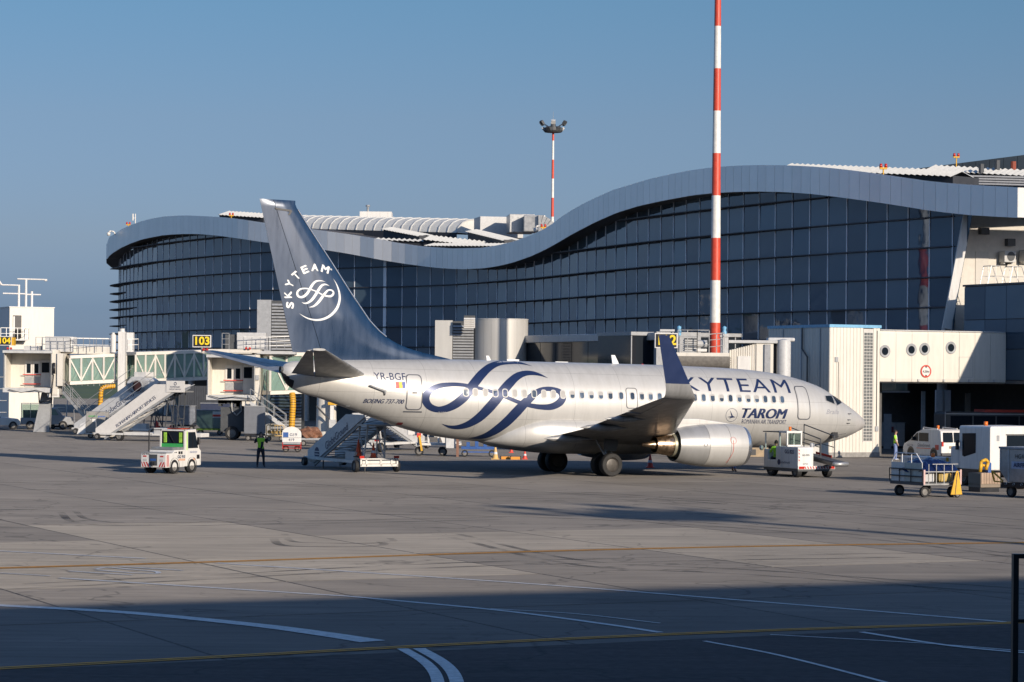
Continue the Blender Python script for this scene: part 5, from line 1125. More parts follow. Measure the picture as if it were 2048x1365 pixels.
# ================================================================ BOARDING BRIDGES 104 AND 103
tglass = clear_glass('tunnel_glass', (.30, .44, .37), .45)
def tunnel(parent, a, b_, w, h, nb_, gl=True, frame=None, name='tunnel'):
    """glazed lattice tunnel section from a to b (floor centre line, parent frame)"""
    a, b_ = Vector(a), Vector(b_); frame = frame or cream; d = b_ - a; Ln = d.length; x = d.normalized(); y = Vector((-x.y, x.x, 0)).normalized(); up = Vector((0, 0, 1))
    mb = MB()
    mb.add([a - y * w / 2 - up * .15, b_ - y * w / 2 - up * .15, b_ + y * w / 2 - up * .15, a + y * w / 2 - up * .15, a - y * w / 2 + up * .12, b_ - y * w / 2 + up * .12, b_ + y * w / 2 + up * .12, a + y * w / 2 + up * .12], [(0, 3, 2, 1), (4, 5, 6, 7), (0, 1, 5, 4), (2, 3, 7, 6), (1, 2, 6, 5), (0, 4, 7, 3)]); mb.build(name + '_floor', frame, parent)
    t0, t1 = a + up * h, b_ + up * h; mb = MB()
    mb.add([t0 - y * (w / 2 + .05) - up * .25, t1 - y * (w / 2 + .05) - up * .25, t1 + y * (w / 2 + .05) - up * .25, t0 + y * (w / 2 + .05) - up * .25, t0 - y * (w / 2 + .05), t1 - y * (w / 2 + .05), t1 + y * (w / 2 + .05), t0 + y * (w / 2 + .05)], [(0, 3, 2, 1), (4, 5, 6, 7), (0, 1, 5, 4), (2, 3, 7, 6), (1, 2, 6, 5), (0, 4, 7, 3)]); mb.build(name + '_roof', frame, parent)
    for sgn in (-1, 1):
        o_ = y * sgn * (w / 2 - .06)
        for k in range(nb_):
            p, q = a + d * (k / nb_) + o_, a + d * ((k + 1) / nb_) + o_
            if gl: MB().add([p + up * .14 + x * .04, q + up * .14 - x * .04, q + up * (h - .27) - x * .04, p + up * (h - .27) + x * .04], [(0, 1, 2, 3)]).build('glass_panel', tglass, parent)
            oo = y * sgn * .05; mb = MB()
            if k % 2: mb.bar(p + oo + up * .15, q + oo + up * (h - .3), .10)
            else: mb.bar(p + oo + up * (h - .3), q + oo + up * .15, .10)
            mb.build('brace', frame, parent)
        mb = MB()
        for k in range(nb_ + 1): p = a + d * (k / nb_) + o_ + y * sgn * .05; mb.bar(p + up * .1, p + up * (h - .2), .14)
        mb.build('posts', frame, parent)
def cab(t, x0, w, z0, h, dep, sgn_=1, m=None):
    """open bridge head facing the camera: shell, floor, bumper, back wall with doors"""
    m = m or cream
    MB().b2(x0, x0 + w, 0, dep, z0 - .3, z0).build('cab_floor', m, t)
    MB().add([(x0 - .1, -.5, z0 + h), (x0 + w + .1, -.5, z0 + h), (x0 + w, dep, z0 + h + .1), (x0, dep, z0 + h + .1), (x0 - .1, -.5, z0 + h - .2), (x0 + w + .1, -.5, z0 + h - .2), (x0 + w, dep, z0 + h - .1), (x0, dep, z0 + h - .1)], [(0, 1, 2, 3), (7, 6, 5, 4), (0, 4, 5, 1), (2, 6, 7, 3), (1, 5, 6, 2), (0, 3, 7, 4)]).build('cab_roof', lgrey, t)
    for xx in (x0, x0 + w):
        s = -1 if xx == x0 else 1
        for k in range(4):
            MB().add([(xx + s * .06 * (k % 2), -.5 + k * .14, z0 + .05), (xx + s * .06 * ((k + 1) % 2), -.5 + (k + 1) * .14, z0 + .05), (xx + s * .06 * ((k + 1) % 2), -.5 + (k + 1) * .14, z0 + h - .15), (xx + s * .06 * (k % 2), -.5 + k * .14, z0 + h - .15)], [(0, 1, 2, 3)]).build('canopy_fold', grey, t)
        MB().b2(xx - .06, xx + .06, .06, dep, z0, z0 + h).build('side_wall', m, t)
    MB().b2(x0 + .06, x0 + w - .06, dep - .1, dep, z0, z0 + h).build('back_wall', m, t)
    y = dep - .13; dw = .62; c = x0 + w * .48
    for k in (-1, 0):
        MB().b2(c + k * dw + .01, c + (k + 1) * dw - .01, y - .04, y, z0 + .05, z0 + 2.15).build('door', white, t); MB().b2(c + k * dw + .15, c + (k + 1) * dw - .15, y - .05, y - .04, z0 + 1.15, z0 + 1.9).build('door_window', dglass, t); MB().b2(c + k * dw + .03, c + (k + 1) * dw - .03, y - .055, y - .04, z0 + .1, z0 + .85).build('kick_plate', grey, t)
    MB().b2(c + dw + .05, c + dw + .85, y - .06, y, z0 + .05, z0 + 2.2).build('side_door', white, t); MB().b2(c + dw + .12, c + dw + .72, y - .08, y - .06, z0 + 1.2, z0 + 2.0).build('side_door_window', dglass, t)
    for zz in (.25, 1.0): MB().b2(c - dw - .1, c + dw + .1, y - .35, y - .30, z0 + zz, z0 + zz + .07).build('safety_bar', red, t)
    MB().b2(x0 - .1, x0 + w + .1, -.35, .02, z0 - .38, z0 - .02).build('bumper', lgrey, t)
def sign(parent, c, w, h, text):
    x, y, z = c
    MB().b2(x - w / 2 - .06, x + w / 2 + .06, y, y + .22, z - h / 2 - .06, z + h / 2 + .06).build('sign_box', white, parent); MB().b2(x - w / 2, x + w / 2, y - .02, y, z - h / 2, z + h / 2).build('sign_face', blackp, parent)
    sign_text('sign_number', text, h * 1.05, lettery, parent, (x, y - .035, z), (1, 0, 0), bold=.03)
def lamps(parent, c, n=2, dx=.25):
    for k in range(n): MB().lathe([(-.12, .01), (-.1, .09), (.05, .09)], c=(c[0] + dx * k, c[1], c[2]), axis='y', n=12).build('red_lamp', redlt, parent)
# --- bridge 104
Y4 = 198; o4 = at(0, 760, Y4); pw = Y4 / 5000; X4 = lambda u: (u - 1024) * pw - o4.x; Z4 = lambda v, u=100: at(u, v, Y4).z
b4 = thing('boarding_bridge', 'boarding bridge with open cab and green glass lattice tunnel at gate 104', 'boarding bridge', (o4.x, Y4, 0), 0, 'passenger boarding bridges')
cab(b4, X4(10), X4(104) - X4(10), Z4(776), Z4(702) - Z4(776), 2.2)
MB().b2(X4(104), X4(116), -.2, 2.6, Z4(790), Z4(700)).build('rotunda_wall', cream, b4); MB().b2(X4(116), X4(127), -.4, 2.6, Z4(772), Z4(707)).build('tunnel_portal', cream, b4)
tunnel(b4, (X4(127), 1.2, Z4(766)), (X4(232), 3.0, Z4(760)), 2.6, Z4(711) - Z4(766), 5)
tunnel(b4, (X4(240), 3.2, Z4(761)), (X4(392) * 1.02, 8.5, Z4(751.5) - .05), 2.9, (Z4(701) - Z4(757)) * 1.04, 9)
tunnel(b4, (X4(392) * 1.02, 8.5, Z4(751.5) + .1), (X4(470) * 1.04, 12, Z4(748)), 2.3, 2.0, 4)
MB().b2(X4(232), X4(246), .9, 1.5, .9, Z4(662)).build('lift_column', white, b4); MB().b2(X4(232), X4(246), 5.2, 5.8, .9, Z4(662)).build('lift_column', white, b4)
MB().tube((X4(221), 1.2, Z4(704)), (X4(221), 1.2, Z4(668)), .22).tube((X4(239), 1.2, Z4(663)), (X4(239), 1.2, Z4(656)), .2).tube((X4(221), 1.2, Z4(668)), (X4(221), 1.2, Z4(664)), .12).build('lift_motor', white, b4)
MB().b2(X4(225), X4(255), .7, 6, .55, 1.0).build('wheel_bogie', white, b4)
for yy in (.6, 5.6): wheel(b4, (X4(240), yy, .5), .5, .35, axis='y')
mb = MB(); railing(mb, [(X4(72), -.2, Z4(702)), (X4(140), 0, Z4(703)), (X4(212), 1.4, Z4(703))], h=Z4(676) - Z4(703), posts=.55); railing(mb, [(X4(247), 1.8, Z4(700)), (X4(268), 2.2, Z4(699))], h=Z4(677) - Z4(700), posts=.4); railing(mb, [(X4(72), 2.4, Z4(702)), (X4(212), 4, Z4(703))], h=Z4(676) - Z4(703), posts=.8); mb.build('roof_railing', galv, b4)
MB().b2(X4(86), X4(142), .8, 2.4, Z4(704), Z4(673)).build('air_conditioner', lgrey, b4, bevel=.04); MB().b2(X4(118), X4(218), 1.2, 2.8, Z4(708), Z4(692)).build('roof_duct', cream, b4, bevel=.1); MB().b2(X4(44), X4(74), .6, 2, Z4(702), Z4(692)).build('roof_box', lgrey, b4)
sign(b4, (X4(10), -.3, Z4(683)), 1.0, .62, '104'); MB().b2(X4(24), X4(28), -.3, .6, Z4(692), Z4(676)).build('sign_side', yellow, b4); lamps(b4, (X4(17), -.35, Z4(698)))
MB().tube((X4(110), -.5, Z4(726)), (X4(110), -.5, Z4(748)), .12).path([(X4(109), -.45, Z4(750)), (X4(105), -.6, Z4(800)), (X4(82), -.6, Z4(806)), (X4(80), -.5, Z4(784))], .05).build('cable_loop', blackp, b4, smooth=True)
MB().b2(X4(96), X4(119), -.1, 1.2, Z4(795), Z4(778)).build('control_box', white, b4)
mb = MB(); mb.add([(X4(60), 1.5, 0), (X4(92), 1.5, 0), (X4(96), 1.5, Z4(778)), (X4(78), 1.5, Z4(778)), (X4(60), 2.2, 0), (X4(92), 2.2, 0), (X4(96), 2.2, Z4(778)), (X4(78), 2.2, Z4(778))], [(0, 1, 2, 3), (7, 6, 5, 4), (0, 4, 5, 1), (2, 6, 7, 3), (1, 5, 6, 2), (0, 3, 7, 4)]); mb.build('service_duct', grey, b4)
def stair_flight(parent, a, b_, w, n, m_s, m_r, rail=1.0, side='both'):
    """open stair flight: a low end, b high end"""
    a, b_ = Vector(a), Vector(b_); d = b_ - a; x = Vector((d.x, d.y, 0)).normalized(); y = Vector((-x.y, x.x, 0)); mb = MB()
    for s in (-1, 1): mb.bar(a + y * s * w / 2, b_ + y * s * w / 2, .08, .22)
    mb.build('stringer', m_s, parent); mb = MB()
    for k in range(n): p = a.lerp(b_, (k + .5) / n); mb.add([p - y * w / 2 - x * .12, p + y * w / 2 - x * .12, p + y * w / 2 + x * .12, p - y * w / 2 + x * .12, p - y * w / 2 - x * .12 - Vector((0, 0, .04)), p + y * w / 2 - x * .12 - Vector((0, 0, .04)), p + y * w / 2 + x * .12 - Vector((0, 0, .04)), p - y * w / 2 + x * .12 - Vector((0, 0, .04))], [(0, 1, 2, 3), (7, 6, 5, 4), (0, 4, 5, 1), (2, 6, 7, 3), (1, 5, 6, 2), (0, 3, 7, 4)])
    mb.build('steps', m_s, parent); mb = MB()
    for s in (-1, 1): railing(mb, [a + y * s * w / 2, b_ + y * s * w / 2], h=rail, posts=.9)
    mb.build('handrail', m_r, parent)
stair_flight(b4, (X4(188), .2, .5), (X4(127), .2, Z4(784)), .9, 14, galv, galv)
hose = mat('yellow_hose', (.75, .38, .02), .55, var=.1)
def hoses(parent, pts, r, n):
    P = catmull(pts, n); mb = MB(); hoop = MB()
    for i, (p, q) in enumerate(zip(P[:-1], P[1:])): mb.tube(p, q, r, n=12, caps=False); hoop.tube(Vector(p), Vector(p).lerp(Vector(q), .18), r * 1.05, n=12, caps=False)
    mb.build('air_hose', hose, parent, smooth=True); hoop.build('hose_rings', blackp, parent)
hoses(b4, [(X4(198), .6, Z4(823)), (X4(199), .6, Z4(800)), (X4(201), .6, Z4(778)), (X4(212), .8, Z4(773)), (X4(226), 1.0, Z4(772))], .19, 4)
hoses(b4, [(X4(247), 1.6, Z4(770)), (X4(256), 1.6, Z4(784)), (X4(263), 1.7, Z4(787)), (X4(272), 1.8, Z4(776))], .18, 4)
# --- bridge 103
Y3 = 180; o3 = at(410, 760, Y3); pw3 = Y3 / 5000; X3 = lambda u: (u - 410) * pw3; Z3 = lambda v, u=460: at(u, v, Y3).z
b3 = thing('boarding_bridge', 'boarding bridge with open cab just left of the tail cone at gate 103', 'boarding bridge', (o3.x, Y3, 0), 0, 'passenger boarding bridges')
cab(b3, X3(416), X3(509) - X3(416), Z3(790), Z3(710) - Z3(790), 2.1)
MB().b2(X3(509), X3(519), -.2, 2.6, Z3(800), Z3(700)).build('rotunda_wall', cream, b3)
tunnel(b3, (X3(519), 1.0, Z3(785)), (X3(700), 6, Z3(778)), 2.5, Z3(706) - Z3(785), 6)
MB().b2(X3(405), X3(520), -.4, 2.6, Z3(706), Z3(699)).build('cab_top', cream, b3)
mb = MB(); railing(mb, [(X3(443), 0, Z3(700)), (X3(457), 0, Z3(700))], h=Z3(667) - Z3(700), posts=.4, mids=(.33, .66)); railing(mb, [(X3(486), -.1, Z3(700)), (X3(535), .3, Z3(700)), (X3(582), .8, Z3(697))], h=Z3(674) - Z3(700), posts=.6, mids=(.33, .66)); mb.build('roof_railing', galv, b3)
MB().b2(X3(470), X3(528), .7, 2.3, Z3(698), Z3(665)).build('air_conditioner', lgrey, b3, bevel=.04); MB().b2(X3(446), X3(470), 1.0, 2.2, Z3(698), Z3(669)).build('equipment_box', dgrey, b3)
MB().b2(X3(513), X3(590), -.35, 2.5, Z3(708), Z3(702)).build('roof_deck', lgrey, b3)
sign(b3, (X3(404), -.5, Z3(683.5)), 1.2, .76, '103'); MB().tube((X3(404), -.4, Z3(693)), (X3(404), -.4, Z3(706)), .06).build('sign_post', galv, b3); lamps(b3, (X3(408), -.5, Z3(700))); lamps(b3, (X3(493), -.5, Z3(697)))
mb = MB().path([(X3(462), .3, Z3(803)), (X3(463), .3, Z3(822)), (X3(472), .3, Z3(832)), (X3(482), .3, Z3(822)), (X3(480), .3, Z3(803))], .045); mb.build('cable_loop', lgrey, b3, smooth=True)
MB().path([(X3(534), -.6, Z3(742)), (X3(536), -.6, Z3(830))], .04).path([(X3(531), -.6, Z3(745)), (X3(519), -.6, Z3(826))], .03).build('hanging_cable', blackp, b3)
mb = MB(); rr_ = random.Random(4)
for k in range(26): x_ = X3(432 + rr_.random() * 56); mb.b2(x_, x_ + rr_.uniform(.1, .5), .3, 1.4, Z3(790 + rr_.random() * 12) - .5, Z3(795))
mb.build('under_cab_gear', dgrey, b3)
MB().b2(X3(440), X3(488), .4, 1.6, .6, Z3(815)).build('lift_frame', dgrey, b3)
for yy in (.3, 1.8): wheel(b3, (X3(463), yy, .5), .5, .35, axis='y')
MB().b2(X3(484), X3(514), -.1, 1.0, Z3(812), Z3(795)).build('stair_landing', cream, b3)
stair_flight(b3, (X3(572), -.2, .9), (X3(502), -.2, Z3(805)), .9, 16, lgrey, galv)
hoses(b3, [(X3(583), .2, Z3(856)), (X3(584), .2, Z3(830)), (X3(585), .2, Z3(805)), (X3(583), .4, Z3(786))], .22, 5)

# ================================================================ GATE 102 (above the fuselage crown)
Y2 = 148; o2 = at(1310, 760, Y2); pw2 = Y2 / 5000; X2 = lambda u: (u - 1310) * pw2; Z2 = lambda v, u=1400: at(u, v, Y2).z
b2_ = thing('boarding_bridge', 'boarding bridge with railed roof deck and canopy over the crown at gate 102', 'boarding bridge', (o2.x, Y2, 0), 0, 'passenger boarding bridges')
sign(b2_, (X2(1329.5), -.8, Z2(682.5)), 1.22, .76, '102'); lamps(b2_, (X2(1341), -.6, Z2(702)), 1)
MB().b2(X2(1318), X2(1347), -.4, .3, Z2(664), Z2(660)).b2(X2(1319), X2(1321), -.3, -.2, Z2(668), Z2(662)).b2(X2(1343), X2(1345), -.3, -.2, Z2(668), Z2(662)).build('sign_lamp', lgrey, b2_)
MB().b2(X2(1340), X2(1456), -.5, 3, Z2(713), Z2(706)).build('roof_deck', cream, b2_)
mb = MB()
for k in range(9):
    a0, a1 = R(10 * k), R(10 * (k + 1)); r_ = .75
    f = lambda a: (-.5 - .25 * math.sin(a) * 0, 0)
    y0_, y1__ = -.5 + .6 * (1 - math.cos(a0)), -.5 + .6 * (1 - math.cos(a1)); z0_, z1__ = Z2(713) - r_ * math.sin(a0), Z2(713) - r_ * math.sin(a1)
    mb.add([(X2(1346), y0_, z0_), (X2(1457), y0_ , z0_), (X2(1460), y1__, z1__), (X2(1352), y1__, z1__)], [(0, 1, 2, 3)])
mb.build('canopy_bellows', mat('canopy_fabric', (.20, .185, .165), .75, var=.2, scale=6), b2_, smooth=True); MB().b2(X2(1350), X2(1462), .3, 3, Z2(760), Z2(712) - .05).build('cab_body', cream, b2_)
mb = MB(); railing(mb, [(X2(1354), -.3, Z2(706)), (X2(1392), -.4, Z2(706)), (X2(1416), -.4, Z2(706))], h=Z2(661) - Z2(706), posts=.6, mids=(.35, .7)); railing(mb, [(X2(1416), -.35, Z2(708)), (X2(1446), -.35, Z2(705))], h=Z2(667) - Z2(706), posts=.5, mids=(.35, .7)); mb.build('roof_railing', galv, b2_)
for k in range(6): MB().b2(X2(1366), X2(1394), -.1, .5, Z2(700 - k * 4), Z2(702.5 - k * 4) + .0).build('machine_fin', lgrey, b2_)
MB().b2(X2(1368), X2(1392), .0, .5, Z2(703), Z2(677)).build('machine_core', dgrey, b2_); MB().lathe([(-.4, .22), (.4, .22)], c=(X2(1400), .2, Z2(688)), axis='x').build('motor', lgrey, b2_, smooth=True); MB().b2(X2(1388), X2(1412), -.3, .3, Z2(704), Z2(698)).build('gearbox', white, b2_, bevel=.04)
MB().b2(X2(1440), X2(1455), -.2, .3, Z2(708), Z2(668)).build('lift_column', lgrey, b2_); MB().b2(X2(1438), X2(1457), -.25, .35, Z2(674), Z2(671)).build('column_cap', lgrey, b2_)
for u in (1357, 1447.5): MB().lathe([(Z2(672), .12), (Z2(664), .14), (Z2(660), .1), (Z2(657), .13), (Z2(654), .12), (Z2(652), .01)], c=(X2(u), .1, 0)).build('warning_lamp', ltblue, b2_, smooth=True)
nrib = 12
for k in range(nrib):
    x0, x1 = X2(1458) + (X2(1512) - X2(1458)) * k / nrib, X2(1458) + (X2(1512) - X2(1458)) * (k + 1) / nrib; zt2 = Z2(700 - 14 * k / nrib)
    MB().prism([(x0 + .005, .2), (x0 + .03, .17), (x1 - .03, .17), (x1 - .005, .2), (x1 - .005, 2.8), (x0 + .005, 2.8)], Z2(765), zt2, axis='z').build('ribbed_panel', cream, b2_)
MB().b2(X2(1512), X2(1546), .1, 3, Z2(765), Z2(684)).build('inner_tunnel', cream, b2_); MB().b2(X2(1456), X2(1554), .0, 3, Z2(686), Z2(680)).build('tunnel_roof', lgrey, b2_, bevel=.03); MB().b2(X2(1528), X2(1540), -.02, .1, Z2(765), Z2(688)).build('tunnel_frame', grey, b2_)
MB().b2(X2(1545), X2(1560), .5, 3, Z2(765), Z2(684)).build('dark_joint', blackp, b2_); MB().lathe([(Z2(800), .42), (Z2(684), .42), (Z2(679), .36), (Z2(677), .1)], c=(X2(1567), .2, 0), n=28).build('rotunda_pipe', lgrey, b2_, smooth=True, autos=40)
MB().b2(X2(1536), X2(1590), .3, 1.6, Z2(682), Z2(674)).build('roof_duct', lgrey, b2_, bevel=.1)
MB().b2(X2(1475), X2(1500), .12, .17, Z2(745), Z2(712)).build('access_hatch', white, b2_)
MB().tube((X2(1380), 1.4, 0), (X2(1380), 1.4, Z2(750)), .25).build('support_column', lgrey, b2_, smooth=True)
# ================================================================ PEOPLE
hairm = mat('dark_hair', (.02, .015, .012), .6)
def person(label, loc, rz, joints, radii, zones, group=None, hair=True, scale=1.0, extra=None):
    """joints: name -> (x, y, z, parent); grown as one skinned surface, coloured by zone"""
    t = thing('person', label, 'person', loc, rz, group); radii = {k: (tuple(a * 1.13 for a in v) if isinstance(v, tuple) else v * 1.13) for k, v in radii.items()}; names = list(joints); me = bpy.data.meshes.new('body')
    me.from_pydata([joints[n][:3] for n in names], [(names.index(joints[n][3]), i) for i, n in enumerate(names) if joints[n][3]], [])
    o = bpy.data.objects.new('body', me); COL.objects.link(o); sk = o.modifiers.new('s', 'SKIN'); sk.use_smooth_shade = True; ss = o.modifiers.new('u', 'SUBSURF'); ss.levels = 1; ss.render_levels = 1
    for i, n in enumerate(names): r = radii.get(n, .05); me.skin_vertices[0].data[i].radius = (r if not isinstance(r, tuple) else r[0], r if not isinstance(r, tuple) else r[1])
    me.skin_vertices[0].data[0].use_root = True
    m2 = bpy.data.meshes.new_from_object(o.evaluated_get(bpy.context.evaluated_depsgraph_get())); bpy.data.objects.remove(o); m2.name = 'body'
    mats = []; 
    for f in m2.polygons:
        c = f.center; m_ = zones(c)
        if m_ not in mats: mats.append(m_); m2.materials.append(m_)
        f.material_index = mats.index(m_)
    o = bpy.data.objects.new('body', m2); COL.objects.link(o); o.parent = t
    hd = Vector(joints['head'][:3])
    mb = MB().lathe([(-.115, .01), (-.10, .05), (-.05, .075), (.02, .085), (.08, .07), (.125, .02), (.13, .001)], c=hd, n=16); mb.build('head', skin, t, smooth=True)
    if hair: MB().lathe([(-.02, .093), (.04, .096), (.1, .078), (.145, .03), (.15, .001)], c=hd + Vector((-.015, 0, 0)), n=16).build('hair', hairm, t, smooth=True)
    MB().box(hd + Vector((.085, 0, -.01)), (.03, .02, .035)).box(hd + Vector((.078, 0, -.055)), (.01, .045, .01)).box(hd + Vector((0, .085, 0)), (.03, .015, .05)).box(hd + Vector((0, -.085, 0)), (.03, .015, .05)).build('face_features', skin, t)
    MB().box(hd + Vector((.08, .03, .015)), (.01, .018, .01)).box(hd + Vector((.08, -.03, .015)), (.01, .018, .01)).build('eyes', blackp, t)
    for n in ('handL', 'handR'):
        if n in joints:
            h = Vector(joints[n][:3]); e = Vector(joints[joints[n][3]][:3]); d = (h - e).normalized(); sd = d.cross(Vector((1, 0, .1))).normalized(); mb = MB(); mb.bar(h - d * .02, h + d * .07, .075, .03)
            for k in range(4): p = h + d * .06 + sd * (.027 - .018 * k); mb.bar(p, p + d * (.07 if k in (1, 2) else .055) + Vector((.02, 0, 0)), .016)
            mb.bar(h + d * .0 + sd * .035, h + d * .05 + sd * .075, .018); mb.build('hand', skin, t)
    return t
def stand(arms='down', spread=.16, stride=0.0):
    J = {'pelvis': (0, 0, .95, None), 'belly': (0, 0, 1.1, 'pelvis'), 'chest': (0, 0, 1.33, 'belly'), 'neck': (0, 0, 1.50, 'chest'), 'head': (.01, 0, 1.66, 'neck')}
    for s, c in ((1, 'L'), (-1, 'R')):
        J['hip' + c] = (0, s * .1, .88, 'pelvis'); J['knee' + c] = (s * stride * .6 + .02, s * (spread * .85), .49, 'hip' + c); J['ankle' + c] = (s * stride - .02, s * spread, .09, 'knee' + c); J['toe' + c] = (s * stride + .14, s * (spread + .02), .045, 'ankle' + c)
        J['shoulder' + c] = (0, s * .19, 1.42, 'chest')
        if arms == 'up': J['elbow' + c] = (.06, s * .33, 1.24, 'shoulder' + c); J['hand' + c] = (.12, s * .25, 1.50, 'elbow' + c)
        elif arms == 'hips': J['elbow' + c] = (.02, s * .30, 1.18, 'shoulder' + c); J['hand' + c] = (.12, s * .2, .98, 'elbow' + c)
        else: J['elbow' + c] = (.0, s * .25, 1.13, 'shoulder' + c); J['hand' + c] = (.08, s * .27, .88, 'elbow' + c)
    Rr = {'pelvis': (.14, .12), 'belly': (.13, .11), 'chest': (.16, .12), 'neck': .055, 'head': .05, 'hipL': .10, 'hipR': .10, 'kneeL': .065, 'kneeR': .065, 'ankleL': .045, 'ankleR': .045, 'toeL': .045, 'toeR': .045, 'shoulderL': .07, 'shoulderR': .07, 'elbowL': .05, 'elbowR': .05, 'handL': .035, 'handR': .035}
    return J, Rr
def z_marshal(c):
    if c.z > 1.5 and abs(c.y) < .1: return skin
    if c.z < .09: return blackp
    if c.z < .98: return navyf
    if abs(c.y) < .20 and c.z < 1.49: return hivis if abs(c.y) > .055 or c.x < .02 else navyf
    return navyf
J, Rr = stand('up', .17); p = gnd(520.5, 935)
person('airport marshaller in dark clothes and green vest with both hands raised beside the white tug', p, math.atan2(-p.y, -p.x) + .15, J, Rr, z_marshal)
def z_woman(c):
    if c.z > 1.49 and abs(c.y) < .1: return skin
    if c.z < .08: return whitef
    if c.z < .97: return mat('denim', (.20, .27, .48), .85, var=.1)
    if abs(c.y) > .215: return skin if c.z < 1.25 else hivis
    return hivis if c.y > -.03 or c.x < 0 else whitef
J, Rr = stand('hips', .10, .05); p = gnd(1790, 921)
person('worker in yellow vest and light blue trousers standing by the front of the parked van', p, R(-10), J, Rr, z_woman)
J, Rr = stand('down', .12, .12); p = gnd(1467, 944)
person('worker in blue trousers and brown boots standing hidden behind the engine', p, R(60), J, Rr, lambda c: brownb if c.z < .2 else bluef)

# ================================================================ VEHICLES AND EQUIPMENT
striper = mat('red_marking', (.50, .03, .03), .5)
def stripes(parent, x0, x1, z0, z1, n, y=0.0, axis='y', m=None, lean=.5, name='warning_stripe'):
    """slanted warning stripes on a face; axis y: face normal along -y"""
    w = (x1 - x0) / n
    for k in range(n):
        a = x0 + k * w; q = [(a, z0), (a + w * .5, z0), (a + w * (.5 + lean), z1), (a + w * lean, z1)]; q = [(min(max(p_[0], x0), x1), p_[1]) for p_ in q]
        if axis == 'y': vs_ = [(p_[0], y, p_[1]) for p_ in q]
        else: vs_ = [(y, p_[0], p_[1]) for p_ in q]
        MB().add(vs_, [(0, 1, 2, 3)]).build(name, m or striper, parent)
# ---- baggage tug at the left
al = R(64); C_ = gnd(331, 949); tw, tlg = 1.42, 3.0; lf = Vector((-math.sin(al), math.cos(al), 0))
tg = thing('baggage_tug', 'white baggage tractor with green cab back and striped rear at the left', 'tug', C_ + lf * (tw / 2), al); hw_ = tw / 2
body = MB(); body.prism([(0, .30), (0, .92), (.06, .97), (.55, .97), (.75, 1.12), (1.7, 1.12), (1.7, .35), (1.55, .30)], -hw_, hw_); body.build('body', white, tg, bevel=.03)
MB().prism([(1.7, .32), (1.7, 1.12), (1.72, 2.05), (2.55, 2.08), (2.85, 1.15), (3.0, 1.05), (3.0, .35)], -hw_, hw_).build('cab', white, tg, bevel=.035)
MB().b2(1.64, 1.695, -hw_ + .10, hw_ - .08, 1.42, 2.0).build('rear_window', dglass, tg); MB().b2(1.62, 1.695, -hw_ + .06, hw_ - .06, 1.22, 1.40).build('green_panel', greenp, tg)
for yy in (-.45, .42): MB().b2(1.60, 1.64, yy - .07, yy + .08, 1.45, 1.93).build('hanging_vest', mat('vest_fabric', (.30, .55, .06), .85, var=.35, scale=9), tg)
MB().b2(1.58, 1.70, -hw_, -hw_ + .07, 1.12, 2.06).b2(1.58, 1.70, hw_ - .07, hw_, 1.12, 2.06).b2(1.58, 1.7, -hw_, hw_, 2.0, 2.07).build('cab_back_frame', white, tg); MB().bar((1.60, .25, 1.95), (1.60, -.1, 1.42), .035).build('wiper', blackp, tg)
MB().prism([(1.86, 1.18), (1.86, 1.95), (2.46, 1.95), (2.72, 1.18)], -hw_ - .012, -hw_ - .002).build('side_window', dglass, tg); MB().b2(2.22, 2.27, -hw_ - .03, -hw_ - .012, 1.2, 1.9).build('window_bar', blackp, tg)
MB().b2(1.74, 1.80, -hw_ - .01, -hw_ - .002, 1.1, 1.98).build('vest_strip', hivis, tg)
MB().b2(.03, .68, -hw_ + .02, hw_ - .02, .975, 1.02).build('rear_deck', grey, tg); MB().b2(.70, 1.66, -hw_ + .1, hw_ - .1, 1.13, 1.24).build('deck_plate', galv, tg)
MB().b2(-.02, .0, -.22, .22, .40, .92).build('coupling_recess', dgrey, tg); MB().b2(-.12, 0, -.07, .07, .42, .56).tube((-.1, 0, .35), (-.1, 0, .6), .03).build('tow_hitch', blackp, tg); MB().b2(-.03, -.02, -.16, .16, .62, .72).build('number_plate', blue, tg)
for s in (-1, 1):
    stripes(tg, s * .45 - .22, s * .45 + .22, .33, .56, 3, y=-.008, axis='x', lean=.8 * s); MB().b2(-.012, 0, s * .46 - .1, s * .46 + .1, .60, .70).build('rear_lamp_cluster', lgrey, tg); MB().b2(-.014, 0, s * .48 - .09, s * .48 + .09, .80, .86).build('rear_lamp', redlt, tg)
stripes(tg, .05, .30, .35, .9, 3, y=-hw_ - .006, lean=-.6); stripes(tg, 1.05, 1.62, .60, .70, 6, y=-hw_ - .006, lean=.5, m=mat('orange_marking', (.7, .22, .02), .5)); stripes(tg, 2.25, 2.5, .60, .70, 2, y=-hw_ - .006, lean=.5, m=MATS['orange_marking'])
MB().b2(1.05, 1.2, -hw_ - .006, -hw_, .92, 1.05).b2(1.24, 1.39, -hw_ - .006, -hw_, .92, 1.05).b2(.72, .79, -hw_ - .006, -hw_, .98, 1.03).b2(.84, .91, -hw_ - .006, -hw_, .98, 1.03).b2(2.62, 2.86, -hw_ - .008, -hw_, .66, .86).build('vents', blackp, tg)
sign_text('fleet_number', 'GG 910', .20, ink, tg, (1.28, -hw_ - .004, .79), (1, 0, 0), bold=.02); sign_text('company_name', 'GlobeGround', .11, blue, tg, (2.32, -hw_ - .004, 1.0), (1, 0, 0)); sign_text('rear_number', 'GG 910', .13, blackp, tg, (-.006, .42, 1.0 - .06), (0, -1, 0), bold=.02)
MB().tube((.55, .62, 1.0), (.55, .62, 2.05), .035).tube((.55, .62, 2.05), (1.6, .62, 2.05), .02).build('exhaust_post', blackp, tg); MB().b2(2.6, 2.68, -hw_ - .16, -hw_ - .02, 1.35, 1.7).build('mirror', blackp, tg, bevel=.02)
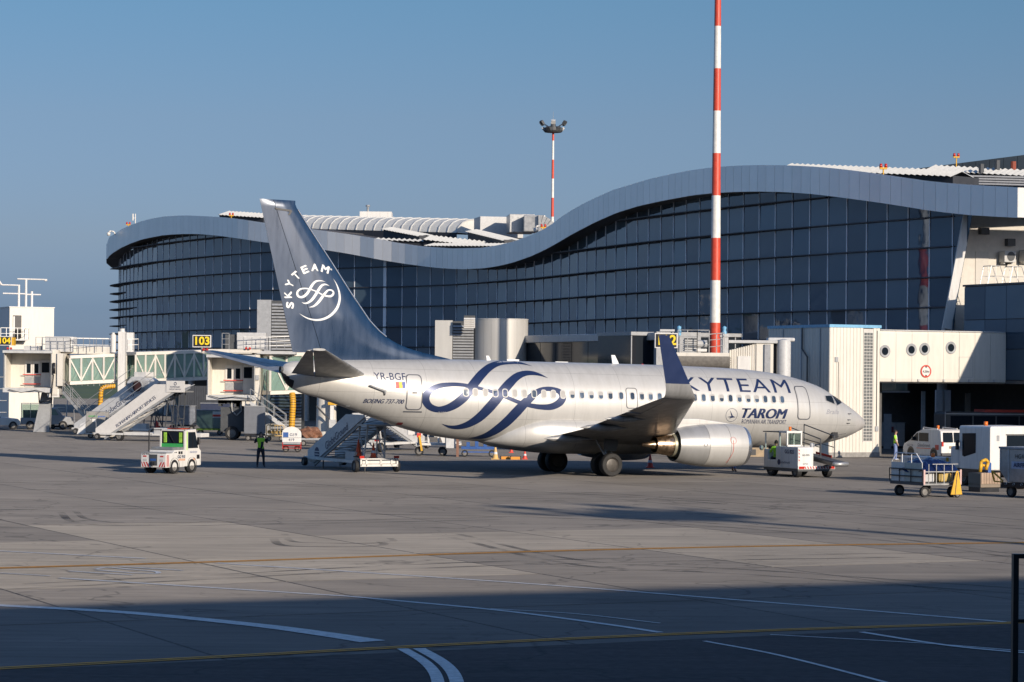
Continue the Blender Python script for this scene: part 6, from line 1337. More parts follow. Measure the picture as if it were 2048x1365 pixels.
MB().b2(1.75, 2.5, -.4, .4, 2.08, 2.13).build('roof_plate', orange, tg)
for xx in (.72, 2.2):
    for s in (-1, 1):
        wheel(tg, (xx, s * (hw_ - .10), .34), .34, .24); MB().lathe([(-.03, .40), (.03, .40)], c=(xx, s * (hw_ - .0), .36), axis='y', n=18).build('wheel_arch', dgrey, tg)
# ---- stairs
def stairs(label, loc, rz, col, text, panel_m, top=2.8, text_m=None, group='mobile passenger stairs', low=False, ts=.56, tshift=.75, **tk):
    t = thing('passenger_stairs', label, 'passenger stairs', loc, rz, group); w = .75
    prof = [(-7.55, .25), (-7.55, .85), (-2.4, top), (-.1, top), (-.1, top - .12), (-6.8, .22)]
    for s in (-1, 1): MB().prism(prof, s * w - .03, s * w + .03).build('side_panel', panel_m, t)
    slope = (top - .5) / 6.6
    for k in range(16):
        x = -7.2 + k * .41; z = .42 + (x + 7.2) * slope * .93; MB().b2(x - .16, x + .16, -w + .04, w - .04, z - .04, z).build('step', galv, t)
    mb = MB()
    for s in (-1, 1): mb.bar((-6.8, s * (w - .06), .15), (-.1, s * (w - .06), top - .2), .07, .16)
    for k in range(5): x = -6 + 1.3 * k; z = .15 + (x + 6.8) * (top - .35) / 6.7; mb.bar((x, -w + .06, z), (x + 1.1, w - .06, z + 1.1 * slope), .04)
    mb.build('stringers', grey, t)
    MB().b2(-2.2, .2, -w, w, top - .55, top - .45).build('platform', galv, t)
    mb = MB(); mb.b2(-7.7, 0, -.95, -.85, .42, .56).b2(-7.7, 0, .85, .95, .42, .56); 
    for x in (-7.7, -5, -2.6, -.1): mb.b2(x, x + .1, -.95, .95, .42, .56)
    mb.build('chassis', white, t); mb = MB()
    mb.b2(-.02, .06, -1.0, 1.0, .28, .40).b2(-.02, .06, -1.0, 1.0, .62, .68)
    for y in (-1.0, -.72, .05, .62, .92): mb.b2(-.02, .06, y, y + .08, .30, .66)
    mb.build('front_frame', white, t); mb = MB()
    for s in (-1, 1): mb.bar((-.6, s * .55, .6), (-.35, s * .45, top - .5), .07).bar((-1.6, s * .55, .6), (-1.3, s * .45, top - .5), .06).bar((-.6, s * .55, .7), (-1.3, s * .45, top - 1.0), .04)
    mb.bar((-.5, -.55, 1.6), (-.5, .55, 1.6), .06).bar((-.5, -.5, 1.6), (-.5, .45, .7), .04); mb.build('lift_posts', white, t)
    for s in (-.9, .95): MB().b2(-.1, .02, s - .12, s + .12, .68, .80).build('corner_lamp', redlt, t)
    for x in (-.35, -7.2):
        for s in (-1, 1): wheel(t, (x, s * 1.08, .3), .30 if x > -1 else .22, .2)
    MB().bar((-.1, -.7, 0), (-.1, -.7, .5), .05).bar((-5.2, -.85, 0), (-5.2, -.85, .5), .05).build('stabiliser_foot', blackp, t); MB().b2(-2.4, -1.2, -.8, -.3, .56, .95).build('motor_box', lgrey, t)
    mb = MB()
    for s in (-1, 1): mb.bar((-7.5, s * w, .85), (-7.6, s * w, 1.9), .03).bar((-7.6, s * w, 1.9), (-2.4, s * w, top + 1.0), .03)
    if low is False: mb.build('handrail', grey, t)
    sl = Vector((5.15, 0, top - .85)).normalized(); up = Vector((-sl.z, 0, sl.x))
    for s in (-1,):
        o_ = Vector((-4.3, -w - .034, .25 + (top - .25) * .40 + .12)); sign_text('company_name', text, ts, text_m or ink, t, o_ + sl * tshift, sl, up, **tk)
        MB().lathe([(-.005, .001), (-.005, .34)], c=(-6.25, -w - .032, .72), axis='y', n=24).build('globe_mark', ink, t)
        for k in range(3): MB().b2(-6.56, -5.94, -w - .045, -w - .04, .53 + .14 * k, .575 + .14 * k).build('globe_stripe', panel_m, t)
    return t
pst = mat('stairs_side_panel', (.64, .64, .63), .4, metal=.1, var=.08, dirt=.3, dirtcol=(.25, .25, .26)); wst = mat('white_stairs_panel', (.74, .71, .66), .45, var=.04, dirt=.2, dirtcol=(.45, .42, .38))
fc_ = gnd(757, 945); hdg = math.atan2(-gy.y, -gy.x)
stairs('grey mobile stairs with white lit chassis under the rear fuselage', fc_, hdg, None, 'GlobeGround', pst, low=True)
st2 = stairs('grey mobile stairs partly hidden behind the rear belly', gnd(826, 899) + Vector((-.38, -.92, 0)) * 7.55, R(-112.5), None, 'GlobeGround', pst, top=2.4, low=True)
st3 = stairs('white mobile stairs with dark lettering up its side, in front of its grey neighbour', gnd(372, 884), R(-18), None, 'ROMANIAN AIRPORT SERVICES', wst, top=4.0, group='mobile passenger stairs', ts=.34, tshift=.35, space=.82)
st3.scale = (.88, 1, 1)
for ch in st3.children:
    pass
st4 = stairs('grey mobile stairs with round fan opening behind the white stairs at the left', gnd(330, 873), R(-22), None, 'GlobeGround', pst, top=4.2)
MB().lathe([(-.04, .40), (-.1, .44), (-.1, .5), (0, .5)], c=(-2.0, -.8, 3.75), axis='y', n=24).build('fan_ring', grey, st4); MB().lathe([(-.05, .001), (-.05, .42)], c=(-2.0, -.8, 3.75), axis='y', n=24).build('fan_opening', mat('fan_dark', (.05, .02, .018), .6), st4)
MB().prism([(-2.9, 3.3), (-1.1, 3.3), (-1.1, 4.25), (-1.6, 4.5), (-2.5, 4.5), (-2.9, 4.1)], -.78, .78).build('air_unit', pst, st4); MB().b2(-2.4, -1.4, -.6, .6, 4.5, 4.85).build('vent_cowl', white, st4)
for s_ in (st3, st4):
    for ch in s_.children:
        if ch.name.startswith('lift_posts'): ch.data.materials[0] = dgrey
for ch in list(st3.children):
    if ch.name.startswith('globe_'): bpy.data.objects.remove(ch)
MB().b2(-1.35, .25, -.82, -.77, 3.45, 4.25).build('platform_panel', wst, st3); sign_text('panel_text', 'ROMANIAN', .16, ink, st3, (-.55, -.84, 3.82), (1, 0, 0)); sign_text('panel_text', 'AIRPORT SERVICES', .12, ink, st3, (-.55, -.84, 3.66), (1, 0, 0)); MB().lathe([(-.01, .08), (-.01, .12)], c=(-.55, -.83, 4.05), axis='y').build('emblem_ring', ink, st3)
MB().b2(-5.6, 1.6, -.7, .7, .35, .62).build('truck_frame', white, st3); wheel(st3, (-5.4, -.78, .36), .36, .25); wheel(st3, (.9, -.78, .36), .36, .25)
# ---- cones
def cone(u, v, h, label, m=None, bands=True, loc=None):
    t = thing('traffic_cone', label, 'traffic cone', loc if loc is not None else gnd(u, v), 0, 'traffic cones on the apron'); m = m or orange
    MB().b2(-h * .28, h * .28, -h * .28, h * .28, 0, .04).build('base', blackp if m is orange else m, t)
    MB().lathe([(.04, h * .21), (h * .3, h * .155), (h * .97, h * .035), (h, h * .03), (h, .001)], n=18).build('cone_body', m, t, smooth=True, autos=50)
    if bands: MB().lathe([(h * .34, h * .152), (h * .5, h * .124)], n=18).build('white_band', whitef, t, smooth=True)
    return t
sf = Matrix.Translation(fc_) @ Matrix.Rotation(hdg, 4, 'Z')
cone(0, 0, .75, 'bright orange cone standing on the white stairs chassis, nearer one', loc=sf @ Vector((-.35, -.15, .68))); cone(0, 0, .85, 'orange cone with yellow flash standing behind on the stairs chassis', loc=sf @ Vector((-1.3, -.55, .72)), bands=False)
cone(990, 919, .85, 'yellow and white cone on the apron left of the main wheels', mat('yellow_cone', (.72, .45, .16), .6, dirt=.3)); cone(1049, 919, .62, 'red cone on the apron just left of the far main wheels', mat('red_cone', (.72, .07, .04), .5, dirt=.2))
cone(1022, 906, .55, 'small red cone in the shade behind the wheel chocks', mat('red_cone', (.7, .1, .05), .5), bands=False); cone(1299.5, 936, .80, 'red cone under the wing beside the engine exhaust', MATS['red_cone'])
for u, v, w_ in ((1011, 919, .55), (1030, 919.5, .55)):
    t = thing('wheel_chock', 'orange wheel chock lying ' + ('beside the yellow cone' if u < 1020 else 'nearer the red cone'), 'wheel chock', gnd(u, v), .1, 'orange wheel chocks'); MB().prism([(-w_ / 2, 0), (w_ / 2, 0), (w_ / 2, .16), (-w_ / 2, .16)], -.1, .1).build('block', mat('chock_orange', (.75, .30, .03), .6, dirt=.3), t); MB().b2(-w_ / 2 - .04, -w_ / 2, -.12, .12, 0, .2).b2(w_ / 2, w_ / 2 + .04, -.12, .12, 0, .2).build('end_plate', blackp, t)
# ---- belt loader with cab at the nose
al2 = GA + R(90); C2 = gnd(1595, 956); bl = thing('belt_loader', 'white belt loader with cab and driver parked under the nose', 'belt loader', C2 + gx * 1.02, al2)
# local: x forward (away), y left (image left); width 2.04
MB().prism([(0, .42), (0, 1.42), (.06, 1.47), (1.45, 1.47), (1.45, .42)], .14, 1.02).build('engine_box', white, bl, bevel=.04); MB().prism([(1.46, .42), (1.46, 1.47), (2.0, 1.47), (2.0, .8), (2.7, .8), (2.7, 1.3), (3.1, 1.3), (3.1, .42)], .14, 1.02).build('cab_body', white, bl, bevel=.03)
fm_ = MB()
for x in (1.0, 1.66): fm_.b2(x, x + .07, .95, 1.02, 1.47, 2.12).b2(x, x + .07, .16, .23, 1.47, 2.12)
fm_.b2(1.0, 1.75, .14, 1.03, 2.12, 2.22).b2(2.95, 3.0, .97, 1.02, 1.3, 2.1).b2(2.95, 3.0, .16, .21, 1.3, 2.1).b2(1.0, 1.05, .14, 1.02, 1.47, 1.55); fm_.build('cab_frame', white, bl); MB().b2(1.7, 3.15, .12, 1.05, 2.13, 2.18).build('canopy', dgrey, bl)
MB().b2(1.01, 1.03, .24, .94, 1.56, 2.1).build('rear_window', cabglass, bl); MB().tube((1.4, .6, 2.22), (1.4, .6, 2.42), .07, n=12).build('beacon', amber, bl, smooth=True); MB().lathe([(-.02, .001), (0, .13), (.06, .1), (.08, .01)], c=(3.1, 1.15, 1.35), axis='x').build('headlamp', lgrey, bl, smooth=True); MB().lathe([(-.1, .11), (.05, .12), (.1, .05)], c=(.5, -.1, 1.55), axis='z').build('work_lamp', lgrey, bl, smooth=True)
MB().b2(0, 3.1, .1, 1.02, .30, .42).b2(0, 3.3, -1.02, .1, .30, .40).build('chassis', dgrey, bl); MB().b2(-.06, .0, -1.05, 1.05, .40, .56).build('rear_bumper', white, bl)
for s in (-1, 1): MB().b2(-.08, -.06, s * .86 - .16, s * .86 + .14, .42, .54).build('rear_lamp', redlt, bl)
vs_ = [(-.068, -.66 + .155 * k) for k in range(9)]
for x, y in vs_: MB().add([(x, y, .42), (x, y + .06, .42), (x, y + .12, .54), (x, y + .06, .54)], [(0, 1, 2, 3)]).build('warning_stripe', striper, bl)
for k in range(4): MB().add([(-.004, .98, .8 + .16 * k), (-.004, .9, .8 + .16 * k), (-.004, .98, .9 + .16 * k)], [(0, 1, 2)]).build('warning_mark', striper, bl)
sign_text('fleet_number', 'GG 825', .13, blackp, bl, (-.006, .58, 1.08), (0, -1, 0)); sign_text('fleet_number', 'GG 825', .26, ink, bl, (.75, 1.026, 1.22), (-1, 0, 0), bold=.02); sign_text('company_name', 'GlobeGround', .16, ink, bl, (1.15, 1.026, .70), (-1, 0, 0)); sign_text('rear_text', '0750', .14, grey, bl, (-.006, .6, .65), (0, -1, 0))
MB().lathe([(0, .14), (0, .001)], c=(1.28 + .42, 1.028, .70), axis='y', n=16).build('globe_mark', ink, bl)
cv = MB(); M_ = Matrix.Rotation(R(-6), 3, 'Y'); cv.bar((-1.3, -.55, .66), (4.6, -.55, 1.35), .78, .18); cv.build('conveyor', blackp, bl, bevel=.03); MB().bar((-1.3, -.55, .77), (4.6, -.55, 1.46), .60, .02).build('belt', dgrey, bl); MB().tube((-1.3, -.95, .68), (-1.3, -.15, .68), .11, n=14).build('end_roller', galv, bl, smooth=True)
MB().bar((0, -.9, 1.0), (1.4, -.9, 1.15), .02, .12).build('red_stripe', redlt, bl); mb = MB()
for s in (-.2, -.98):
    mb.tube((-.1, s, 2.0 - (.15 if s > -.5 else 0)), (2.6, s, 2.5 - (.15 if s > -.5 else 0)), .028).tube((-.1, s, 1.45), (2.6, s, 1.8), .022).tube((-.1, s, .95), (-.1, s, 2.0 - (.15 if s > -.5 else 0)), .028).tube((2.6, s, 1.2), (2.6, s, 2.5 - (.15 if s > -.5 else 0)), .028)
mb.build('guard_rail', dgrey, bl)
for x, r_ in ((.35, .30), (2.55, .42)):
    for s in (-1, 1): wheel(bl, (x, s * .86, r_), r_, .25)
J = {'pelvis': (0, 0, .95, None), 'belly': (.0, 0, 1.1, 'pelvis'), 'chest': (.03, 0, 1.33, 'belly'), 'neck': (.05, 0, 1.5, 'chest'), 'head': (.08, 0, 1.64, 'neck'), 'hipL': (.05, .1, .9, 'pelvis'), 'kneeL': (.42, .13, .92, 'hipL'), 'ankleL': (.48, .14, .50, 'kneeL'), 'toeL': (.62, .14, .46, 'ankleL'), 'hipR': (.05, -.1, .9, 'pelvis'), 'kneeR': (.42, -.13, .92, 'hipR'), 'ankleR': (.48, -.14, .50, 'kneeR'), 'toeR': (.62, -.14, .46, 'ankleR'), 'shoulderL': (.02, .19, 1.42, 'chest'), 'elbowL': (.15, .26, 1.2, 'shoulderL'), 'handL': (.42, .16, 1.22, 'elbowL'), 'shoulderR': (.02, -.19, 1.42, 'chest'), 'elbowR': (.15, -.26, 1.2, 'shoulderR'), 'handR': (.42, -.16, 1.22, 'elbowR')}
dloc = Matrix.Translation(bl.location) @ Matrix.Rotation(al2, 4, 'Z') @ Vector((2.32, .78, -.04))
person('driver in bright yellow green vest seated in the belt loader cab', dloc, al2 - .3, J, Rr, lambda c: skin if c.z > 1.5 and abs(c.y) < .1 else (hivis if c.z > 1.0 and c.x < .3 else navyf))
# ---- trolley with tarpaulin, front right
Cf = gnd(1845, 996); tr = thing('baggage_trolley', 'open baggage trolley with white side screen and blue tarpaulin at the right', 'trolley', Cf, GA)
# local: x along gx (right), y away
MB().b2(0, 1.85, 0, 2.3, .48, .60).build('deck', dgrey, tr); mb = MB(); mb.b2(0, 1.85, -.04, 0, .50, .56).b2(0, 1.85, -.04, 0, 1.02, 1.06)
for x in (.25, .62, 1.0, 1.4): mb.b2(x, x + .03, -.03, 0, .56, 1.35)
mb.b2(.45, 1.7, -.03, 0, 1.33, 1.36); mb.build('front_rail', galv, tr)
for x in (0, 1.78): MB().b2(x, x + .08, -.05, .03, .52, 1.12).build('corner_post', mat('pink_white_post', (.62, .42, .38), .5, dirt=.3), tr)
mb = MB()
for z in (.84, 1.12): mb.tube((-.03, 0, z), (-.03, 2.3, z), .025)
for y in (0, .8, 1.6, 2.3): mb.tube((-.03, y, .6), (-.03, y, 1.12), .02)
mb.build('side_rail', blackp, tr)
MB().b2(.02, .05, .1, 1.3, .62, 1.38).build('side_screen', mat('pale_screen', (.50, .52, .47), .5, dirt=.2), tr); MB().b2(.02, .05, 1.32, 2.25, .62, 1.38).build('side_screen', white, tr)
mb = MB(); mb.path([(.03, .1, 1.38), (.03, .5, 1.76), (.03, 1.9, 1.76), (.03, 2.25, 1.38)], .022, n=6).tube((.03, .85, 1.38), (.03, .85, 1.76), .02).tube((.03, 1.5, 1.38), (.03, 1.5, 1.76), .02); mb.build('screen_frame', whitef, tr)
bm = bmesh.new(); bmesh.ops.create_grid(bm, x_segments=26, y_segments=22, size=.5)
for v in bm.verts:
    x, y = v.co.x, v.co.y; rr = max(abs(x), abs(y)); h = .50 * (1 - (2 * rr) ** 3) + .06 * math.sin(17 * x + 5 * y) * math.cos(13 * y) + .03 * math.sin(37 * x); v.co = Vector((.95 + x * 1.9 * (1 + .05 * math.sin(9 * y)), 1.0 + y * 2.0, 1.02 + h))
me = bpy.data.meshes.new('tarpaulin'); bm.to_mesh(me); bm.free(); me.materials.append(mat('blue_tarpaulin', (.006, .014, .065), .25, var=.1, coat=.3)); me.polygons.foreach_set('use_smooth', [True] * len(me.polygons))
o = bpy.data.objects.new('tarpaulin', me); COL.objects.link(o); o.location = Cf; o.rotation_euler = (0, 0, GA); tag(o, 'crumpled shiny blue tarpaulin lying over the load on the trolley', 'tarpaulin')
ld = thing('cargo_load', 'yellowish bundles and metal frames packed under the blue tarpaulin', 'cargo', Cf, GA)
MB().b2(.9, 1.5, .15, 1.8, .62, 1.0).build('bundle', mat('yellow_bundle', (.5, .36, .12), .7, var=.2), ld, bevel=.08); MB().b2(.15, .7, .2, 1.5, .62, 1.15).build('crate', lgrey, ld, bevel=.02); MB().b2(1.3, 1.7, .3, 1.5, .9, 1.25).build('box', brownb, ld)
for x in (.25, 1.6):
    for y in (.25, 2.0): wheel(tr, (x, y, .22), .22, .13)
mb = MB(); mb.prism([(1.15, .12), (1.72, .12), (1.52, 1.08), (1.42, 1.08)], -.30, -.26); mb.build('raised_drawbar', yellow, tr, bevel=.01); MB().bar((1.36, -.31, .14), (1.46, -.31, 1.0), .02).build('drawbar_slot', dgrey, tr); wheel(tr, (1.5, -.25, .12), .12, .08)
# ---- container on dolly at the right edge
Cu = gnd(1998, 994); du_ = thing('air_cargo_container', 'grey metal air cargo container with a pale name plate at the right edge', 'container', Cu + Vector((0, 0, .62)), R(-58))
# local x right and towards camera, y away-right
MB().prism([(0, .45), (0, 1.35), (3.1, 1.35), (3.1, 0), (.45, 0)], 0, 1.5).build('shell', galv, du_, bevel=.02)
for x in (.02, .5, 1.9): MB().b2(x, x + .05, -.02, 0, .45 if x < .4 else 0, 1.35).build('edge_strip', lgrey, du_)
MB().b2(-.03, 3.1, -.03, 1.53, 1.35, 1.43).build('roof_rim', grey, du_); sign_text('container_number', 'HG4132', .26, blackp, du_, (1.35, -.012, 1.05), (1, 0, 0)); MB().b2(.7, 2.2, -.01, 0, .55, .85).build('name_plate', mat('pale_blue_plate', (.40, .45, .58), .5), du_); sign_text('airline_name', 'AIRFRANCE', .25, ink, du_, (1.5, -.016, .70), (1, 0, 0), bold=.02)
dl_ = thing('container_dolly', 'low black dolly carrying the grey container at the right edge', 'dolly', Cu, R(-58)); MB().b2(.1, 3.1, 0, 1.5, .42, .60).build('frame', blackp, dl_)
for x in (.5, 2.7):
    for y in (.2, 1.3): wheel(dl_, (x, y, .24), .24, .16)
for k in range(6): MB().lathe([(-.05, .05), (.03, .05)], c=(.4 + .45 * k, 0, .55), axis='y', n=8).build('roller_end', lgrey, dl_)
MB().bar((.1, .1, .65), (-.35, -.1, 1.05), .06).bar((-.35, -.1, 1.05), (-.30, 0, .62), .05).bar((-.3, 0, .62), (.1, .1, .60), .05).build('yellow_handle', yellow, dl_)
# ---- ground power unit, board and crate behind the trolley
Cg = gnd(1868, 968); gp = thing('ground_power_unit', 'pale box trailer with amber lamp behind the blue tarpaulin', 'ground power unit', Cg, GA)
MB().b2(0, 1.15, 0, 2.7, .50, 1.2).build('housing', white, gp, bevel=.04); MB().b2(-.01, 0, 1.2, 2.3, .75, 1.1).build('side_number_plate', lgrey, gp); sign_text('side_number', '3 500 28', .22, ink, gp, (-.014, 1.7, 1.02), (0, -1, 0)); sign_text('front_text', 'P 71', .2, blackp, gp, (.5, -.006, .98), (1, 0, 0)); MB().b2(.65, .75, -.05, 0, .75, 1.2).build('yellow_cable', yellow, gp); MB().tube((.2, .4, 1.2), (.2, .4, 1.38), .09).build('beacon', amber, gp, smooth=True)
MB().b2(0, 1.15, 0, 2.7, .36, .50).build('chassis', blackp, gp); MB().b2(1.2, 2.1, .1, .3, .40, 1.25).build('brown_board', brownb, gp); mb = MB()
for k in range(7): mb.b2(1.22 + .125 * k, 1.3 + .125 * k, .08, .1, 1.17, 1.22)
mb.build('board_slots', blackp, gp)
for x in (.15, 1.0):
    for y in (.3, 2.3): wheel(gp, (x, y, .28), .28, .16)
cr_ = thing('wooden_crate', 'slatted wooden crate with yellow straps in front of the white truck', 'crate', gnd(1962, 985), GA)
for k in range(7): MB().b2(.14 * k, .14 * k + .125, 0, .03, .35, .82).build('slat', mat('pale_wood', (.38, .27, .19), .7, var=.2, rnd=.15), cr_)
MB().b2(-.02, 1.0, .04, .9, .3, .8).b2(-.02, 1.0, .02, .9, .2, .34).build('box', mat('crate_inside', (.25, .2, .15), .8), cr_); hs_ = MB().path([(0, .1, .85), (.05, .1, 1.3), (.3, .1, 1.38), (.42, .1, 1.25), (.3, .1, .95)], .07).path([(.1, .2, .9), (.15, .2, 1.15), (.35, .2, 1.1)], .06); hs_.build('yellow_strap', yellow, cr_, smooth=True); MB().b2(.42, .6, .1, .3, .8, 1.25).build('blue_bag', blue, cr_, bevel=.04); MB().b2(0, 1, .1, .9, .0, .2).build('skid', blackp, cr_)
# ---- van
Cv = gnd(1882, 922); vn = thing('white_van', 'white company van with roof rack and amber lamp parked facing left', 'van', Cv, al2 + R(-4))
# local x forward (away, image left), y left. near corner = rear left of the side we see
pf = [(0, .35), (0.02, 1.0), (.12, 1.72), (.35, 1.82), (2.0, 1.84), (2.8, 1.64), (3.62, 1.12), (4.25, .92), (4.38, .70), (4.35, .32), (3.95, .25), (.1, .25)]
MB().prism(pf, -1.68, 0).build('body', white, vn, bevel=.05)
MB().prism([(2.62, 1.10), (2.62, 1.60), (2.78, 1.56), (3.50, 1.12)], .002, .012).build('front_side_window', dglass, vn); MB().prism([(1.45, 1.10), (1.45, 1.6), (2.52, 1.6), (2.52, 1.1)], .002, .012).build('rear_side_window', dglass, vn); MB().prism([(.25, 1.10), (.35, 1.6), (1.3, 1.6), (1.3, 1.10)], .002, .010).build('cargo_panel', white, vn)
MB().add([(.03, -.12, 1.08), (.03, -.80, 1.08), (.13, -.80, 1.66), (.13, -.15, 1.66)], [(0, 1, 2, 3)]).add([(.03, -.88, 1.08), (.03, -1.56, 1.08), (.13, -1.52, 1.66), (.13, -.88, 1.66)], [(0, 1, 2, 3)]).build('rear_window', dglass, vn)
for o_ in vn.children:
    if o_.name.startswith('rear_window'): o_.location = (-.045, 0, 0)
MB().b2(-.02, .02, -.14, -.02, .85, 1.12).b2(-.02, .02, -1.66, -1.54, .85, 1.12).build('tail_lamp', redlt, vn); MB().b2(-.03, .0, -1.15, -.55, .72, .86).build('number_plate', mat('ochre_plate', (.35, .22, .10), .5), vn); MB().b2(-.1, .05, -1.7, .02, .30, .45).build('bumper', dgrey, vn)
mb = MB()
for y in (-.15, -1.5): mb.tube((.7, y, 1.86), (2.3, y, 1.92), .03).tube((.7, y, 1.8), (.7, y, 1.9), .03).tube((2.3, y, 1.8), (2.3, y, 1.9), .03)
mb.build('roof_rack', white, vn); MB().tube((1.2, -.5, 1.84), (1.2, -.5, 2.06), .08).build('beacon', amber, vn, smooth=True)
sign_text('company_name', 'GlobeGround', .24, ink, vn, (1.95, .016, .86), (-1, 0, 0)); MB().b2(1.2, 2.8, .002, .008, .66, .70).build('orange_line', orange, vn); sign_text('fleet_number', 'GG 174', .2, ink, vn, (3.5, .016, .82), (-1, 0, 0)); MB().b2(.3, .7, .002, .01, .62, .92).build('red_label', red, vn)
for x in (.85, 3.45):
    MB().lathe([(-.02, .40), (.008, .40), (.008, .001)], c=(x, .002, .36), axis='y', n=20).build('wheel_arch', blackp, vn)
    for y in (-.10, -1.58): wheel(vn, (x, y, .33), .33, .22)
MB().b2(3.0, 3.15, .02, .16, 1.15, 1.35).build('mirror', blackp, vn, bevel=.02)
# ---- white truck
Ct = gnd(1979, 975); tk = thing('white_truck', 'white crew cab truck half cut by the right edge of the frame', 'truck', Ct, GA)
# local x right, y away; left side face is x=0 (shaded), rear face y=0 (lit)
MB().prism([(0, .75), (0, 2.62), (.05, 2.70), (2.4, 2.72), (2.4, .75)], 0, 2.3).build('cab', white, tk, bevel=.05); MB().b2(.02, 2.4, 2.32, 3.0, .75, 1.75).build('bonnet', white, tk, bevel=.1)
MB().add([(-.012, 1.05, 1.50), (-.012, 1.9, 1.30), (-.012, 2.05, 1.35), (-.012, 2.05, 2.35), (-.012, 1.05, 2.38)], [(0, 1, 2, 3, 4)]).build('side_window', dglass, tk); MB().b2(.9, 2.2, -.012, 0, 1.75, 2.3).build('rear_window', dglass, tk); MB().b2(.85, 2.25, -.02, -.012, 1.70, 1.74).b2(.85, 2.25, -.02, -.012, 2.31, 2.35).build('window_seal', blackp, tk)
MB().b2(-.22, -.06, 2.2, 2.3, 1.6, 2.05).build('mirror', blackp, tk, bevel=.03); MB().tube((.5, 1, 2.72), (.5, 1, 2.9), .09).build('beacon', amber, tk, smooth=True); MB().b2(.05, 2.4, .1, 3.0, .42, .75).build('chassis', blackp, tk); MB().b2(.35, .5, -.008, 0, 2.05, 2.3).build('badge', grey, tk); MB().prism([(.95, 1.0), (1.1, 1.45), (1.6, 1.62), (3.0, 1.62), (3.0, 1.0)], -.6, -.05).build('engine_hump', blackp, tk, bevel=.05)
MB().b2(0, 3.5, -2.6, -.1, .55, .75).build('load_frame', blackp, tk)
for y in (-1.8, 2.2): wheel(tk, (.3, y, .42), .42, .3, axis='x')
# ---- bus in the undercroft
bu = thing('airport_bus', 'dark windowed apron bus parked in the shade under the pier', 'bus', gnd(1889, 911), GA * .2)
MB().prism([(0, .4), (0, 2.60), (.15, 2.74), (11, 2.74), (11, .4)], 0, 2.8).build('body', dgrey, bu, bevel=.06)
for k in range(7): MB().b2(.35 + 1.5 * k, 1.75 + 1.5 * k, -.015, 0, 1.1, 2.5).build('side_window', dglass, bu)
MB().b2(2.6, 11, .1, 2.6, 2.745, 2.90).build('red_roof_band', red, bu); MB().b2(.0, 11, -.02, 0, 2.60, 2.66).b2(-.02, .02, -.02, 0, .5, 2.8).build('window_trim', lgrey, bu)
for x in (2, 8): wheel(bu, (x, .25, .45), .45, .3)
# ---- boxes in the undercroft
bx = thing('storage_container', 'small white storage container under the bridge behind the worker', 'container', gnd(1757, 897), GA * .3)
for k in range(3): MB().b2(.62 * k, .62 * k + .6, 0, 2, .15, 1.75).build('door_panel', lgrey, bx)
MB().b2(.75, 1.05, -.01, 0, 1.1, 1.5).build('poster', mat('poster_red', (.25, .05, .06), .5), bx); MB().b2(-.02, 1.9, -.02, 2, 1.75, 1.8).build('lid', grey, bx); MB().b2(0, 1.86, .1, 1.9, 0, .15).build('base', blackp, bx)
for k, (u, v) in enumerate(((1878, 785), (1895, 786))):
    c = at(u, v, 166); t = thing('wall_locker', 'tall pale locker in the dark undercroft, ' + ('left one of the pair' if k == 0 else 'right one of the pair'), 'locker', (c.x, 166, 0), 0, 'lockers in the undercroft'); MB().b2(-.2, .2, 0, .5, 2.5, 4.1).build('door', lgrey, t); MB().b2(-.25, .25, .05, .5, 0, 2.5).build('plinth', m_gf, t)
# ---- left side equipment
ge = thing('ground_power_unit', 'grey ground power cabinet with green and blue lettering before the left stairs', 'ground power unit', gnd(171, 877), R(8))
wb = 1.62; MB().prism([(0, .45), (0, 1.95), (wb, 1.95), (wb, .9), (1.1, .45)], 0, 1.4).build('cabinet', mat('grey_cabinet', (.27, .26, .24), .5, var=.06, dirt=.2), ge, bevel=.03)
MB().b2(-.15, wb + .1, -.1, 1.5, .30, .40).build('towbar_frame', galv, ge); sign_text('brand_lettering', 'ecomo', .22, greenp, ge, (.48, -.006, 1.62), (1, 0, 0), bold=.02); sign_text('brand_lettering', 'power', .20, mat('mid_blue', (.05, .16, .5), .5), ge, (1.12, -.006, 1.60), (1, 0, 0), bold=.02); MB().b2(.45, .72, -.008, 0, 1.2, 1.4).b2(.25, .36, -.008, 0, 1.32, 1.4).build('notice', white, ge)
for x in (.35, 1.3): wheel(ge, (x, .15, .22), .22, .14)
MB().prism([(-.65, .3), (-.4, 1.0), (-.02, 1.2), (-.02, .3)], .05, 1.3).build('hose_bin', ltblue if False else pst, ge)
def car_front(u, v, label):
    t = thing('white_car', label, 'car', gnd(u, v), R(12)); MB().prism([(-3, .3), (-3, .95), (-1.1, .95), (-.9, 1.0), (.35, .86), (.55, .7), (.6, .3)], 0, 1.7).build('body', white, t, bevel=.06); MB().prism([(-2.9, .95), (-2.6, 1.45), (-1.6, 1.42), (-1.0, .98)], .15, 1.55).build('windows', dglass, t, bevel=.04); wheel(t, (-.02, .05, .33), .33, .2); wheel(t, (-2.4, .05, .33), .33, .2); MB().lathe([(-.01, .4), (.01, .4), (.01, .001)], c=(-.02, .0, .36), axis='y').build('wheel_arch', blackp, t); return t
car_front(26, 859, 'front end of a white car entering at the left edge')
pk = thing('service_pickup', 'blue grey service pickup parked under the left boarding bridge', 'pickup', gnd(40, 859), R(10)); MB().prism([(0, .4), (0, .95), (1.7, .95), (1.9, 1.5), (2.0, 1.8), (3.0, 1.8), (3.5, 1.1), (4.3, 1.0), (4.4, .4)], 0, 1.8).build('body', grey, pk, bevel=.05); MB().prism([(2.05, 1.2), (2.15, 1.7), (2.85, 1.7), (3.15, 1.2)], -.012, 0).build('side_window', tglass, pk)
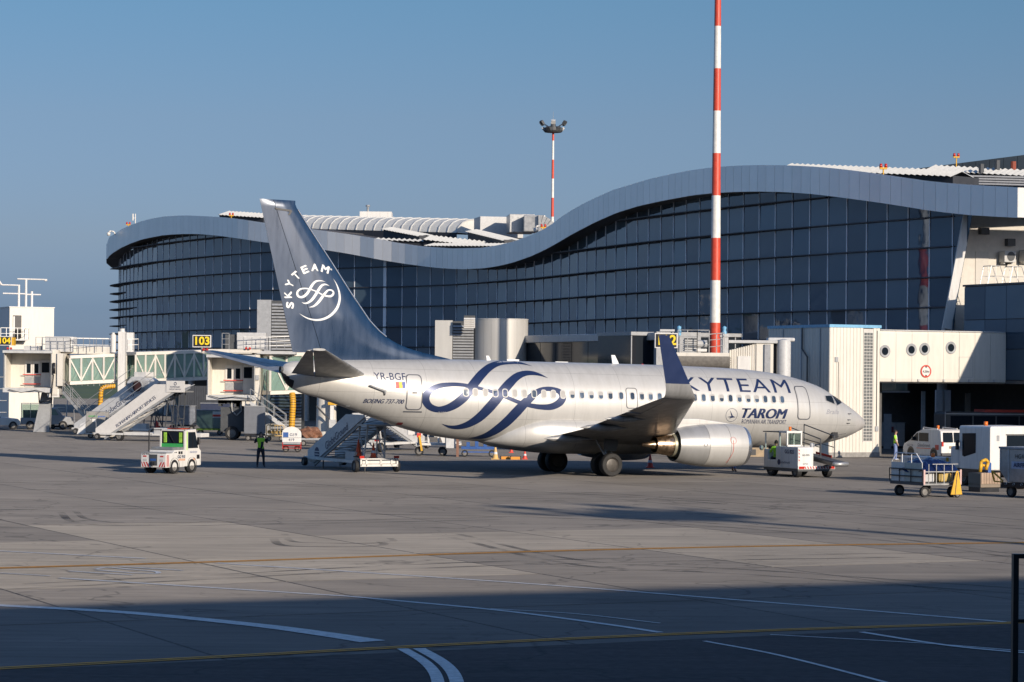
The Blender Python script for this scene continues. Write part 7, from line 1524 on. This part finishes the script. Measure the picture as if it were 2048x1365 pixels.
MB().b2(.2, 1.5, .4, 1.4, .95, 1.6).build('equipment_box', grey, pk); MB().b2(.1, 1.55, .1, .13, .95, 2.1).build('cage_glass', cabglass, pk); mb = MB()
for x in (.05, .8, 1.6): mb.b2(x, x + .05, -.02, .02, .95, 2.2)
mb.b2(.05, 1.65, -.02, .02, 2.15, 2.2); mb.build('cage_frame', galv, pk)
for x in (.8, 3.5): wheel(pk, (x, .05, .36), .36, .22)
ss_ = thing('maintenance_steps', 'dark metal maintenance steps beside the service pickup', 'steps', gnd(103, 858), R(5)); mb = MB()
for k in range(8): MB().b2(.1 + .02 * k, 1.1 - .02 * k, .1 + .12 * k, .4 + .12 * k, .35 + .24 * k, .39 + .24 * k).build('step', galv, ss_)
for x in (.05, 1.2): mb.bar((x, 0, .2), (x, 1.0, 2.4), .06).bar((x, .1, .2), (x, -.1, 2.1), .05)
mb.build('side_frame', grey, ss_); MB().b2(-.2, 1.9, -.1, 1.2, .12, .3).build('base_frame', blackp, ss_); wheel(ss_, (.1, -.1, .2), .2, .12); wheel(ss_, (1.6, -.1, .2), .2, .12)
# dark containers and dollies in the shade under bridge 103
def uld(u, v, w_, h_, d_, label, m, dm=None, cut=.3, plate=None):
    t = thing('air_cargo_container', label, 'container', gnd(u, v) + Vector((0, 0, .5)), R(4), 'air cargo containers under bridge 103'); MB().prism([(0, cut), (0, h_), (w_, h_), (w_, cut), (w_ - cut, 0), (cut, 0)], 0, d_).build('shell', m, t, bevel=.02); MB().b2(-.03, w_ + .03, -.03, d_, h_, h_ + .05).build('roof_rim', grey, t)
    if plate: MB().b2(w_ * .60, w_ * .98, -.012, 0, h_ * .60, h_ * .95).build('label_plate', white, t); MB().b2(w_ * .60, w_ * .98, -.02, -.012, h_ * .66, h_ * .78).build('red_label', red, t)
    t2 = thing('container_dolly', 'low roller dolly under the ' + label.split(' ', 1)[1], 'dolly', gnd(u, v), R(4), 'container dollies'); MB().b2(0, w_, 0, d_, .36, .48).build('frame', dm or blackp, t2); mb = MB()
    for x in (.3, w_ - .3): wheel(t2, (x, .1, .2), .2, .12); wheel(t2, (x, d_ - .2, .2), .2, .12)
    return t
darkmetal = mat('dull_container_metal', (.24, .26, .30), .45, metal=.4, var=.15, dirt=.3)
uld(341, 862, 2.0, 1.55, 1.5, 'dull metal container behind the white tug cab', darkmetal); uld(392, 870, 2.1, 1.4, 1.5, 'dull green container with red label on a lime dolly', mat('green_grey_container', (.16, .21, .19), .5, metal=.3, var=.2), dm=mat('lime_paint', (.30, .42, .05), .5), plate=True)
uld(487, 882, 1.5, 1.95, 1.4, 'tall pale covered container left of the marshaller', mat('grey_cover', (.15, .16, .18), .6, var=.1), cut=.05); uld(400, 850, 4.2, 1.5, 2, 'long dark blue container at the back of the gate', mat('navy_container', (.02, .03, .07), .5), cut=.05)
gw = thing('gate_store_wall', 'dark corrugated store wall in the shade below bridge 103', 'wall', gnd(356, 846), 0)
for k in range(44): MB().b2(.22 * k, .22 * k + .2, 0, .1, 0, 3.6).build('cladding_board', mat('dark_cladding', (.045, .05, .06), .6, var=.15), gw)
fx = thing('fire_extinguisher', 'red wheeled fire extinguisher behind the white tug', 'fire extinguisher', gnd(312, 872), 0); MB().lathe([(.15, .14), (.2, .17), (.95, .17), (1.05, .08), (1.15, .05)], n=16).build('cylinder', red, fx, smooth=True); MB().tube((.1, 0, .4), (.18, 0, 1.5), .02).build('handle', dgrey, fx); wheel(fx, (0, -.18, .15), .15, .06)
# cart with rounded white end boards
ct_ = thing('baggage_cart', 'white round topped baggage cart numbered G19 behind the marshaller', 'cart', gnd(564, 905), R(6)); wv = 1.15
pts = [(0, .62), (0, 1.15)] + [(wv / 2 - wv / 2 * math.cos(a), 1.15 + .38 * math.sin(a)) for a in [math.pi * k / 8 for k in range(1, 8)]] + [(wv, 1.15), (wv, .62)]
MB().prism(pts, 0, .05).build('end_board', white, ct_); MB().prism(pts, 1.9, 1.95).build('end_board', white, ct_); MB().b2(.02, wv - .02, 0, 1.95, .5, .6).build('deck', grey, ct_); MB().b2(.04, .36, -.012, 0, .92, 1.22).build('blue_plate', blue, ct_); sign_text('cart_number', 'G19', .26, ink, ct_, (.66, -.008, 1.07), (1, 0, 0)); sign_text('cart_number', '419', .24, ink, ct_, (.55, -.008, .76), (1, 0, 0)); MB().b2(0, wv, -.01, 0, .885, .90).build('board_joint', dgrey, ct_)
mb = MB(); mb.b2(0, .04, -.02, .02, .2, .62).b2(wv - .04, wv, -.02, .02, .2, .62).b2(0, wv, -.02, .02, .38, .42).b2(0, wv, -.02, .02, .24, .27); mb.build('bumper_frame', redlt, ct_)
for x in (.22, .95): wheel(ct_, (x, .3, .2), .2, .12); wheel(ct_, (x, 1.7, .2), .2, .12)
yc = thing('tubular_cart', 'yellow tubular framed cart left of the round topped cart', 'cart', gnd(532, 882), R(5)); mb = MB()
for y in (0, 1.2):
    mb.path([(0, y, .35), (0, y, 1.05), (.08, y, 1.12), (1.2, y, 1.12), (1.25, y, 1.05), (1.25, y, .35)], .03, n=6).path([(0, y, .35), (1.25, y, .35)], .03, n=6)
    for k in range(1, 6): mb.tube((.2 * k, y, .35), (.2 * k, y, 1.1), .015, n=5)
mb.build('tube_frame', mat('ochre_tube', (.60, .42, .18), .45), yc)
for k in range(4): MB().lathe([(-.1, .14), (.1, .14), (.1, .01)], c=(.2 + .28 * k, .5, .62), axis='y', n=12).build('reel', mat('brass_reel', (.45, .30, .10), .4, metal=.5), yc)
for x in (.2, 1.05): wheel(yc, (x, .05, .16), .16, .1); wheel(yc, (x, 1.1, .16), .16, .1)
hp = thing('tarpaulin_heap', 'rust brown tarpaulin heap on a flat cart left of the stairs', 'tarpaulin heap', gnd(600, 893), R(5)); bm = bmesh.new(); bmesh.ops.create_icosphere(bm, subdivisions=3, radius=1)
for v in bm.verts: n_ = .12 * math.sin(9 * v.co.x + 4 * v.co.z) + .1 * math.sin(11 * v.co.y + 3 * v.co.x); v.co = Vector((.65 + v.co.x * .75 * (1 + n_), .5 + v.co.y * .6 * (1 + n_), max(.55, .78 + v.co.z * .48 * (1 + n_))))
me = bpy.data.meshes.new('cover'); bm.to_mesh(me); bm.free(); me.materials.append(mat('rust_tarpaulin', (.22, .10, .055), .7, var=.25, scale=6)); o = bpy.data.objects.new('cover', me); COL.objects.link(o); o.parent = hp; MB().b2(0, 1.4, 0, 1.1, .42, .55).build('deck', grey, hp)
for x in (.2, 1.2): wheel(hp, (x, .1, .2), .2, .12)
# passenger lift truck / white column behind the tail
pc = thing('white_support_column', 'white bridge column with yellow bracket behind the tail cone', 'column', (at(652, 830, 172).x, 172, 0)); MB().tube((0, 0, 0), (0, 0, 4.2), .75, .62, n=20).build('shaft', cream, pc, smooth=True, autos=40); MB().b2(.35, .6, -1.2, -1.0, .9, 4.0).build('post', white, pc); MB().b2(.2, 2.6, -1.3, -1.1, 2.7, 2.9).b2(.35, .6, -1.25, -1.0, 2.9, 4.2).build('yellow_bracket', yellow, pc); MB().b2(.3, .75, -1.5, -1.2, 1.15, 1.7).build('control_box', lgrey, pc); MB().bar((-.6, -1, 2.6), (.6, -1.3, 1.4), .1).build('strut', dgrey, pc)
# belt loader frame and blue gear under the belly
wf = thing('lift_trailer', 'white framed lift trailer with yellow lever under the belly', 'trailer', gnd(831, 912), R(3)); mb = MB(); mb.b2(0, 2.3, 0, 1.2, .62, .76).build('deck', white, wf); mb = MB()
for a_, b_ in (((.15, 0, .76), (.15, 0, 1.9)), ((.75, 0, .76), (.72, 0, 1.7)), ((.72, 0, 1.7), (1.2, 0, 1.25)), ((1.35, 0, .76), (1.3, 0, 1.6)), ((.15, 0, 1.1), (.72, 0, 1.7)), ((1.7, 0, .76), (1.7, 0, 1.3))): mb.bar(a_, b_, .11)
mb.build('lift_frame', white, wf); MB().b2(-.5, .1, .2, .8, 1.2, 1.95).build('hydraulic_box', white, wf, bevel=.05); MB().bar((.35, -.2, .3), (.2, -.2, 1.2), .12).build('yellow_lever', yellow, wf); MB().b2(.05, .3, -.25, -.1, 1.1, 1.35).build('red_valve', red, wf); MB().b2(2.35, 2.7, .1, .5, .65, .85).bar((2.5, .2, .7), (2.45, .2, .05), .07).build('jack', white, wf)
for x in (.2, 1.6): wheel(wf, (x, -.02, .26), .26, .16); wheel(wf, (x, 1.2, .26), .26, .16)
bg = thing('tow_bar_rack', 'blue steel tow bar rack in the shade under the fuselage', 'rack', gnd(922, 914), R(2)); mb = MB(); mb.b2(0, 2.1, 0, .8, .45, .6).b2(0, 2.1, 0, .05, .25, .32)
for k in range(4): mb.b2(.3 + .5 * k, .5 + .5 * k, 0, .7, .6, .85 + .1 * (k % 2))
mb.build('rack_frame', blue, bg); mb = MB(); mb.tube((.5, -.05, 1.2), (1.2, -.05, .9), .04).tube((1.2, 0, .8), (1.2, 0, 1.4), .03).path([(.6, 0, 1.15), (1.2, 0, 1.38), (1.9, 0, 1.1)], .02); mb.build('rods', galv, bg); MB().b2(-.9, -.35, .2, .6, .5, 1.3).build('blue_cabinet', pst, bg); MB().b2(-.3, -.15, 0, .3, 0, 1.4).build('dark_post', brownb, bg); MB().prism([(-1.4, 1.5), (-.9, 1.45), (-.95, .8), (-1.1, .8)], .3, .34).build('white_flap', white, bg)
for x in (.2, 1.8): wheel(bg, (x, .05, .2), .2, .12)
# small pale block behind the nose gear
pb = thing('concrete_block', 'low tan block with dark opening behind the nose gear', 'block', gnd(1500, 914), R(10)); MB().b2(0, 1.3, 0, .8, 0, .55).build('body', mat('tan_block', (.36, .27, .17), .7, var=.2), pb); MB().b2(.05, .35, -.01, 0, .1, .45).build('opening', blackp, pb)
# shrubs and hedge far beyond the apron at the left
# small hardware that gives the walls scale: pipes, cable trays, junction boxes, downpipes, tide marks
rq = random.Random(11)
cablem = mat('cable_black', (.03, .03, .03), .6)
for k in range(3): MB().tube((-.05, 1.0 + 2.1 * k, .0), (-.05, 1.0 + 2.1 * k, zp - .2), .03 + .012 * (k % 2), n=8).build('downpipe', lgrey if k % 2 else grey, py, smooth=True)
for k, (x, z) in enumerate(((.5, 1.4), (1.1, 1.25), (3.3, 1.6), (.35, 5.8))): MB().b2(x, x + .22, -.09, -.02, z, z + .3).build('junction_box', grey, py)
MB().path([(.61, -.04, 1.7), (.61, -.04, 5.8)], .015, n=6).path([(3.41, -.04, 1.9), (3.41, -.04, zp - .3)], .018, n=6).build('conduit', cablem, py)
MB().b2(-.03, 3.66, -.035, 0, .02, .32).build('plinth', mat('plinth_grey', (.30, .29, .27), .8, var=.2, dirt=.5), py)
for k in range(5): MB().b2(.9 + 1.9 * k, 1.05 + 1.9 * k, -.06, 0, zb0 + .12, zb0 + .26).build('under_lamp', lgrey, fb)
MB().path([(0, -.03, zb1 - .05), (9.4, -.03, zb1 - .05)], .03, n=6).build('gutter', lgrey, fb)
MB().path([(0, -.02, zb0 + .06), (9.4, -.02, zb0 + .06)], .018, n=6).build('cable', cablem, fb)
MB().path([(5.9, -.012, 4.95), (5.9, -.012, 6.2), (6.95, -.012, 6.2), (6.95, -.012, 4.95), (5.9, -.012, 4.95)], .008, n=4).build('hatch_outline', grey, fb)
for x, z in ((X3(511), Z3(760)), (X3(511), Z3(735))): MB().b2(x, x + .25, -.32, -.2, z, z + .35).build('switch_box', grey, b3)
MB().path([(X3(420), -.52, Z3(792)), (X3(440), -.55, Z3(797)), (X3(470), -.55, Z3(794)), (X3(505), -.52, Z3(798))], .03, n=6).build('sagging_cable', cablem, b3)
MB().path([(X4(20), -.52, Z4(780)), (X4(45), -.55, Z4(786)), (X4(75), -.55, Z4(781)), (X4(100), -.5, Z4(788))], .03, n=6).build('sagging_cable', cablem, b4)
for k in range(9): MB().b2(X4(128 + 11 * k), X4(129.2 + 11 * k), -.0 + .19 * k + .0, .12 + .19 * k, Z4(771), Z4(767)).build('floor_bracket', grey, b4)
# pale uprights added to break up the black undercroft
for k, (u, v, Y, w_, h_) in enumerate(((1775, 800, 172, .5, 2.4), (1846, 795, 170, .25, 4.0), (1935, 800, 172, .35, 3.9))):
    c = at(u, v, Y); MB().b2(c.x - w_ / 2, c.x + w_ / 2, Y - 220.1, Y - 219.85, 0, h_).build('service_riser', lgrey if k else grey, terminal)
